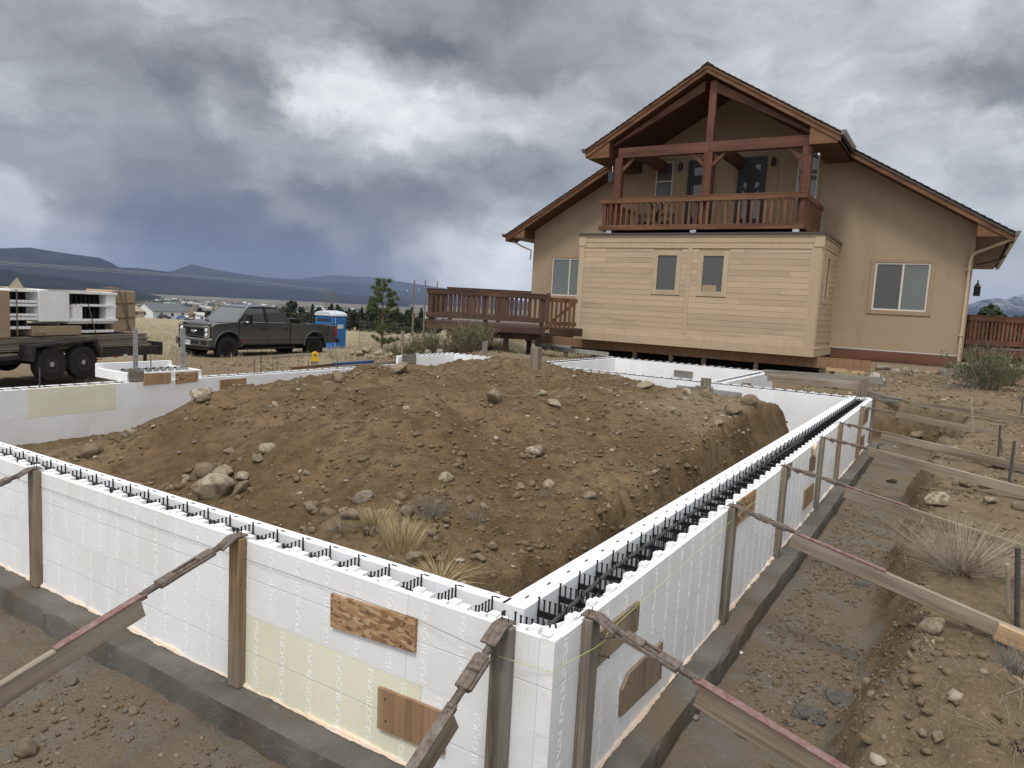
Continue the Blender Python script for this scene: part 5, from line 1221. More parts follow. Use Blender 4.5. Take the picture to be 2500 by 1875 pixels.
MB().box(0, Lg + .3, -.05, -.02, -.28, -.02).build('rim_board', MAT['deckwood'], t); MB().box(0, Lg + .3, -.02, 2, -.03, -.0).build('floor_board', MAT['deckwood'], t)
R0 = at_depth(2366, 770, 24.2); R1 = at_depth(2640, 781, 25.2)
deck('reddish timber deck with railing at the right side of the house', R0, R1, 2.6, .70, 1.79, (.1, 1.0, 2.6, 4.2), 'cedar', 'timber', zr_back=1.84, legs=[(2.0, .3, -.4), (4.2, .3, -.4)])
# ---------------------------------------------------------------- pickup truck (own frame: x forward, y to its left/near side, z up; origin at the near front wheel's contact)
def gpt(px, py): return hit(px, py, 5)
a_ = Vector((-10.366, 25.942, 0)); r_ = Vector((-8.195, 29.455, 0)); ax = (a_ - r_).normalized()
gf = float(gz(np.array([a_.x]), np.array([a_.y]), False)[0]); gr = float(gz(np.array([r_.x]), np.array([r_.y]), False)[0]); TZ = -1.25
T = thing('pickup_truck', 'dark grey four door pickup truck with black wheels parked on the dirt drive', 'pickup truck', a_.x, a_.y, TZ, rot=math.atan2(ax.y, ax.x), world=True)
W2 = 1.86      # across, y from 0 (near side) to -W2
def tbx(name, *a, mat='paint', bev=.012, parent=None): return MB().box(*a).build(name, MAT[mat], parent or T, bevel=bev)
def arch(cx_, r, z0, n=10): return [(cx_ + r * math.cos(t_), z0 + r * math.sin(t_)) for t_ in np.linspace(0, math.pi, n)]
WB = -4.13; RW_ = .44; ZC = .43
# side panels (polygon with arches), near and far
def side_poly():
    p = [(-5.30, .66), (-5.32, 1.32), (-2.86, 1.36)]
    return p
bed = [(-5.28, .62)] + [(-5.30, .66), (-5.32, 1.30), (-2.88, 1.36), (-2.88, .56)] + [(WB + .56, .56)] + arch(WB, .56, .50) + [(WB - .56, .56)]
cab = [(-2.84, .54), (-2.84, 1.40), (-.52, 1.42), (-.50, .54)]
fen = [(-.48, .54), (-.48, 1.42), (-.30, 1.42), (.50, 1.33), (.62, 1.25), (.64, .62), (.56, .56)] + arch(-.02, .55, .50) 
for nm, yy in (('near', 0), ('far', -W2)):
    s_ = 1 if yy == 0 else -1
    o0, o1 = (yy + .06 * s_, yy - .10 * s_)
    for nm2, pl in (('bed_side', bed), ('cab_side', cab), ('front_fender', fen)):
        MB().prism(pl, 1, o0, o1).build(nm2, MAT['paint'], T, bevel=.018)
    for cx_ in (-.02, WB):      # flared arch lips
        mb = MB(); ar = arch(cx_, .60, .50, 14); ari = arch(cx_, .545, .50, 14); mb.prism(ar + ari[::-1], 1, yy + .10 * s_, yy - .04 * s_); mb.build('arch_flare', MAT['paint'], T, bevel=.012)
        MB().prism(arch(cx_, .54, .48, 12), 1, yy - .10 * s_, yy - .45 * s_).build('wheel_well', MAT['blackplastic'], T)
    tbx('body_crease', -5.28, -.52, yy + .061 * s_, yy + .072 * s_, .80, .83)
    tbx('running_board', -3.1, -.70, yy + .10 * s_, yy - .06 * s_, .40, .45, mat='blackplastic')
tbx('lower_frame', -5.1, .35, -.30, -W2 + .30, .35, .62, mat='blackplastic')
tbx('hood', -.50, .50, -.04, -W2 + .04, 1.22, 1.36, bev=.05)
MB().prism([(-.55, 1.37), (-.50, 1.45), (.40, 1.385), (.55, 1.33), (.55, 1.2), (-.5, 1.2)], 1, -.25, -W2 + .25).build('hood_bulge', MAT['paint'], T, bevel=.03)
# cabin: pillars, roof, glass
roof = MB(); prof = [(-.95, 1.965), (-1.15, 2.0), (-1.7, 2.02), (-2.3, 2.0), (-2.50, 1.95), (-2.50, 1.90), (-.95, 1.91)]
roof.prism(prof, 1, -.14, -W2 + .14); roof.build('roof', MAT['paint'], T, bevel=.03)
def pillar(x0, z0, x1, z1, wd, y0, y1, name='pillar', mat='paint'):
    for (ya, yb) in ((y0, y1), (-W2 - y0, -W2 - y1)):
        MB().tube([(x0, ya, z0), (x1, yb, z1)], wd, 6).build(name, MAT[mat], T)
pillar(-.42, 1.38, -1.0, 1.93, .045, .0, -.17); pillar(-1.72, 1.38, -1.72, 1.94, .05, .03, -.13, mat='blackplastic'); pillar(-2.80, 1.38, -2.48, 1.94, .075, .02, -.16)
def glassq(name, pts, parent=T, mat='carglass'):
    me_ = MB().add(pts, [(0, 1, 2, 3)]).build(name, MAT[mat], parent); m_ = me_.modifiers.new('s', 'SOLIDIFY'); m_.thickness = .008; return me_
glassq('windshield', [(-.40, -.06, 1.39), (-.40, -W2 + .06, 1.39), (-.98, -W2 + .20, 1.93), (-.98, -.20, 1.93)], mat='windshield')
glassq('rear_window', [(-2.82, -.08, 1.40), (-2.82, -W2 + .08, 1.40), (-2.50, -W2 + .2, 1.93), (-2.50, -.2, 1.93)])
for ya, yb in ((.015, -.15), (-W2 - .015, -W2 + .15)):
    glassq('door_window', [(-.55, ya, 1.40), (-1.66, ya, 1.40), (-1.66, yb, 1.91), (-1.02, yb, 1.91)]); glassq('door_window', [(-1.78, ya, 1.40), (-2.70, ya, 1.40), (-2.44, yb, 1.91), (-1.78, yb, 1.91)])
for x in (-1.25, -2.2):
    for y in (-.5, -1.36): tbx('seat_back', x - .08, x + .06, y - .22, y + .22, 1.0, 1.62, mat='blackplastic', bev=.05); tbx('head_rest', x - .06, x + .04, y - .11, y + .11, 1.64, 1.80, mat='blackplastic', bev=.03)
tbx('cabin_floor', -2.8, -.5, -.1, -W2 + .1, .6, 1.0, mat='blackplastic')
tbx('dashboard', -.75, -.45, -.1, -W2 + .1, 1.2, 1.38, mat='blackplastic')
# door seams and handles, mirrors
for x in (-.50, -1.72, -2.83): tbx('door_seam', x - .006, x + .006, .0605, .0635, .58, 1.40, mat='blackplastic', bev=0)
for x in (-1.55, -2.66): tbx('door_handle', x - .11, x + .11, .066, .10, 1.155, 1.20, mat='blackplastic')
tbx('sill_trim', -2.84, -.5, .061, .075, .545, .60, mat='blackplastic')
for s_, y0 in ((1, .06), (-1, -W2 - .06)):
    tbx('mirror_arm', -.80, -.70, y0, y0 + .16 * s_, 1.36, 1.44, mat='blackplastic'); m_ = tbx('mirror', -.82, -.66, y0 + .12 * s_, y0 + .34 * s_, 1.36, 1.72, mat='blackplastic', bev=.03)
    o_ = MB().box(-.655, -.64, y0 + .16 * s_, y0 + .30 * s_, 1.40, 1.45).build('signal_lens', MAT['lamp'], T)
# nose
tbx('grille_surround', .50, .66, -.12, -W2 + .12, .83, 1.22, mat='paint', bev=.02); g_ = tbx('grille', .64, .675, -.36, -W2 + .36, .88, 1.16, mat='blackplastic', bev=.008)
mb = MB()
for r in range(5):
    for c in range(18): mb.prism([(-.40 - c * .060 - (.03 if r % 2 else 0) + .026 * math.cos(k * math.pi / 3), .905 + r * .056 + .026 * math.sin(k * math.pi / 3)) for k in range(6)], 0, .676, .684)
o_ = mb.build('grille_mesh', MAT['rim'], T); o_['kind'] = 'stuff'
bd = MB(); bd.lathe([(1, 0), (.9, .02)], (0, 0, 0), 0, 24); bm_ = bd.mesh('badge', MAT['chrome']); o_ = inst('badge', bm_, T, (.686, -W2 / 2, 1.03), (0, 0, 0), (.6, .15, .062)); 
bt = text_mesh('Ford', .11, MAT['whitepaint'], .002); ob = bpy.data.objects.new('badge_lettering', bt); COL.objects.link(ob); ob.parent = T; ob.location = (.703, -W2 / 2 - .125, 1.0); ob.rotation_euler = (R(90), 0, R(90))
bi = bpy.data.objects.new('badge_face', bm_.copy()); bi.data.materials.clear(); bi.data.materials.append(MAT['lamp_dark']); COL.objects.link(bi); bi.parent = T; bi.location = (.690, -W2 / 2, 1.03); bi.scale = (.6, .132, .05)
for s_, yy in ((-1, 0), (1, -W2)):
    hl = tbx('headlight', .52, .685, yy + s_ * .06, yy + s_ * .36, .84, 1.22, mat='lamp_dark', bev=.02)
    # C-shaped chrome surround
    mb = MB(); e = yy + s_ * .03; f = yy + s_ * .34; mb.box(.66, .70, e, e + s_ * .035, .82, 1.25); mb.box(.66, .70, e, f, 1.215, 1.25); mb.box(.66, .70, e, f, .82, .85); mb.box(.40, .68, e - s_ * .0, e + s_ * .02, 1.215, 1.25); mb.build('lamp_surround', MAT['chrome'], T)
    for z_ in (1.10, .93): MB().lathe([(.075, 0), (.06, .02)], (.686, yy + s_ * .21, z_), 0, 12).build('lamp_unit', MAT['lamp'], T)
tbx('front_bumper', .52, .76, .05, -W2 - .05, .50, .80, mat='paint', bev=.035); tbx('bumper_slot', .755, .768, -.55, -W2 + .55, .58, .70, mat='blackplastic', bev=0)
for s_, yy in ((-1, 0), (1, -W2)): tbx('fog_lamp_recess', .755, .768, yy + s_ * .10, yy + s_ * .42, .58, .72, mat='blackplastic', bev=.004)
tbx('air_dam', .48, .70, -.03, -W2 + .03, .38, .50, mat='blackplastic'); tbx('licence_plate', .766, .775, -1.02, -1.36, .53, .69, mat='whitepaint', bev=0)
mb = MB()
for k in range(6): mb.box(.7755, .777, -1.07 - k * .042, -1.09 - k * .042, .58, .64)
for k in range(4): mb.box(.7755, .777, -1.07 - k * .06, -1.10 - k * .06, .655, .67)
o_ = mb.build('plate_marks', MAT['lamp_dark'], T); o_['kind'] = 'stuff'
# bed
tbx('bed_floor', -5.25, -2.9, -.1, -W2 + .1, .72, .78, mat='blackplastic'); tbx('bed_front', -2.95, -2.88, -.05, -W2 + .05, .7, 1.36); tbx('tailgate', -5.34, -5.27, -.08, -W2 + .08, .72, 1.31)
tbx('bed_rail_cap', -5.28, -2.9, .05, -.10, 1.345, 1.375, mat='blackplastic'); tbx('tool_box', -3.45, -2.98, -.06, -W2 + .06, 1.30, 1.56, mat='blackplastic'); tbx('rear_bumper', -5.52, -5.32, .03, -W2 - .03, .58, .76, mat='blackplastic')
for s_, yy in ((-1, .068), (1, -W2 - .068)): tbx('tail_light', -5.345, -5.22, yy, yy + s_ * .14, .86, 1.22, mat='redlens')
tl_ = text_mesh('V8 DIESEL', .09, M('red_script', (.35, .05, .03), .4), .001) if False else None
MB().box(-.85, -.60, .0615, .063, .70, .725).build('red_emblem', MAT['redlens'], T)
# wheels
def wheel(root, x, y, z, r, wd, s_, spokes=8, rim=.27, tread=True, hub_mat='rim', dish=.05):
    """outer face towards s_*y"""
    o = bpy.data.objects.new('wheel', None); COL.objects.link(o); o.parent = root; o.location = (x, y, z); ORG[o.name] = (0, 0, 0)
    mb = MB(); h = wd / 2
    mb.lathe([(rim, -h * .85), (r * .86, -h), (r * .97, -h * .85), (r, -h * .5), (r, h * .5), (r * .97, h * .85), (r * .86, h), (rim, h * .85)], (0, 0, 0), 1, 36); mb.build('tyre', MAT['rubber'], o, True)
    if tread:
        tr = MB()
        for k in range(44):
            a = 2 * math.pi * k / 44
            for j, yy in enumerate((-.40, -.14, .14, .40)):
                aa = a + (j % 2) * math.pi / 44; c = Vector((math.cos(aa) * (r + .004), yy * wd, math.sin(aa) * (r + .004))); t1 = Vector((-math.sin(aa), .5 * (1 if j % 2 else -1), math.cos(aa))).normalized()
                tr.beam(c - t1 * .019, c + t1 * .019, wd * .17, .018, c.normalized())
        tt = tr.build('tread_block', MAT['rubber'], o); tt['kind'] = 'stuff'
    rm = MB(); y1 = s_ * h
    rm.lathe([(rim * 1.01, y1 * .86), (rim * .98, y1 * .95), (rim * .90, y1 * .6), (rim * .88, y1 * .25), (.01, y1 * .25 + s_ * dish)], (0, 0, 0), 1, 32); rm.build('rim', MAT[hub_mat], o, True)
    sp = MB()
    for k in range(spokes):
        a = 2 * math.pi * k / spokes; c = Vector((math.cos(a), 0, math.sin(a))); sp.beam(c * .05 + Vector((0, y1 * .70, 0)), c * rim * .93 + Vector((0, y1 * .78, 0)), .05, .03, (0, 1, 0))
    if spokes: so = sp.build('spokes', MAT[hub_mat], o)
    MB().lathe([(.075, y1 * .5), (.065, y1 * .85), (.03, y1 * .9)], (0, 0, 0), 1, 14).build('hub', MAT['rim'] if spokes else MAT['galv'], o, True)
    return o
for x in (-.02, WB):
    wheel(T, x, -.08, ZC, RW_, .28, 1); wheel(T, x, -W2 + .08, ZC, RW_, .28, -1)
T.rotation_euler[1] = 0.0
# ---------------------------------------------------------------- flatbed trailer and its load (own frame: x to its tail, y away, z up)
TO = (-10.741, 16.41, -1.0); axt = Vector((.274, .962, 0)).normalized()
TR_ = thing('flatbed_trailer', 'black tandem axle flatbed trailer carrying lumber and foam forms', 'trailer', TO[0], TO[1], TO[2], rot=math.atan2(axt.y, axt.x), world=True)
def trw(x, y, z):
    p = Vector((TO[0], TO[1], 0)) + axt * x + Vector((-axt.y, axt.x, 0)) * y; return p.x, p.y, TO[2] + z
def trb(name, *a, mat='steel_black', bev=.006): return MB().box(*a).build(name, MAT[mat], TR_, bevel=bev)
trb('frame_rail', 1.25, 3.6, .02, .12, .45, .68); trb('frame_rail', -4, .0, .25, .33, .40, .62); trb('frame_rail', -4, 3.6, 2.2, 2.3, .45, .68); trb('rub_rail', -4, -.5, -.02, .05, .52, .60); trb('deck_board', -4, 3.6, .1, 2.25, .60, .66, mat='lumber_mid'); trb('end_beam', 3.55, 3.68, .02, 2.3, .42, .78)
mb = MB(); mb.prism([(-.55, .86), (1.16, .96), (1.36, .52), (1.28, .52), (1.08, .89), (-.44, .80), (-.48, .50), (-.58, .50)], 1, -.30, .30); mb.build('fender', MAT['steel_black'], TR_, bevel=.01)
for x in (0, .85): wheel(TR_, x, -.13, .40, .395, .235, -1, spokes=0, rim=.215, tread=False, hub_mat='steel_black', dish=.02); wheel(TR_, x, 2.2, .40, .395, .235, 1, spokes=0, rim=.215, tread=False, hub_mat='steel_black')
for x in (0, .85): trb('axle', x - .04, x + .04, 0, 2.2, .36, .44)
for wh in [c for c in TR_.children if c.name.startswith('wheel') and c.location.y < 0]:
    mb = MB()
    for k in range(8):
        a = k * math.pi / 4; mb.lathe([(.022, -.070), (.022, -.074)], (.12 * math.cos(a), 0, .12 * math.sin(a)), 1, 10)
    o = mb.build('rim_hole', MAT['nail'], wh); o['kind'] = 'stuff'
for k in range(5):
    trb('reflector', 1.40 + k * .30, 1.53 + k * .30, .012, .02, .385 + k * .022, .43 + k * .022, mat='redlens' if k % 2 == 0 else 'whitepaint', bev=0)
trb('jack_leg', 3.02, 3.09, .0, .07, .02, .5); trb('light_box', 3.62, 3.70, .1, .5, .5, .62)
# lumber stack
LS = thing('lumber_stack', 'stack of weathered boards on the flatbed trailer under the foam forms', 'lumber stack', *trw(-.8, .05, .70), rot=TR_.rotation_euler[2], world=True)
for r in range(7):
    for c in range(2):
        jx = random.uniform(-.08, .12); L_ = 4.0 + random.uniform(-.1, .15)
        MB().box(-2.4, .0 + L_ + jx, c * 1.0 + random.uniform(-.02, .02), c * 1.0 + .95, r * .047, r * .047 + .040).build('board', MAT['lumber_grey'] if r % 3 else MAT['lumber_mid'], LS, bevel=.004)
def box_thing(name, label, cat, x0, x1, y0, y1, z0, z1, mat, **k):
    o = MB().box(0, x1 - x0, 0, y1 - y0, 0, z1 - z0); me_ = o.mesh(name, MAT[mat]); ob = bpy.data.objects.new(name, me_); COL.objects.link(ob); ob.location = trw(x0, y0, z0); ob.rotation_euler = (0, 0, TR_.rotation_euler[2]); b = ob.modifiers.new('b', 'BEVEL'); b.width = k.get('bev', .015); b.segments = 2; tag(ob, label, cat); return ob
c1_ = box_thing('cardboard_carton', 'tall tan cardboard carton at the left picture edge on the trailer', 'carton', -2.2, -.80, .0, 1.6, 1.02, 2.04, 'cardboard')
c2_ = box_thing('cardboard_carton', 'big strapped cardboard carton at the right end of the trailer load', 'carton', 2.08, 2.86, .15, 1.0, 1.08, 2.14, 'cardboard', bev=.03)
c3_ = box_thing('cardboard_sheet', 'flattened brown carton wedged under the white foam forms', 'carton', -.3, 1.0, -.02, 1.2, 1.04, 1.26, 'cardboard')
tx = text_mesh('ADJUSTMENT', .055, MAT['nail'], .0005); ob = bpy.data.objects.new('printed_word', tx); COL.objects.link(ob); ob.parent = c3_; ob.location = (.02, -.003, .03); ob.rotation_euler = (R(90), 0, 0)
# foam form blocks stacked on their sides
def foam_load(label, x0, x1, z0, z1, y0, y1, kind, group='foam forms on the trailer'):
    t = thing('foam_form', label, 'foam form', *trw(x0, y0, z0), rot=TR_.rotation_euler[2], world=True, group=group)
    Lx, Lz, Ly = x1 - x0, z1 - z0, y1 - y0
    if kind == 'lying':     # two panels with webs between, open side to the viewer
        MB().box(0, Lx, 0, Ly, 0, .06).build('foam_panel', MAT['foam_inside'], t); MB().box(0, Lx, 0, Ly, Lz - .06, Lz).build('foam_panel', MAT['foam_inside'], t)
        MB().box(0, Lx, .32, Ly, .06, Lz - .06).build('foam_panel', MAT['foam_inside'], t)
        n = int(Lx / .17)
        for i in range(n): MB().box(.05 + i * .17, .075 + i * .17, .03, .30, .06, Lz - .06).build('web', MAT['web'], t)
        mb = MB()
        for i in range(int(Lx / .05)):
            for zz in (.0, Lz - .06): mb.box(i * .05, i * .05 + .025, -.018, 0, zz + (.03 if i % 2 else .0), zz + (.06 if i % 2 else .03))
        mb.build('interlock_knobs', MAT['foam_plain'], t)['kind'] = 'stuff'
    else:                   # corner form seen end on: outer shell and inner shell
        MB().box(0, Lx * .36, 0, Ly, 0, Lz).build('foam_panel', MAT['foam'], t, bevel=.01)
        MB().box(Lx * .36, Lx, 0, Ly, 0, .06).build('foam_panel', MAT['foam_inside'], t); MB().box(Lx * .36, Lx, 0, Ly, Lz - .06, Lz).build('foam_panel', MAT['foam_inside'], t); MB().box(Lx - .30, Lx, .06, Ly, .06, Lz - .06).build('foam_panel', MAT['foam_inside'], t)
        MB().box(Lx * .40, Lx * .42 + .22, .0, Ly, .06, Lz * .55).build('foam_panel', MAT['foam_plain'], t); MB().box(Lx * .50, Lx - .12, .0, Ly, Lz * .50, Lz * .58).build('foam_panel', MAT['foam_plain'], t)
        for i in range(7): MB().box(Lx * .42 + i * .13, Lx * .42 + .035 + i * .13, .10, .36, .06 if i > 1 else Lz * .58, Lz - .06).build('web', MAT['web'], t)
        MB().box(Lx * .38, Lx - .3, .5, Ly, .06, Lz - .06).build('foam_panel', MAT['foam_inside'], t)
        mb = MB()
        for i in range(int(Lx * .62 / .05)):
            for zz in (.0, Lz - .06, Lz * .50): mb.box(Lx * .38 + i * .05, Lx * .38 + i * .05 + .025, -.018, 0, zz + (.03 if i % 2 else .0), zz + (.06 if i % 2 else .03))
        mb.build('interlock_knobs', MAT['foam_plain'], t)['kind'] = 'stuff'
    return t
foam_load('big white foam corner form in the middle of the trailer load, smooth left face', -.12, 2.08, 1.36, 2.08, -.02, 1.2, 'corner')
foam_load('lowest open foam form under the big corner form on the trailer', .70, 2.05, 1.08, 1.36, .06, 1.2, 'lying')
foam_load('topmost open foam form left of the big corner form, torn wrap on top', -.80, -.13, 1.78, 2.08, .02, 1.2, 'lying'); foam_load('middle open foam form left of the big corner form', -.80, -.13, 1.48, 1.76, .02, 1.2, 'lying'); foam_load('bottom open foam form left of the big corner form', -.80, -.13, 1.20, 1.46, .02, 1.2, 'lying')
fl = MB(); fl.add([trw(-.72, .2, 2.06), trw(-.30, .2, 2.10), trw(-.42, .25, 2.34)], [(0, 1, 2)]); fl.add([trw(-.72, .2, 2.06), trw(-.1, .1, 2.10), trw(-.1, .9, 2.11), trw(-.72, .9, 2.10)], [(0, 1, 2, 3)]); o = solo(fl, 'torn_wrap', MAT['straw_pale'], 'torn pale wrapping sticking up above the trailer load', 'wrapping', *trw(-.5, .2, 2.06), world=True)
fl = MB(); fl.add([trw(.1, -.03, 2.085), trw(1.6, -.03, 2.09), trw(1.5, .3, 2.10), trw(.1, .3, 2.09)], [(0, 1, 2, 3)]); o = solo(fl, 'cardboard_sheet', MAT['cardboard'], 'thin cardboard sheet lying on top of the big foam corner form', 'cardboard', *trw(.8, .2, 2.1), world=True)
def strap(pts, label):
    solo(MB().tube([trw(*p) for p in pts], .013, 5), 'load_strap', MAT['strap'], label, 'strap', *trw(*pts[0]), world=True)
strap([(1.05, .6, 1.82), (1.18, -.04, 1.78), (1.38, -.04, 1.1), (1.55, -.06, .66), (1.56, -.02, .40)], 'brown strap over the middle foam form down to the trailer rail')
strap([(2.25, .6, 2.20), (2.28, .12, 2.17), (2.62, .10, 1.1), (2.85, -.02, .62)], 'strap down the front of the right hand carton'); strap([(2.45, .6, 2.21), (2.46, .12, 2.19), (2.55, .12, 1.6), (2.58, .12, 1.08)], 'black cord straight down the right hand carton'); strap([(-.66, .5, 2.1), (-.66, -.02, 2.06), (-.66, -.02, 1.06)], 'thin dark cord in front of the open forms at the left of the load')
strap([(2.08, .13, 1.80), (2.86, .13, 1.83)], 'upper black cord round the right hand carton'); strap([(2.08, .13, 1.42), (2.86, .13, 1.45)], 'lower black cord round the right hand carton')
# ---------------------------------------------------------------- portable toilet
pb = (-9.45, 37.0); zt = float(gz(np.array([pb[0]]), np.array([pb[1]]), False)[0]) ; zt = min(zt, -1.80)
PT_ = thing('portable_toilet', 'blue portable toilet with white roof standing behind the pickup truck', 'portable toilet', pb[0], pb[1], zt, rot=R(68), world=True)
def ptb(name, *a, mat='toilet_blue', bev=.03): return MB().box(*a).build(name, MAT[mat], PT_, bevel=bev)
# local x: along the long visible side, front (door) at y<0 ; visible: left side wall and door
ptb('base', -.6, .6, -.6, .6, 0, .12, mat='steel_black'); ptb('cabin', -.56, .56, -.56, .56, .12, 2.05)
mb = MB(); n = 10; rp = [(.60 * math.cos(t_) * 1.0, 2.06 + .26 * math.sin(t_) ** .8) for t_ in np.linspace(0, math.pi, n)]
mb.prism(rp, 0, -.62, .62); mb.build('roof', MAT['toilet_roof'], PT_, bevel=.03)
for x in (-.35, 0, .35): MB().prism([(p[0] * 1.01, p[1] + .02) for p in rp], 0, x - .03, x + .03).build('roof_rib', MAT['toilet_roof'], PT_, bevel=.01)
for y0 in (-.5, .04): ptb('side_panel', -.58, -.555, y0, y0 + .46, .3, 1.7, bev=.01)
ptb('vent', -.585, -.556, -.44, .44, 1.78, 1.95, mat='frame_dark', bev=.005)
ptb('door', -.40, .40, -.60, -.562, .2, 1.98, bev=.05); ptb('door_edge', -.44, -.41, -.60, -.565, .2, 2.0, mat='toilet_roof'); ptb('door_panel', -.30, .30, -.615, -.601, .35, 1.0); ptb('sticker', -.26, .22, -.612, -.602, 1.45, 1.65, mat='whitepaint', bev=0)
ptb('side_panel', .555, .58, -.5, .5, .3, 1.9, bev=.01)
# small yellow hand winch on the rebar cutter by the drive
yp = at_depth(769, 868, 17.0); yg = float(gz(np.array([yp.x]), np.array([yp.y]), False)[0])
t = thing('rebar_bender', 'yellow headed rebar cutter with a long dark lever behind the heap', 'rebar cutter', yp.x, yp.y, yp.z - .13, rot=R(20), world=True); t.scale = (.7, .7, .7)
MB().box(-.12, .12, -.12, .12, -.9, 0).build('timber_base', MAT['lumber_mid'], t)
MB().lathe([(.10, -.05), (.125, -.04), (.125, .04), (.10, .05)], (0, 0, .20), 1, 18).build('head', MAT['yellow'], t, True); MB().lathe([(.05, -.06), (.05, .06)], (0, 0, .20), 1, 12).build('hub', MAT['rust'], t); MB().prism([(-.15, 0), (.15, 0), (.09, .16), (-.09, .16)], 1, -.06, .06).build('foot', MAT['yellow'], t)
MB().tube([(-.1, -.05, .22), (-1.35, -.2, .10)], .016, 6).build('lever', MAT['rust'], t)
for x in (-1.35, -1.2, -.55): MB().tube([(x, -.18, .12), (x - .01, -.2, -.45)], .012, 6).build('leg', MAT['rust'], t)
# ---------------------------------------------------------------- rocks
def rock_mesh(seed, sub=3, flat=.72, ang=.35):
    bm = bmesh.new(); bmesh.ops.create_icosphere(bm, subdivisions=sub, radius=1); rr = random.Random(seed); o = Vector((rr.uniform(0, 50), rr.uniform(0, 50), rr.uniform(0, 50)))
    sx, sy, sz = 1, rr.uniform(.6, .95), flat * rr.uniform(.7, 1.15)
    cuts = [(Vector((rr.gauss(0, 1), rr.gauss(0, 1), rr.gauss(0, 1))).normalized(), rr.uniform(.50, .88)) for _ in range(9)]
    for v_ in bm.verts:
        p = v_.co.copy()
        for n_, d_ in cuts:
            e = p.dot(n_) - d_
            if e > 0: p -= n_ * e * .95
        k = mnoise.noise(p * .9 + o) * .16 + mnoise.noise(p * 2.6 + o) * .09 * ang * 2 + mnoise.noise(p * 6 + o) * .03
        p *= 1 + k; v_.co = Vector((p.x * sx, p.y * sy, p.z * sz))
    me_ = bpy.data.meshes.new('rock'); bm.to_mesh(me_); bm.free(); me_.polygons.foreach_set('use_smooth', [True] * len(me_.polygons)); return me_
ROCK = {}
def rocks_of(mat, n=8):
    if mat not in ROCK:
        L_ = []
        for i in range(n):
            m_ = rock_mesh(i * 7 + len(ROCK) * 100 + 1); m_.materials.append(MAT[mat]); L_.append(m_)
        ROCK[mat] = L_
    return ROCK[mat]
def put_rock(x, y, size, mat='rock', label='', group=None, sink=.35, z=None, rnd=random, flat=1.0, k=None):
    me_ = rocks_of(mat)[rnd.randrange(8) if k is None else k]; o = bpy.data.objects.new('rock', me_); COL.objects.link(o)
    zz = float(gz(np.array([x]), np.array([y]))[0]) if z is None else z
    s_ = size / 2; o.location = (x, y, zz + s_ * .7 * (1 - 2 * sink) * flat); o.scale = (s_ * rnd.uniform(.95, 1.1), s_ * rnd.uniform(.9, 1.1), s_ * rnd.uniform(.85, 1.15) * flat)
    o.rotation_euler = (rnd.uniform(-.4, .4), rnd.uniform(-.4, .4), rnd.uniform(0, 6.28)); return tag(o, label, 'rock', group)
# rocks one can point at: (px, py of the centre, px width, material, label)
NAMED = [(500, 1148, 62, 'rock', 'tall rounded brown rock standing in the cluster left of the heap'), (547, 1148, 72, 'rock', 'round brown rock right of the tall one in the cluster on the heap'),
 (523, 1185, 100, 'rock_pale', 'large pale mottled rock at the foot of the cluster on the heap'), (587, 1190, 55, 'rock', 'smooth brown rock right of the large mottled one'), (590, 1163, 36, 'rock_pale', 'small pale stone above the smooth brown rock of the cluster'), (455, 1172, 28, 'rock_pale', 'small pale stone left of the mottled rock'),
 (219, 1101, 56, 'rock', 'lone tan boulder on the low ground at the far left of the pit'), (310, 1056, 44, 'rock_pale', 'pale flat stone near the dark footing left of the heap'), (488, 956, 48, 'rock_pale', 'pale topped rock at the left end of the heap crest'), (495, 972, 34, 'rock', 'oval brown rock just below the left end of the crest'),
 (823, 920, 50, 'rock', 'big tan rock lying on the left of the crest'), (975, 895, 60, 'rock', 'wide tan rock half buried in the crest left of the middle'), (1208, 962, 64, 'rock', 'largest half buried boulder near the top of the heap'), (1325, 957, 28, 'rock_pale', 'pale knobbly rock right of the half buried boulder'),
 (1575, 938, 40, 'rock_pale', 'upright tan boulder on the right of the crest before the white wall'), (1788, 998, 52, 'rock', 'tan boulder resting on the flat shelf at the right of the heap'), (1510, 925, 34, 'rock', 'brown stone at the foot of the short post by the far wall'),
 (1298, 1101, 46, 'rock_pale', 'pale oval rock set in the right slope of the heap'), (1090, 1164, 40, 'rock_pale', 'notched pale stone in the middle of the front slope'), (1013, 1354, 58, 'rock', 'smooth egg shaped tan rock at the front edge of the pit'), (1336, 1181, 36, 'rock_pale', 'golden tan stone at the end of a small row of rocks'),
 (1272, 1187, 26, 'rock', 'left stone of the small row on the right slope'), (1300, 1180, 24, 'rock', 'middle stone of the small row on the right slope'), (853, 1253, 52, 'rock', 'broad brown rock behind the tall dry grass clump'), (993, 1245, 42, 'rock', 'rounded rock just right of the dry grass clump'), (800, 1248, 40, 'rock', 'brown rock left of the broad one along the ledge'),
 (898, 1295, 34, 'rock', 'grey brown rock at the left foot of the dry grass clump'), (1055, 1299, 28, 'rock', 'flat tan rock on the sandy ledge'), (1182, 1234, 26, 'rock', 'squarish brown stone on the front slope'), (760, 1236, 34, 'rock', 'brown stone in the row of rocks above the foreground wall'),
 (672, 985, 26, 'rock_pale', 'small pale speckled rock high on the left slope'), (628, 1118, 36, 'rock', 'dark round rock on the left slope below the crest'), (653, 1090, 46, 'rock_pale', 'pale streaked rock in the left slope'), (560, 1100, 30, 'rock', 'brown stone above the rock cluster'),
 (1830, 975, 40, 'rock', 'pale brown lump at the outer corner of the shelf')]
for i, (px, py, wpx, mt_, lb) in enumerate(NAMED):
    p = hit(px, py + wpx * .22, 2)
    if p is None: continue
    size = wpx * (p - Vector(CAM)).length / F_PX; put_rock(p.x, p.y, size, mt_, lb, None, .30, k=i % 8)
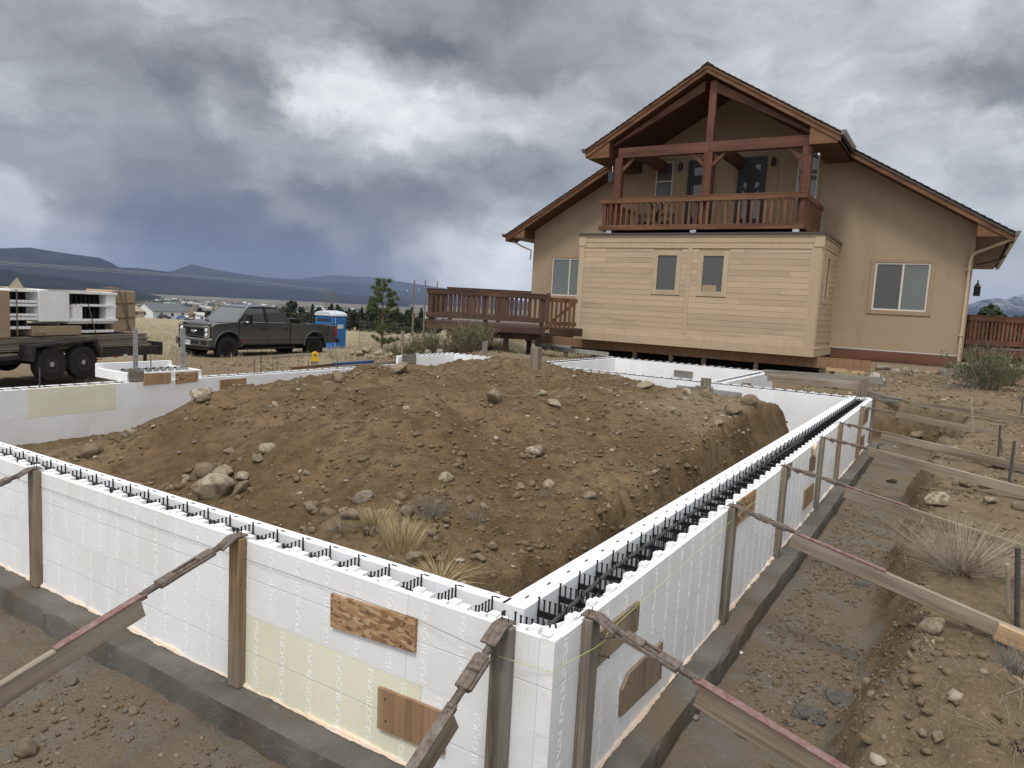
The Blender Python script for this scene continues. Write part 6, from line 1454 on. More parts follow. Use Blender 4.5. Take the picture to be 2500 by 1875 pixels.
BANKR = [(2440, 1131, 38, 'rock', 'large round tan boulder at the end of a plank on the right bank'), (2360, 1180, 30, 'rock', 'tan boulder on the right bank below the fourth plank'), (2333, 1180, 20, 'rock', 'smaller stone beside the tan boulder on the bank'), (2405, 1183, 36, 'rock', 'rounded brown boulder right of the paired stones on the bank'), (2292, 1222, 56, 'rock_pale', 'long pale boulder on the bank beside the third plank'),
 (2415, 1222, 34, 'rock_pale', 'flat pale stone on the bank above the dry bush'), (2485, 1236, 30, 'rock', 'stone at the right picture edge above the dry bush'), (2270, 1525, 60, 'rock', 'flat tan rock embedded beside the pale plank end'), (2252, 1790, 28, 'rock', 'small round tan stone in the lower right bank'), (2290, 1800, 30, 'rock', 'stone beside the round one in the lower right bank'), (1815, 1790, 38, 'rock', 'tan stone on the trench floor beside the nearest plank'), (1697, 1752, 20, 'rock_grey', 'grey stone against the footing in the right trench'),
 (2240, 1062, 40, 'rock', 'rock in the dug hollow below the far planks'), (2290, 1130, 34, 'rock', 'stone in the mouth of the hollow at the right'), (2330, 1100, 30, 'rock_pale', 'pale rock on the lip of the hollow'), (1848, 1268, 22, 'rock_grey', 'grey stone with a white chip beside it in the right trench'), (1940, 1268, 22, 'rock', 'small stone on the far part of the right trench floor'),
 (2176, 1173, 22, 'rock', 'brown stone on the trench floor near the hollow'), (60, 1830, 50, 'rock', 'half buried brown stone at the lower left corner'), (325, 1733, 26, 'rock', 'brown stone on the dirt in front of the left footing'), (180, 1665, 20, 'rock', 'small tan stone on the dirt below the left brace'), (262, 1700, 18, 'rock', 'pinkish pebble on the dirt in front of the left wall'), (2140, 925, 50, 'rock_grey', 'large white grey boulder at the end of the laminated beam')]
for i, (px, py, wpx, mt_, lb) in enumerate(BANKR):
    p = hit(px, py + wpx * .22, 1.5)
    if p is None: continue
    size = wpx * (p - Vector(CAM)).length / F_PX; put_rock(p.x, p.y, size, mt_, lb, None, .28, k=(i * 3) % 8)
rr = random.Random(5)
# unlabelled ordinary rocks: scattered through heap, shelf and bank
cnt = 0
while cnt < 172:
    u_, v_ = (rr.uniform(1.0, 10.6), rr.uniform(1.0, 9.0)) if cnt % 4 else (rr.uniform(1.2, 2.3), rr.uniform(1.3, 6.8)) if cnt % 8 else (rr.uniform(3, 9), rr.uniform(1.6, 3.2)); s_ = min(.21, .05 * (rr.random() + .02) ** -.5)
    x_, y_ = w(u_, v_)[:2]
    if u_ < 2.2 and v_ > 4 and rr.random() < .5: continue
    if rr.random() < .35: s_ *= .8
    mt_ = 'rock' if rr.random() < .88 else 'rock_pale'
    reg = 'flat shelf at the right of the heap' if u_ > 6 and v_ < 2.9 else 'cut bank facing the right wall' if v_ < 1.6 else 'low ground at the left of the pit' if v_ > 7.2 else 'crest of the heap' if u_ > 6.5 else 'ledge behind the foreground wall' if u_ < 1.9 else 'front slope of the heap'
    put_rock(x_, y_, s_ * 1.05, mt_, ('large ' if s_ > .15 else 'tiny ' if s_ < .06 else 'small ' if s_ < .08 else 'middling ' if s_ > .105 else '') + ('pale' if mt_ != 'rock' else 'brown') + ' rounded rock half sunk in the ' + reg, 'rocks of the ' + reg, .34, rnd=rr); cnt += 1
cnt = 0
while cnt < 42:
    u_, v_ = rr.uniform(.3, 14), rr.uniform(-3.4, -.35); s_ = min(.22, .04 * (rr.random() + .02) ** -.5)
    x_, y_ = w(u_, v_)[:2]; mt_ = 'rock' if rr.random() < .75 else 'rock_pale'; reg = 'right trench floor' if v_ > -.95 else 'right bank close to the camera' if u_ < 4 else 'right bank among the far planks'
    put_rock(x_, y_, s_, mt_, ('small ' if s_ < .08 else '') + ('pale' if mt_ != 'rock' else 'brown') + ' rock lying on the ' + reg, 'rocks of the ' + reg, .34, rnd=rr); cnt += 1
# row of grey stones along the foot of the house
for i in range(16):
    u_ = 24.3 - rr.uniform(0, .5); v_ = 1.0 - i * .17 + rr.uniform(-.1, .1); x_, y_ = w(u_, v_)[:2]
    put_rock(x_, y_, rr.uniform(.22, .42), 'rock_grey', 'grey edging stone along the foot of the stucco wall', 'edging stones at the house wall', .3, rnd=rr)
for i, (px, py, wpx) in enumerate([(895, 855, 22), (880, 862, 20), (925, 860, 24), (860, 858, 16), (955, 862, 14), (1045, 862, 22), (1075, 858, 20), (1020, 868, 22), (990, 866, 18)]):
    p = at_depth(px, py, 22); put_rock(p.x, p.y, wpx * 22 / F_PX * 1.15, 'rock_grey' if i > 4 else 'rock_pale', 'pale boulder in the row edging the yard between tree and deck', 'boulders edging the yard', .1, z=p.z - .1, rnd=rr)
# pebbles, clods and crumbs: beyond counting
def pebbles(name, n, region, smin_, smax_, mat, seed, power=2.2):
    r = np.random.RandomState(seed); (ua, ub, va, vb) = region
    uu = r.uniform(ua, ub, n); vv = r.uniform(va, vb, n)
    x = NC[0] + U[0] * uu + V[0] * vv; y = NC[1] + U[1] * uu + V[1] * vv; z = site(uu, vv)
    dens = fbm(uu * .8, vv * .8, 3, seed + 40) + .5 * fbm(uu * 3, vv * 3, 2, seed + 50); dk = r.rand(n) < ss(-.45, .35, dens)
    keep = dk & ~(((uu > -.25) & (uu < .5) & (vv > -.3) & (vv < 10)) | ((vv > -.25) & (vv < .56) & (uu > -.3) & (uu < 12.2)) | (z < -1.1))
    x, y, z = x[keep], y[keep], z[keep]; n = len(x)
    base = np.array([(1, 0, 0), (-1, 0, 0), (0, 1, 0), (0, -1, 0), (0, 0, 1), (0, 0, -1)], float); tri = np.array([(0, 2, 4), (2, 1, 4), (1, 3, 4), (3, 0, 4), (2, 0, 5), (1, 2, 5), (3, 1, 5), (0, 3, 5)])
    # one midpoint subdivision for a rounder stone
    mids = {}; vl = [tuple(b) for b in base]; fl_ = []
    def mid(a, b):
        k = (min(a, b), max(a, b))
        if k not in mids:
            m_ = (np.array(vl[a]) + np.array(vl[b])) / 2; m_ /= np.linalg.norm(m_); vl.append(tuple(m_)); mids[k] = len(vl) - 1
        return mids[k]
    for a, b, c in tri:
        ab, bc, ca = mid(a, b), mid(b, c), mid(c, a); fl_ += [(a, ab, ca), (ab, b, bc), (ca, bc, c), (ab, bc, ca)]
    base = np.array(vl); tri = np.array(fl_)
    s_ = smin_ + (smax_ - smin_) * r.rand(n) ** power
    P = base[None] * (1 + .28 * r.randn(n, len(base), 1)); sc = np.stack([s_ * r.uniform(.8, 1.3, n), s_ * r.uniform(.6, 1.1, n), s_ * r.uniform(.45, .8, n)], -1); P = P * sc[:, None, :]
    a = r.uniform(0, 6.28, n); ca, sa = np.cos(a), np.sin(a); X_ = P[..., 0] * ca[:, None] - P[..., 1] * sa[:, None]; Y_ = P[..., 0] * sa[:, None] + P[..., 1] * ca[:, None]
    co = np.stack([X_ + x[:, None], Y_ + y[:, None], P[..., 2] + (z + s_ * .15)[:, None]], -1).reshape(-1, 3)
    q = (tri[None] + (np.arange(n) * len(base))[:, None, None]).reshape(-1, 3)
    me_ = bpy.data.meshes.new(name); me_.vertices.add(len(co)); me_.vertices.foreach_set('co', co.ravel()); me_.loops.add(q.size); me_.loops.foreach_set('vertex_index', q.ravel().astype(np.int32)); me_.polygons.add(len(q)); me_.polygons.foreach_set('loop_start', np.arange(0, q.size, 3)); me_.update(calc_edges=True)
    for m_ in (mat if isinstance(mat, list) else [mat]): me_.materials.append(MAT[m_])
    if isinstance(mat, list): me_.polygons.foreach_set('material_index', np.repeat(r.choice(len(mat), n, p=[.80, .165, .035][:len(mat)] if len(mat) == 3 else None), len(tri)).astype(np.int32))
    o = bpy.data.objects.new(name, me_); COL.objects.link(o); o['kind'] = 'stuff'; return o
MAT['clod'] = noisy('soil_clods', (.132, .093, .055), (.17, .124, .078), 3, .95, .3, 60)
MAT['pebble_pale'] = noisy('pale_pebbles', (.30, .25, .19), (.40, .35, .27), 3, .95, 0)
MAT['pebble_grey'] = noisy('grey_gravel', (.12, .113, .10), (.19, .18, .16), 3, .95, 0)
pebbles('soil_crumbs', 26000, (.5, 10.8, .6, 9.2), .004, .034, ['clod', 'pebble', 'pebble_pale'], 3, 5)
pebbles('soil_crumbs', 12000, (.8, 4.5, 1.0, 5.5), .002, .012, ['clod', 'pebble', 'pebble_pale'], 4, 3)
pebbles('trench_gravel', 22000, (.1, 9, -1.25, -.18), .0025, .018, ['clod', 'pebble', 'pebble_grey'], 5, 6)
pebbles('trench_gravel', 14000, (-1.8, -.15, -.3, 6), .0025, .018, ['clod', 'pebble', 'pebble_grey'], 6, 6)
pebbles('bank_gravel', 20000, (.2, 14, -4.0, -1.0), .003, .030, ['clod', 'pebble', 'pebble_pale'], 7, 5.5)
pebbles('yard_gravel', 8000, (12.6, 24.5, -6, 2.6), .01, .055, ['clod', 'pebble', 'pebble_pale'], 8, 3)
pebbles('drive_gravel', 8000, (2, 22, 10.2, 20), .015, .06, ['clod', 'pebble', 'pebble_pale'], 9, 3)
pebbles('soil_clods', 1500, (.8, 10.6, .9, 9.0), .012, .05, ['clod'], 13, 2.2)
pebbles('soil_clods', 500, (.2, 12, -3.4, -.9), .006, .03, ['clod'], 14, 2.2)
# lumps of spilled grey concrete in the trench
for (px, py, wpx, lb) in ((2050, 1710, 80, 'lump of spilled grey concrete in the right trench against the bank'), (1975, 1745, 70, 'crumbly grey concrete spill in the middle of the right trench'), (2100, 1430, 46, 'dark grey concrete crumb pile further along the right trench')):
    p = hit(px, py, 1.5); size = wpx * (p - Vector(CAM)).length / F_PX
    bm = bmesh.new(); bmesh.ops.create_icosphere(bm, subdivisions=4, radius=1)
    for v_ in bm.verts:
        q = v_.co * (1 + .35 * mnoise.noise(v_.co * 2 + Vector((px, 0, 0))) + .22 * mnoise.noise(v_.co * 6) + .10 * mnoise.noise(v_.co * 14)); v_.co = Vector((q.x, q.y, q.z * .45))
    me_ = bpy.data.meshes.new('concrete_lump'); bm.to_mesh(me_); bm.free(); me_.materials.append(MAT['concrete']); o = bpy.data.objects.new('concrete_lump', me_); COL.objects.link(o); o.location = p - Vector((0, 0, .01)); o.scale = (size / 2,) * 3; tag(o, lb, 'concrete lump')
for (px, py, lb) in ((1808, 1595, 'small white foam chip on the trench floor near the second post'), (1845, 1272, 'white foam chip leaning on a grey stone in the trench')):
    p = hit(px, py, 1.5); o = MB().box(-.012, .014, -.01, .012, 0, .012).build('foam_chip', MAT['foam_plain']); o.location = p; o.rotation_euler = (.4, .3, .8); tag(o, lb, 'foam chip')

# ---------------------------------------------------------------- grass, brush
def blades(name, roots, hmin, hmax, lean, width, mat, seed, curve=.5, label=None, cat=None, group=None, kind=None, nseg=3, fan=None, center=None):
    """thin bent blades; roots (n,3)"""
    r = np.random.RandomState(seed); n = len(roots); h = r.uniform(hmin, hmax, n); a = r.uniform(0, 2 * np.pi, n); ln = np.abs(r.normal(0, lean, n))
    if fan is not None:       # lean outwards from the centre
        d = roots[:, :2] - np.array(center)[None]; a = np.arctan2(d[:, 1], d[:, 0]) + r.normal(0, .35, n); ln = ln * .3 + fan * np.hypot(d[:, 0], d[:, 1]) / (np.hypot(d[:, 0], d[:, 1]).max() + 1e-6)
    co = []; fc = []; wd = width * r.uniform(.6, 1.3, n); b = r.uniform(0, 2 * np.pi, n)
    T = np.linspace(0, 1, nseg + 1); V_ = np.empty((n, (nseg + 1) * 2, 3))
    for i, t_ in enumerate(T):
        off = h * ln * (t_ ** (1 + curve)); zz = h * t_ * (1 - .25 * ln * t_); c = np.stack([roots[:, 0] + np.cos(a) * off, roots[:, 1] + np.sin(a) * off, roots[:, 2] + zz], -1)
        ww = wd * (1 - .85 * t_); s_ = np.stack([np.cos(b) * ww, np.sin(b) * ww, np.zeros(n)], -1); V_[:, 2 * i] = c - s_; V_[:, 2 * i + 1] = c + s_
    k = (nseg + 1) * 2; q = []
    for i in range(nseg): q.append(np.array([2 * i, 2 * i + 1, 2 * i + 3, 2 * i + 2])[None] + (np.arange(n) * k)[:, None])
    q = np.concatenate(q); org = roots.mean(0) if kind != 'stuff' else np.zeros(3); co = (V_.reshape(-1, 3) - org)
    me_ = bpy.data.meshes.new(name); me_.vertices.add(len(co)); me_.vertices.foreach_set('co', co.ravel()); me_.loops.add(q.size); me_.loops.foreach_set('vertex_index', q.ravel().astype(np.int32)); me_.polygons.add(len(q)); me_.polygons.foreach_set('loop_start', np.arange(0, q.size, 4)); me_.update(calc_edges=True); me_.materials.append(MAT[mat])
    o = bpy.data.objects.new(name, me_); COL.objects.link(o); o.location = org; return tag(o, label, cat, group, kind)
def clump_roots(x, y, rad, n, seed):
    r = np.random.RandomState(seed); a = r.uniform(0, 6.28, n); d = rad * np.sqrt(r.rand(n)); X_ = x + np.cos(a) * d; Y_ = y + np.sin(a) * d; return np.stack([X_, Y_, gz(X_, Y_) - .01], -1)
def clump(px, py, rad, n, hmin, hmax, mat, label, name='grass_clump', cat='grass clump', fan=.6, width=.0022, seed=1, lean=.15, curve=.5):
    p = hit(px, py, 1.5); rts = clump_roots(p.x, p.y, rad, n, seed); return blades(name, rts, hmin, hmax, lean, width, mat, seed, curve, label, cat, fan=fan, center=(p.x, p.y))
clump(925, 1290, .10, 380, .10, .29, 'straw', 'tall pale dry grass clump on the ledge, left tuft', fan=.5, lean=.3, seed=2); clump(985, 1325, .13, 430, .09, .27, 'straw', 'tall pale dry grass clump on the ledge, right tuft', fan=.5, lean=.3, seed=3)
clump(905, 1300, .05, 70, .08, .18, 'leaf_green', 'small green grass tuft at the foot of the dry clump', fan=.5, seed=4); clump(1052, 1265, .10, 130, .10, .24, 'sage', 'grey twiggy plant right of the dry grass clump', 'twiggy_plant', 'plant', fan=.7, seed=5)
clump(1075, 1420, .07, 120, .14, .30, 'straw', 'drooping straw tuft hanging over the front pit edge', fan=1.5, seed=6, curve=.2, width=.003); clump(1165, 1275, .07, 50, .05, .12, 'sage', 'small grey green weed on the sandy ledge', 'weed', 'plant', fan=.8, seed=7)
clump(835, 1290, .06, 80, .05, .12, 'sage', 'dark tangle of roots hanging at the pit edge', 'root_tangle', 'roots', fan=1.3, seed=8); clump(1320, 1215, .06, 40, .05, .13, 'sage', 'small dry weed beside the golden tan stone', 'weed', 'plant', fan=.9, seed=9)
p = hit(2345, 1390, 1.5)
def brush(p, rad, n, hmin, hmax, mats, label, name, cat, seed, fan=.75, leaves=0, leafmat='leaf', lsize=.012, r0=.0035, twig=2):
    t = thing(name, label, cat, p.x, p.y, p.z, rot=0, world=True); r = random.Random(seed); st = MB(); tips = []
    for i in range(n):
        a = r.uniform(0, 6.28); e = r.random() ** .6; dx = math.cos(a) * e; dy = math.sin(a) * e; h_ = r.uniform(hmin, hmax) * (1 - .25 * e); b = Vector((dx * rad * .25, dy * rad * .25, -.02)); pts = [b]
        for k in range(1, 4): pts.append(b + Vector((dx * rad * (k / 3) ** 1.2 * fan + r.uniform(-.03, .03) * h_ * 2, dy * rad * (k / 3) ** 1.2 * fan + r.uniform(-.03, .03) * h_ * 2, h_ * k / 3)))
        st.tube(pts, [r0, r0 * .8, r0 * .55, r0 * .25], 3, False); tips.append(pts)
        for _ in range(twig):
            k = r.uniform(.35, .9); j = min(2, int(k * 3)); q0 = pts[j].lerp(pts[j + 1], k * 3 - j); q1 = q0 + Vector((r.uniform(-.5, .5), r.uniform(-.5, .5), r.uniform(.3, 1))).normalized() * h_ * r.uniform(.12, .3); st.tube([q0, q1], [r0 * .45, r0 * .15], 3, False); tips.append([q0, q0.lerp(q1, .5), q1])
    o = st.build('stems', MAT[mats], t)
    if leaves:
        lf = MB()
        for i in range(leaves):
            pts = r.choice(tips); j = r.randrange(len(pts) - 1); q0 = pts[j].lerp(pts[j + 1], r.random()) + Vector((r.gauss(0, 1), r.gauss(0, 1), r.gauss(0, 1))) * lsize * 1.2
            if q0.z < .02: continue
            a = Vector((r.gauss(0, 1), r.gauss(0, 1), r.gauss(0, 1))).normalized(); b = a.cross(Vector((r.gauss(0, 1), r.gauss(0, 1), r.gauss(0, 1)))).normalized(); s_ = lsize * r.uniform(.6, 1.3); lf.add([q0 - a * s_, q0 + b * s_ * .45, q0 + a * s_, q0 - b * s_ * .45], [(0, 1, 2, 3)])
        me_ = lf; o = bpy.data.meshes.new('leaves'); o.from_pydata(lf.v, [], lf.f); o.materials.append(MAT[leafmat]); ob = bpy.data.objects.new('leaves', o); COL.objects.link(ob); ob.parent = t; ob['kind'] = 'stuff'
    return t
brush(p, .50, 420, .14, .44, 'stem', 'spreading leafless dry bush on the right bank under the plank', 'dry_bush', 'bush', 11, 1.0, r0=.0024, twig=2)
p = hit(2478, 1640, 1.2); brush(p, .22, 120, .08, .24, 'sage', 'small grey dry bush at the right edge below the fresh board', 'dry_bush', 'bush', 12, .9, r0=.0018)
p = hit(2480, 1790, 1.2); brush(p, .25, 90, .06, .20, 'stem', 'pale dry grass tangle at the lower right edge', 'dry_bush', 'bush', 13, 1.2, r0=.0016)
def bush_at(px, Y, py, rad, h_, label, seed, n=150, leaves=9000, mat='leaf', ls=.022):
    q = at_depth(px, py, Y); g_ = float(gz(np.array([q.x]), np.array([q.y]))[0]); brush(Vector((q.x, q.y, g_)), rad, n, h_ * .4, h_, 'stem', label, 'leafy_bush', 'bush', seed, 1.0, leaves, mat, ls, .006, 4)
bush_at(1050, 23.4, 855, .95, 1.0, 'low olive bush at the left foot of the timber deck', 21, leaves=9000); bush_at(985, 24, 858, .55, .55, 'smaller olive bush left of the deck bush', 24, 80, 3500); bush_at(1148, 22.6, 862, .85, 1.25, 'taller olive bush with thin seed stalks before the deck', 22, leaves=8500)
bush_at(2400, 18.2, 955, .85, 1.35, 'green leafy bush at the right corner of the house', 23, 170, 11000, 'leaf_green', .02); bush_at(2450, 19.5, 950, .6, 1.0, 'sparser green bush behind the corner bush', 25, 90, 4500, 'leaf', .02)
clump(2330, 950, .5, 200, .08, .22, 'sage', 'low grey weeds before the house stones', 'weed', 'plant', fan=.8, seed=15, width=.004)
# young pine
def pine(label, p, H_, seed):
    t = thing('pine_tree', label, 'tree', p.x, p.y, p.z, rot=0, world=True); r = random.Random(seed); MB().tube([(0, 0, -.1), (.03, 0, H_ * .35), (-.02, .02, H_ * .7), (0, 0, H_ * .97)], [.06, .048, .03, .012], 8).build('trunk', MAT['bark'], t, True)
    limb = MB(); ends = []
    for k, f in enumerate((.10, .22, .30, .42, .52, .60, .68, .76, .84, .91, .97)):
        nb = 5 if f < .9 else 4
        for j in range(nb):
            if r.random() < (.5 if .12 < f < .5 else .22): continue
            a = 6.28 * j / nb + r.uniform(-.4, .4) + k; L_ = H_ * (.31 * (1 - f) ** .55 + .05) * r.uniform(.65, 1.15) * (.8 if f < .2 else 1); z0 = H_ * f; q = [Vector((0, 0, z0)), Vector((math.cos(a) * L_ * .5, math.sin(a) * L_ * .5, z0 + L_ * .08)), Vector((math.cos(a) * L_, math.sin(a) * L_, z0 + L_ * .32))]
            limb.tube(q, [.018, .012, .006], 5, False); ends.append((q[2], L_)); ends.append((q[1].lerp(q[2], .45) + Vector((r.uniform(-.06, .06), r.uniform(-.06, .06), .03)), L_))
            if L_ > .5: ends.append((q[1].lerp(q[2], .1) + Vector((r.uniform(-.1, .1), r.uniform(-.1, .1), .02)), L_ * .7))
    limb.build('limbs', MAT['bark'], t, True); ends.append((Vector((0, 0, H_)), .4)); nd = []
    fc = []
    for (c, L_) in ends:
        for i in range(260):
            d = Vector((r.gauss(0, 1), r.gauss(0, 1), r.gauss(.35, .8))).normalized(); ln = r.uniform(.09, .17); c2 = c + Vector((r.gauss(0, .035), r.gauss(0, .035), r.gauss(0, .03))); s_ = d.cross(Vector((r.gauss(0, 1), r.gauss(0, 1), 1))).normalized() * .0042; b = len(nd); nd += [tuple(c2 - s_), tuple(c2 + s_), tuple(c2 + d * ln)]; fc.append((b, b + 1, b + 2))
    me_ = bpy.data.meshes.new('crown'); me_.from_pydata(nd, [], fc); me_.materials.append(MAT['needle']); o = bpy.data.objects.new('crown', me_); COL.objects.link(o); o.parent = t; o['kind'] = 'stuff'; return t
p = at_depth(931, 856, 30.5); g_ = float(gz(np.array([p.x]), np.array([p.y]))[0]); pine('young green pine with a bushy top standing behind the pit', Vector((p.x, p.y, min(p.z, g_))), 2.95, 3)
# wire cage round the pine, white post
t = thing('wire_cage', 'thin wire mesh cage round the young pine', 'wire fence', p.x, p.y, p.z - .05, rot=0, world=True); mb = MB()
for i in range(26): a = i * 6.28 / 26; mb.tube([(math.cos(a) * .95, math.sin(a) * .95, 0), (math.cos(a) * .95, math.sin(a) * .95, 1.25)], .004, 3)
for z_ in np.linspace(.05, 1.25, 9): mb.tube([(math.cos(a) * .95, math.sin(a) * .95, z_) for a in np.linspace(0, 6.283, 30)], .0035, 3, False)
o = mb.build('wire_mesh', MAT['gutter_grey'], t); o['kind'] = 'stuff'
for (px, py, Y, hh, lb) in ((981, 865, 19, .62, 'thin white stake left of the deck beyond the pit'), (1046, 875, 60, .9, 'thin far fence stake in the straw field')):
    q = at_depth(px, py, Y); MBq = MB().box(-.03, .03, -.03, .03, 0, hh); o = MBq.build('stake', MAT['lumber_grey_z']); o.location = q; tag(o, lb, 'stake')
# ---------------------------------------------------------------- stakes and planks on the right bank, scattered timber
def stake(px, py_top, py_bot, r_, label, mat='rebar', lean=0.0):
    p = hit(px, py_bot, 1.5); L_ = (py_bot - py_top) * (p - Vector(CAM)).length / F_PX; o = MB().tube([(0, 0, -.25), (lean * L_, 0, L_)], r_, 7).build('stake', MAT[mat]); o.location = p; return tag(o, label, 'stake')
stake(2495, 1375, 1530, .016, 'dark steel stake beside the fresh board at the right edge', 'rebar', -.18); stake(2475, 1400, 1500, .013, 'rough wooden stake left of the steel stake at the right edge', 'stem', -.25); stake(2440, 1050, 1115, .013, 'steel stake behind the fourth plank on the bank', 'rebar', -.1); stake(2454, 1075, 1105, .012, 'short leaning rusty stake behind the boulder', 'rust', -.4)
stake(2462, 1095, 1190, .015, 'dark stake nailed to the end of the fifth plank', 'rebar'); stake(2382, 985, 1055, .014, 'thin grey stake crossing the long far plank', 'stem', -.25); stake(2493, 975, 1010, .014, 'dark short stake at the right edge beyond the planks', 'rebar'); stake(2100, 912, 945, .014, 'rusty stake by the back planks', 'rust', -.2); stake(2146, 918, 955, .013, 'second rusty stake by the back planks', 'rust')
plank('upper of the two long boards across the dug ground before the beam', (14.8, 2.55, .08), (14.9, .1, .13), .04, .14, MAT['lumber_grey']); plank('lower long board behind the far corner of the pit', (13.5, 2.2, .07), (13.6, .30, .08), .04, .15, MAT['lumber_mid']); plank('short board bracing the stake behind the far corner', (13.6, .35, -.05), (13.2, -.35, -.12), .04, .12, MAT['lumber_grey'])
solo(MB().box(13.4, 13.46, .24, .40, -.9, .24), 'stake_board', MAT['lumber_grey_z'], 'upright grey board at the end of the lower long board', 'stake', 13.43, .3, -.9, bevel=.004)
solo(MB().box(12.3, 12.36, 2.25, 2.42, -.7, .02), 'stake_board', MAT['lumber_grey_z'], 'short upright plank against the sunroom pen corner', 'stake', 12.3, 2.3, -.7, bevel=.004)
plank('long low form board on the ground in front of the deck beam', (21.2, 11.6, -.20), (20.8, 9.2, -.22), .05, .14, MAT['grey_board']); plank('grey board on the dirt under the beige room at left', (22.3, 12.9, -.16), (22.2, 11.4, -.18), .05, .12, MAT['grey_board']); plank('dark weathered board lying right of the sunroom pen', (17.3, 2.3, -.10), (17.1, .2, -.08), .05, .12, MAT['lumber_grey'])
plank('long thin pale board lying on the dirt beyond the raised form box', (9.8, 12.3, -.62), (6.9, 11.9, -.64), .04, .10, MAT['lumber_grey']); plank('brown board lying along the outside of the far left wall', (12.2, 10.9, -.30), (10.2, 10.8, -.34), .04, .16, MAT['lumber_mid']); plank('pale board along the outside of the far left wall', (10.6, 11.2, -.40), (9.3, 11.0, -.42), .04, .14, MAT['lumber_grey']); plank('dark red board behind the far left wall', (8.9, 10.4, -.20), (7.7, 10.35, -.22), .06, .05, MAT['timber']); plank('blue wrapped bundle behind the far left wall', (10.2, 10.45, -.18), (8.9, 10.4, -.19), .10, .06, MAT['bluewrap'])
for (a, b, lb) in (((4.3, 12.6, -.72), (3.5, 12.2, -.74), 'broken pale board near the trailer wheel'), ((3.6, 12.4, -.70), (3.2, 11.6, -.60), 'board leaning across another near the raised form box'), ((3.7, 12.0, -.74), (2.9, 11.9, -.74), 'short offcut lying by the trailer wheel'), ((2.8, 11.9, -.76), (2.1, 11.8, -.76), 'grey offcut at the front of the timber scraps'), ((3.9, 11.3, -.45), (3.3, 11.2, -.46), 'pale block of wood by the raised form box')): plank(lb, a, b, .09, .035, MAT['lumber_grey' if 'grey' in lb else 'lumber_mid'], 'timber_offcut', 'timber offcut')
# ---------------------------------------------------------------- straw field tufts
r = np.random.RandomState(9); n = 15000
yy = 24 * (150 / 24) ** r.rand(n); xx = yy * r.uniform(-.78, .12, n); keep = np.ones(n, bool)
keep &= ~((np.abs(xx + 9.6) < 2.6) & (yy < 31) & (r.rand(n) < .85)); keep &= ~((xx > -5) & (yy < 27)); keep &= ~((yy < 30) & (r.rand(n) < .3)); xx, yy = xx[keep], yy[keep]
m_ = 5; X_ = np.repeat(xx, m_) + r.normal(0, .10, len(xx) * m_); Y_ = np.repeat(yy, m_) + r.normal(0, .10, len(xx) * m_)
blades('straw_tufts', np.stack([X_, Y_, gz(X_, Y_) - .02], -1), .08, .30, .45, .011, 'straw_pale', 31, .5, kind='stuff', nseg=2)
n = 2600; yy = r.uniform(14, 26, n); xx = yy * r.uniform(-.62, -.05, n); gg = gz(xx, yy); kk = (gg > -1.35) & (r.rand(n) < .5); uu = (xx - NC[0]) * U[0] + (yy - NC[1]) * U[1]; vv = (xx - NC[0]) * V[0] + (yy - NC[1]) * V[1]; kk &= (rect_d(uu, vv, 0, 12.6, 0, 10) > 2.2)
blades('straw_tufts', np.stack([xx[kk], yy[kk], gg[kk] - .02], -1), .05, .18, .5, .006, 'straw_pale', 32, .5, kind='stuff', nseg=2)
n = 5000; yy = r.uniform(24, 60, n); xx = r.uniform(-4, 40, n); blades('straw_tufts', np.stack([xx, yy, gz(xx, yy) - .02], -1), .1, .3, .45, .012, 'straw_pale', 33, .5, kind='stuff', nseg=2)
# loose dry roots and stalks on the dug soil
n = 900; uu = r.uniform(.9, 10, n); vv = r.uniform(.9, 9, n); X_ = NC[0] + U[0] * uu + V[0] * vv; Y_ = NC[1] + U[1] * uu + V[1] * vv; blades('loose_roots', np.stack([X_, Y_, site(uu, vv) - .004], -1), .02, .10, 1.6, .0012, 'stem', 34, .2, kind='stuff', nseg=2)
n = 700; uu = r.uniform(.5, 12, n); vv = r.uniform(-3.5, -.9, n); X_ = NC[0] + U[0] * uu + V[0] * vv; Y_ = NC[1] + U[1] * uu + V[1] * vv; blades('loose_roots', np.stack([X_, Y_, site(uu, vv) - .004], -1), .03, .14, 1.2, .0014, 'stem', 35, .2, kind='stuff', nseg=2)
# ---------------------------------------------------------------- the valley: poles, lines, houses, trees
def ground_at(px, py): return hit(px, py, 30, 12000)
def place(px, Y):
    d = ray(px, 760); x = d[0] / d[1] * Y; return Vector((x, Y, float(gz(np.array([x]), np.array([Y]), False)[0])))
for i, (px, ptop, Y, lb) in enumerate(((1009, 683, 120, 'leftmost of the three plain utility poles beyond the deck corner'), (1036, 684, 135, 'middle one of the three plain utility poles, beside the deck corner'), (1065, 686, 150, 'utility pole rising just behind the deck rail'))):
    p = place(px, Y); top = at_depth(px, ptop, Y).z; t = thing('utility_pole', lb, 'utility pole', p.x, p.y, p.z, rot=0, world=True, group='utility poles by the deck'); MB().tube([(0, 0, -.3), (0, 0, top - p.z)], [.17, .11], 8).build('pole', MAT['bark'], t)
    MB().box(-1.2, .0, -.06, .06, top - p.z - 2.1, top - p.z - 1.95).build('cross_arm', MAT['gutter_grey'], t); MB().lathe([(.07, 0), (.07, .25)], (-1.1, 0, top - p.z - 1.95), 2, 6).build('insulator', MAT['whitepaint'], t)
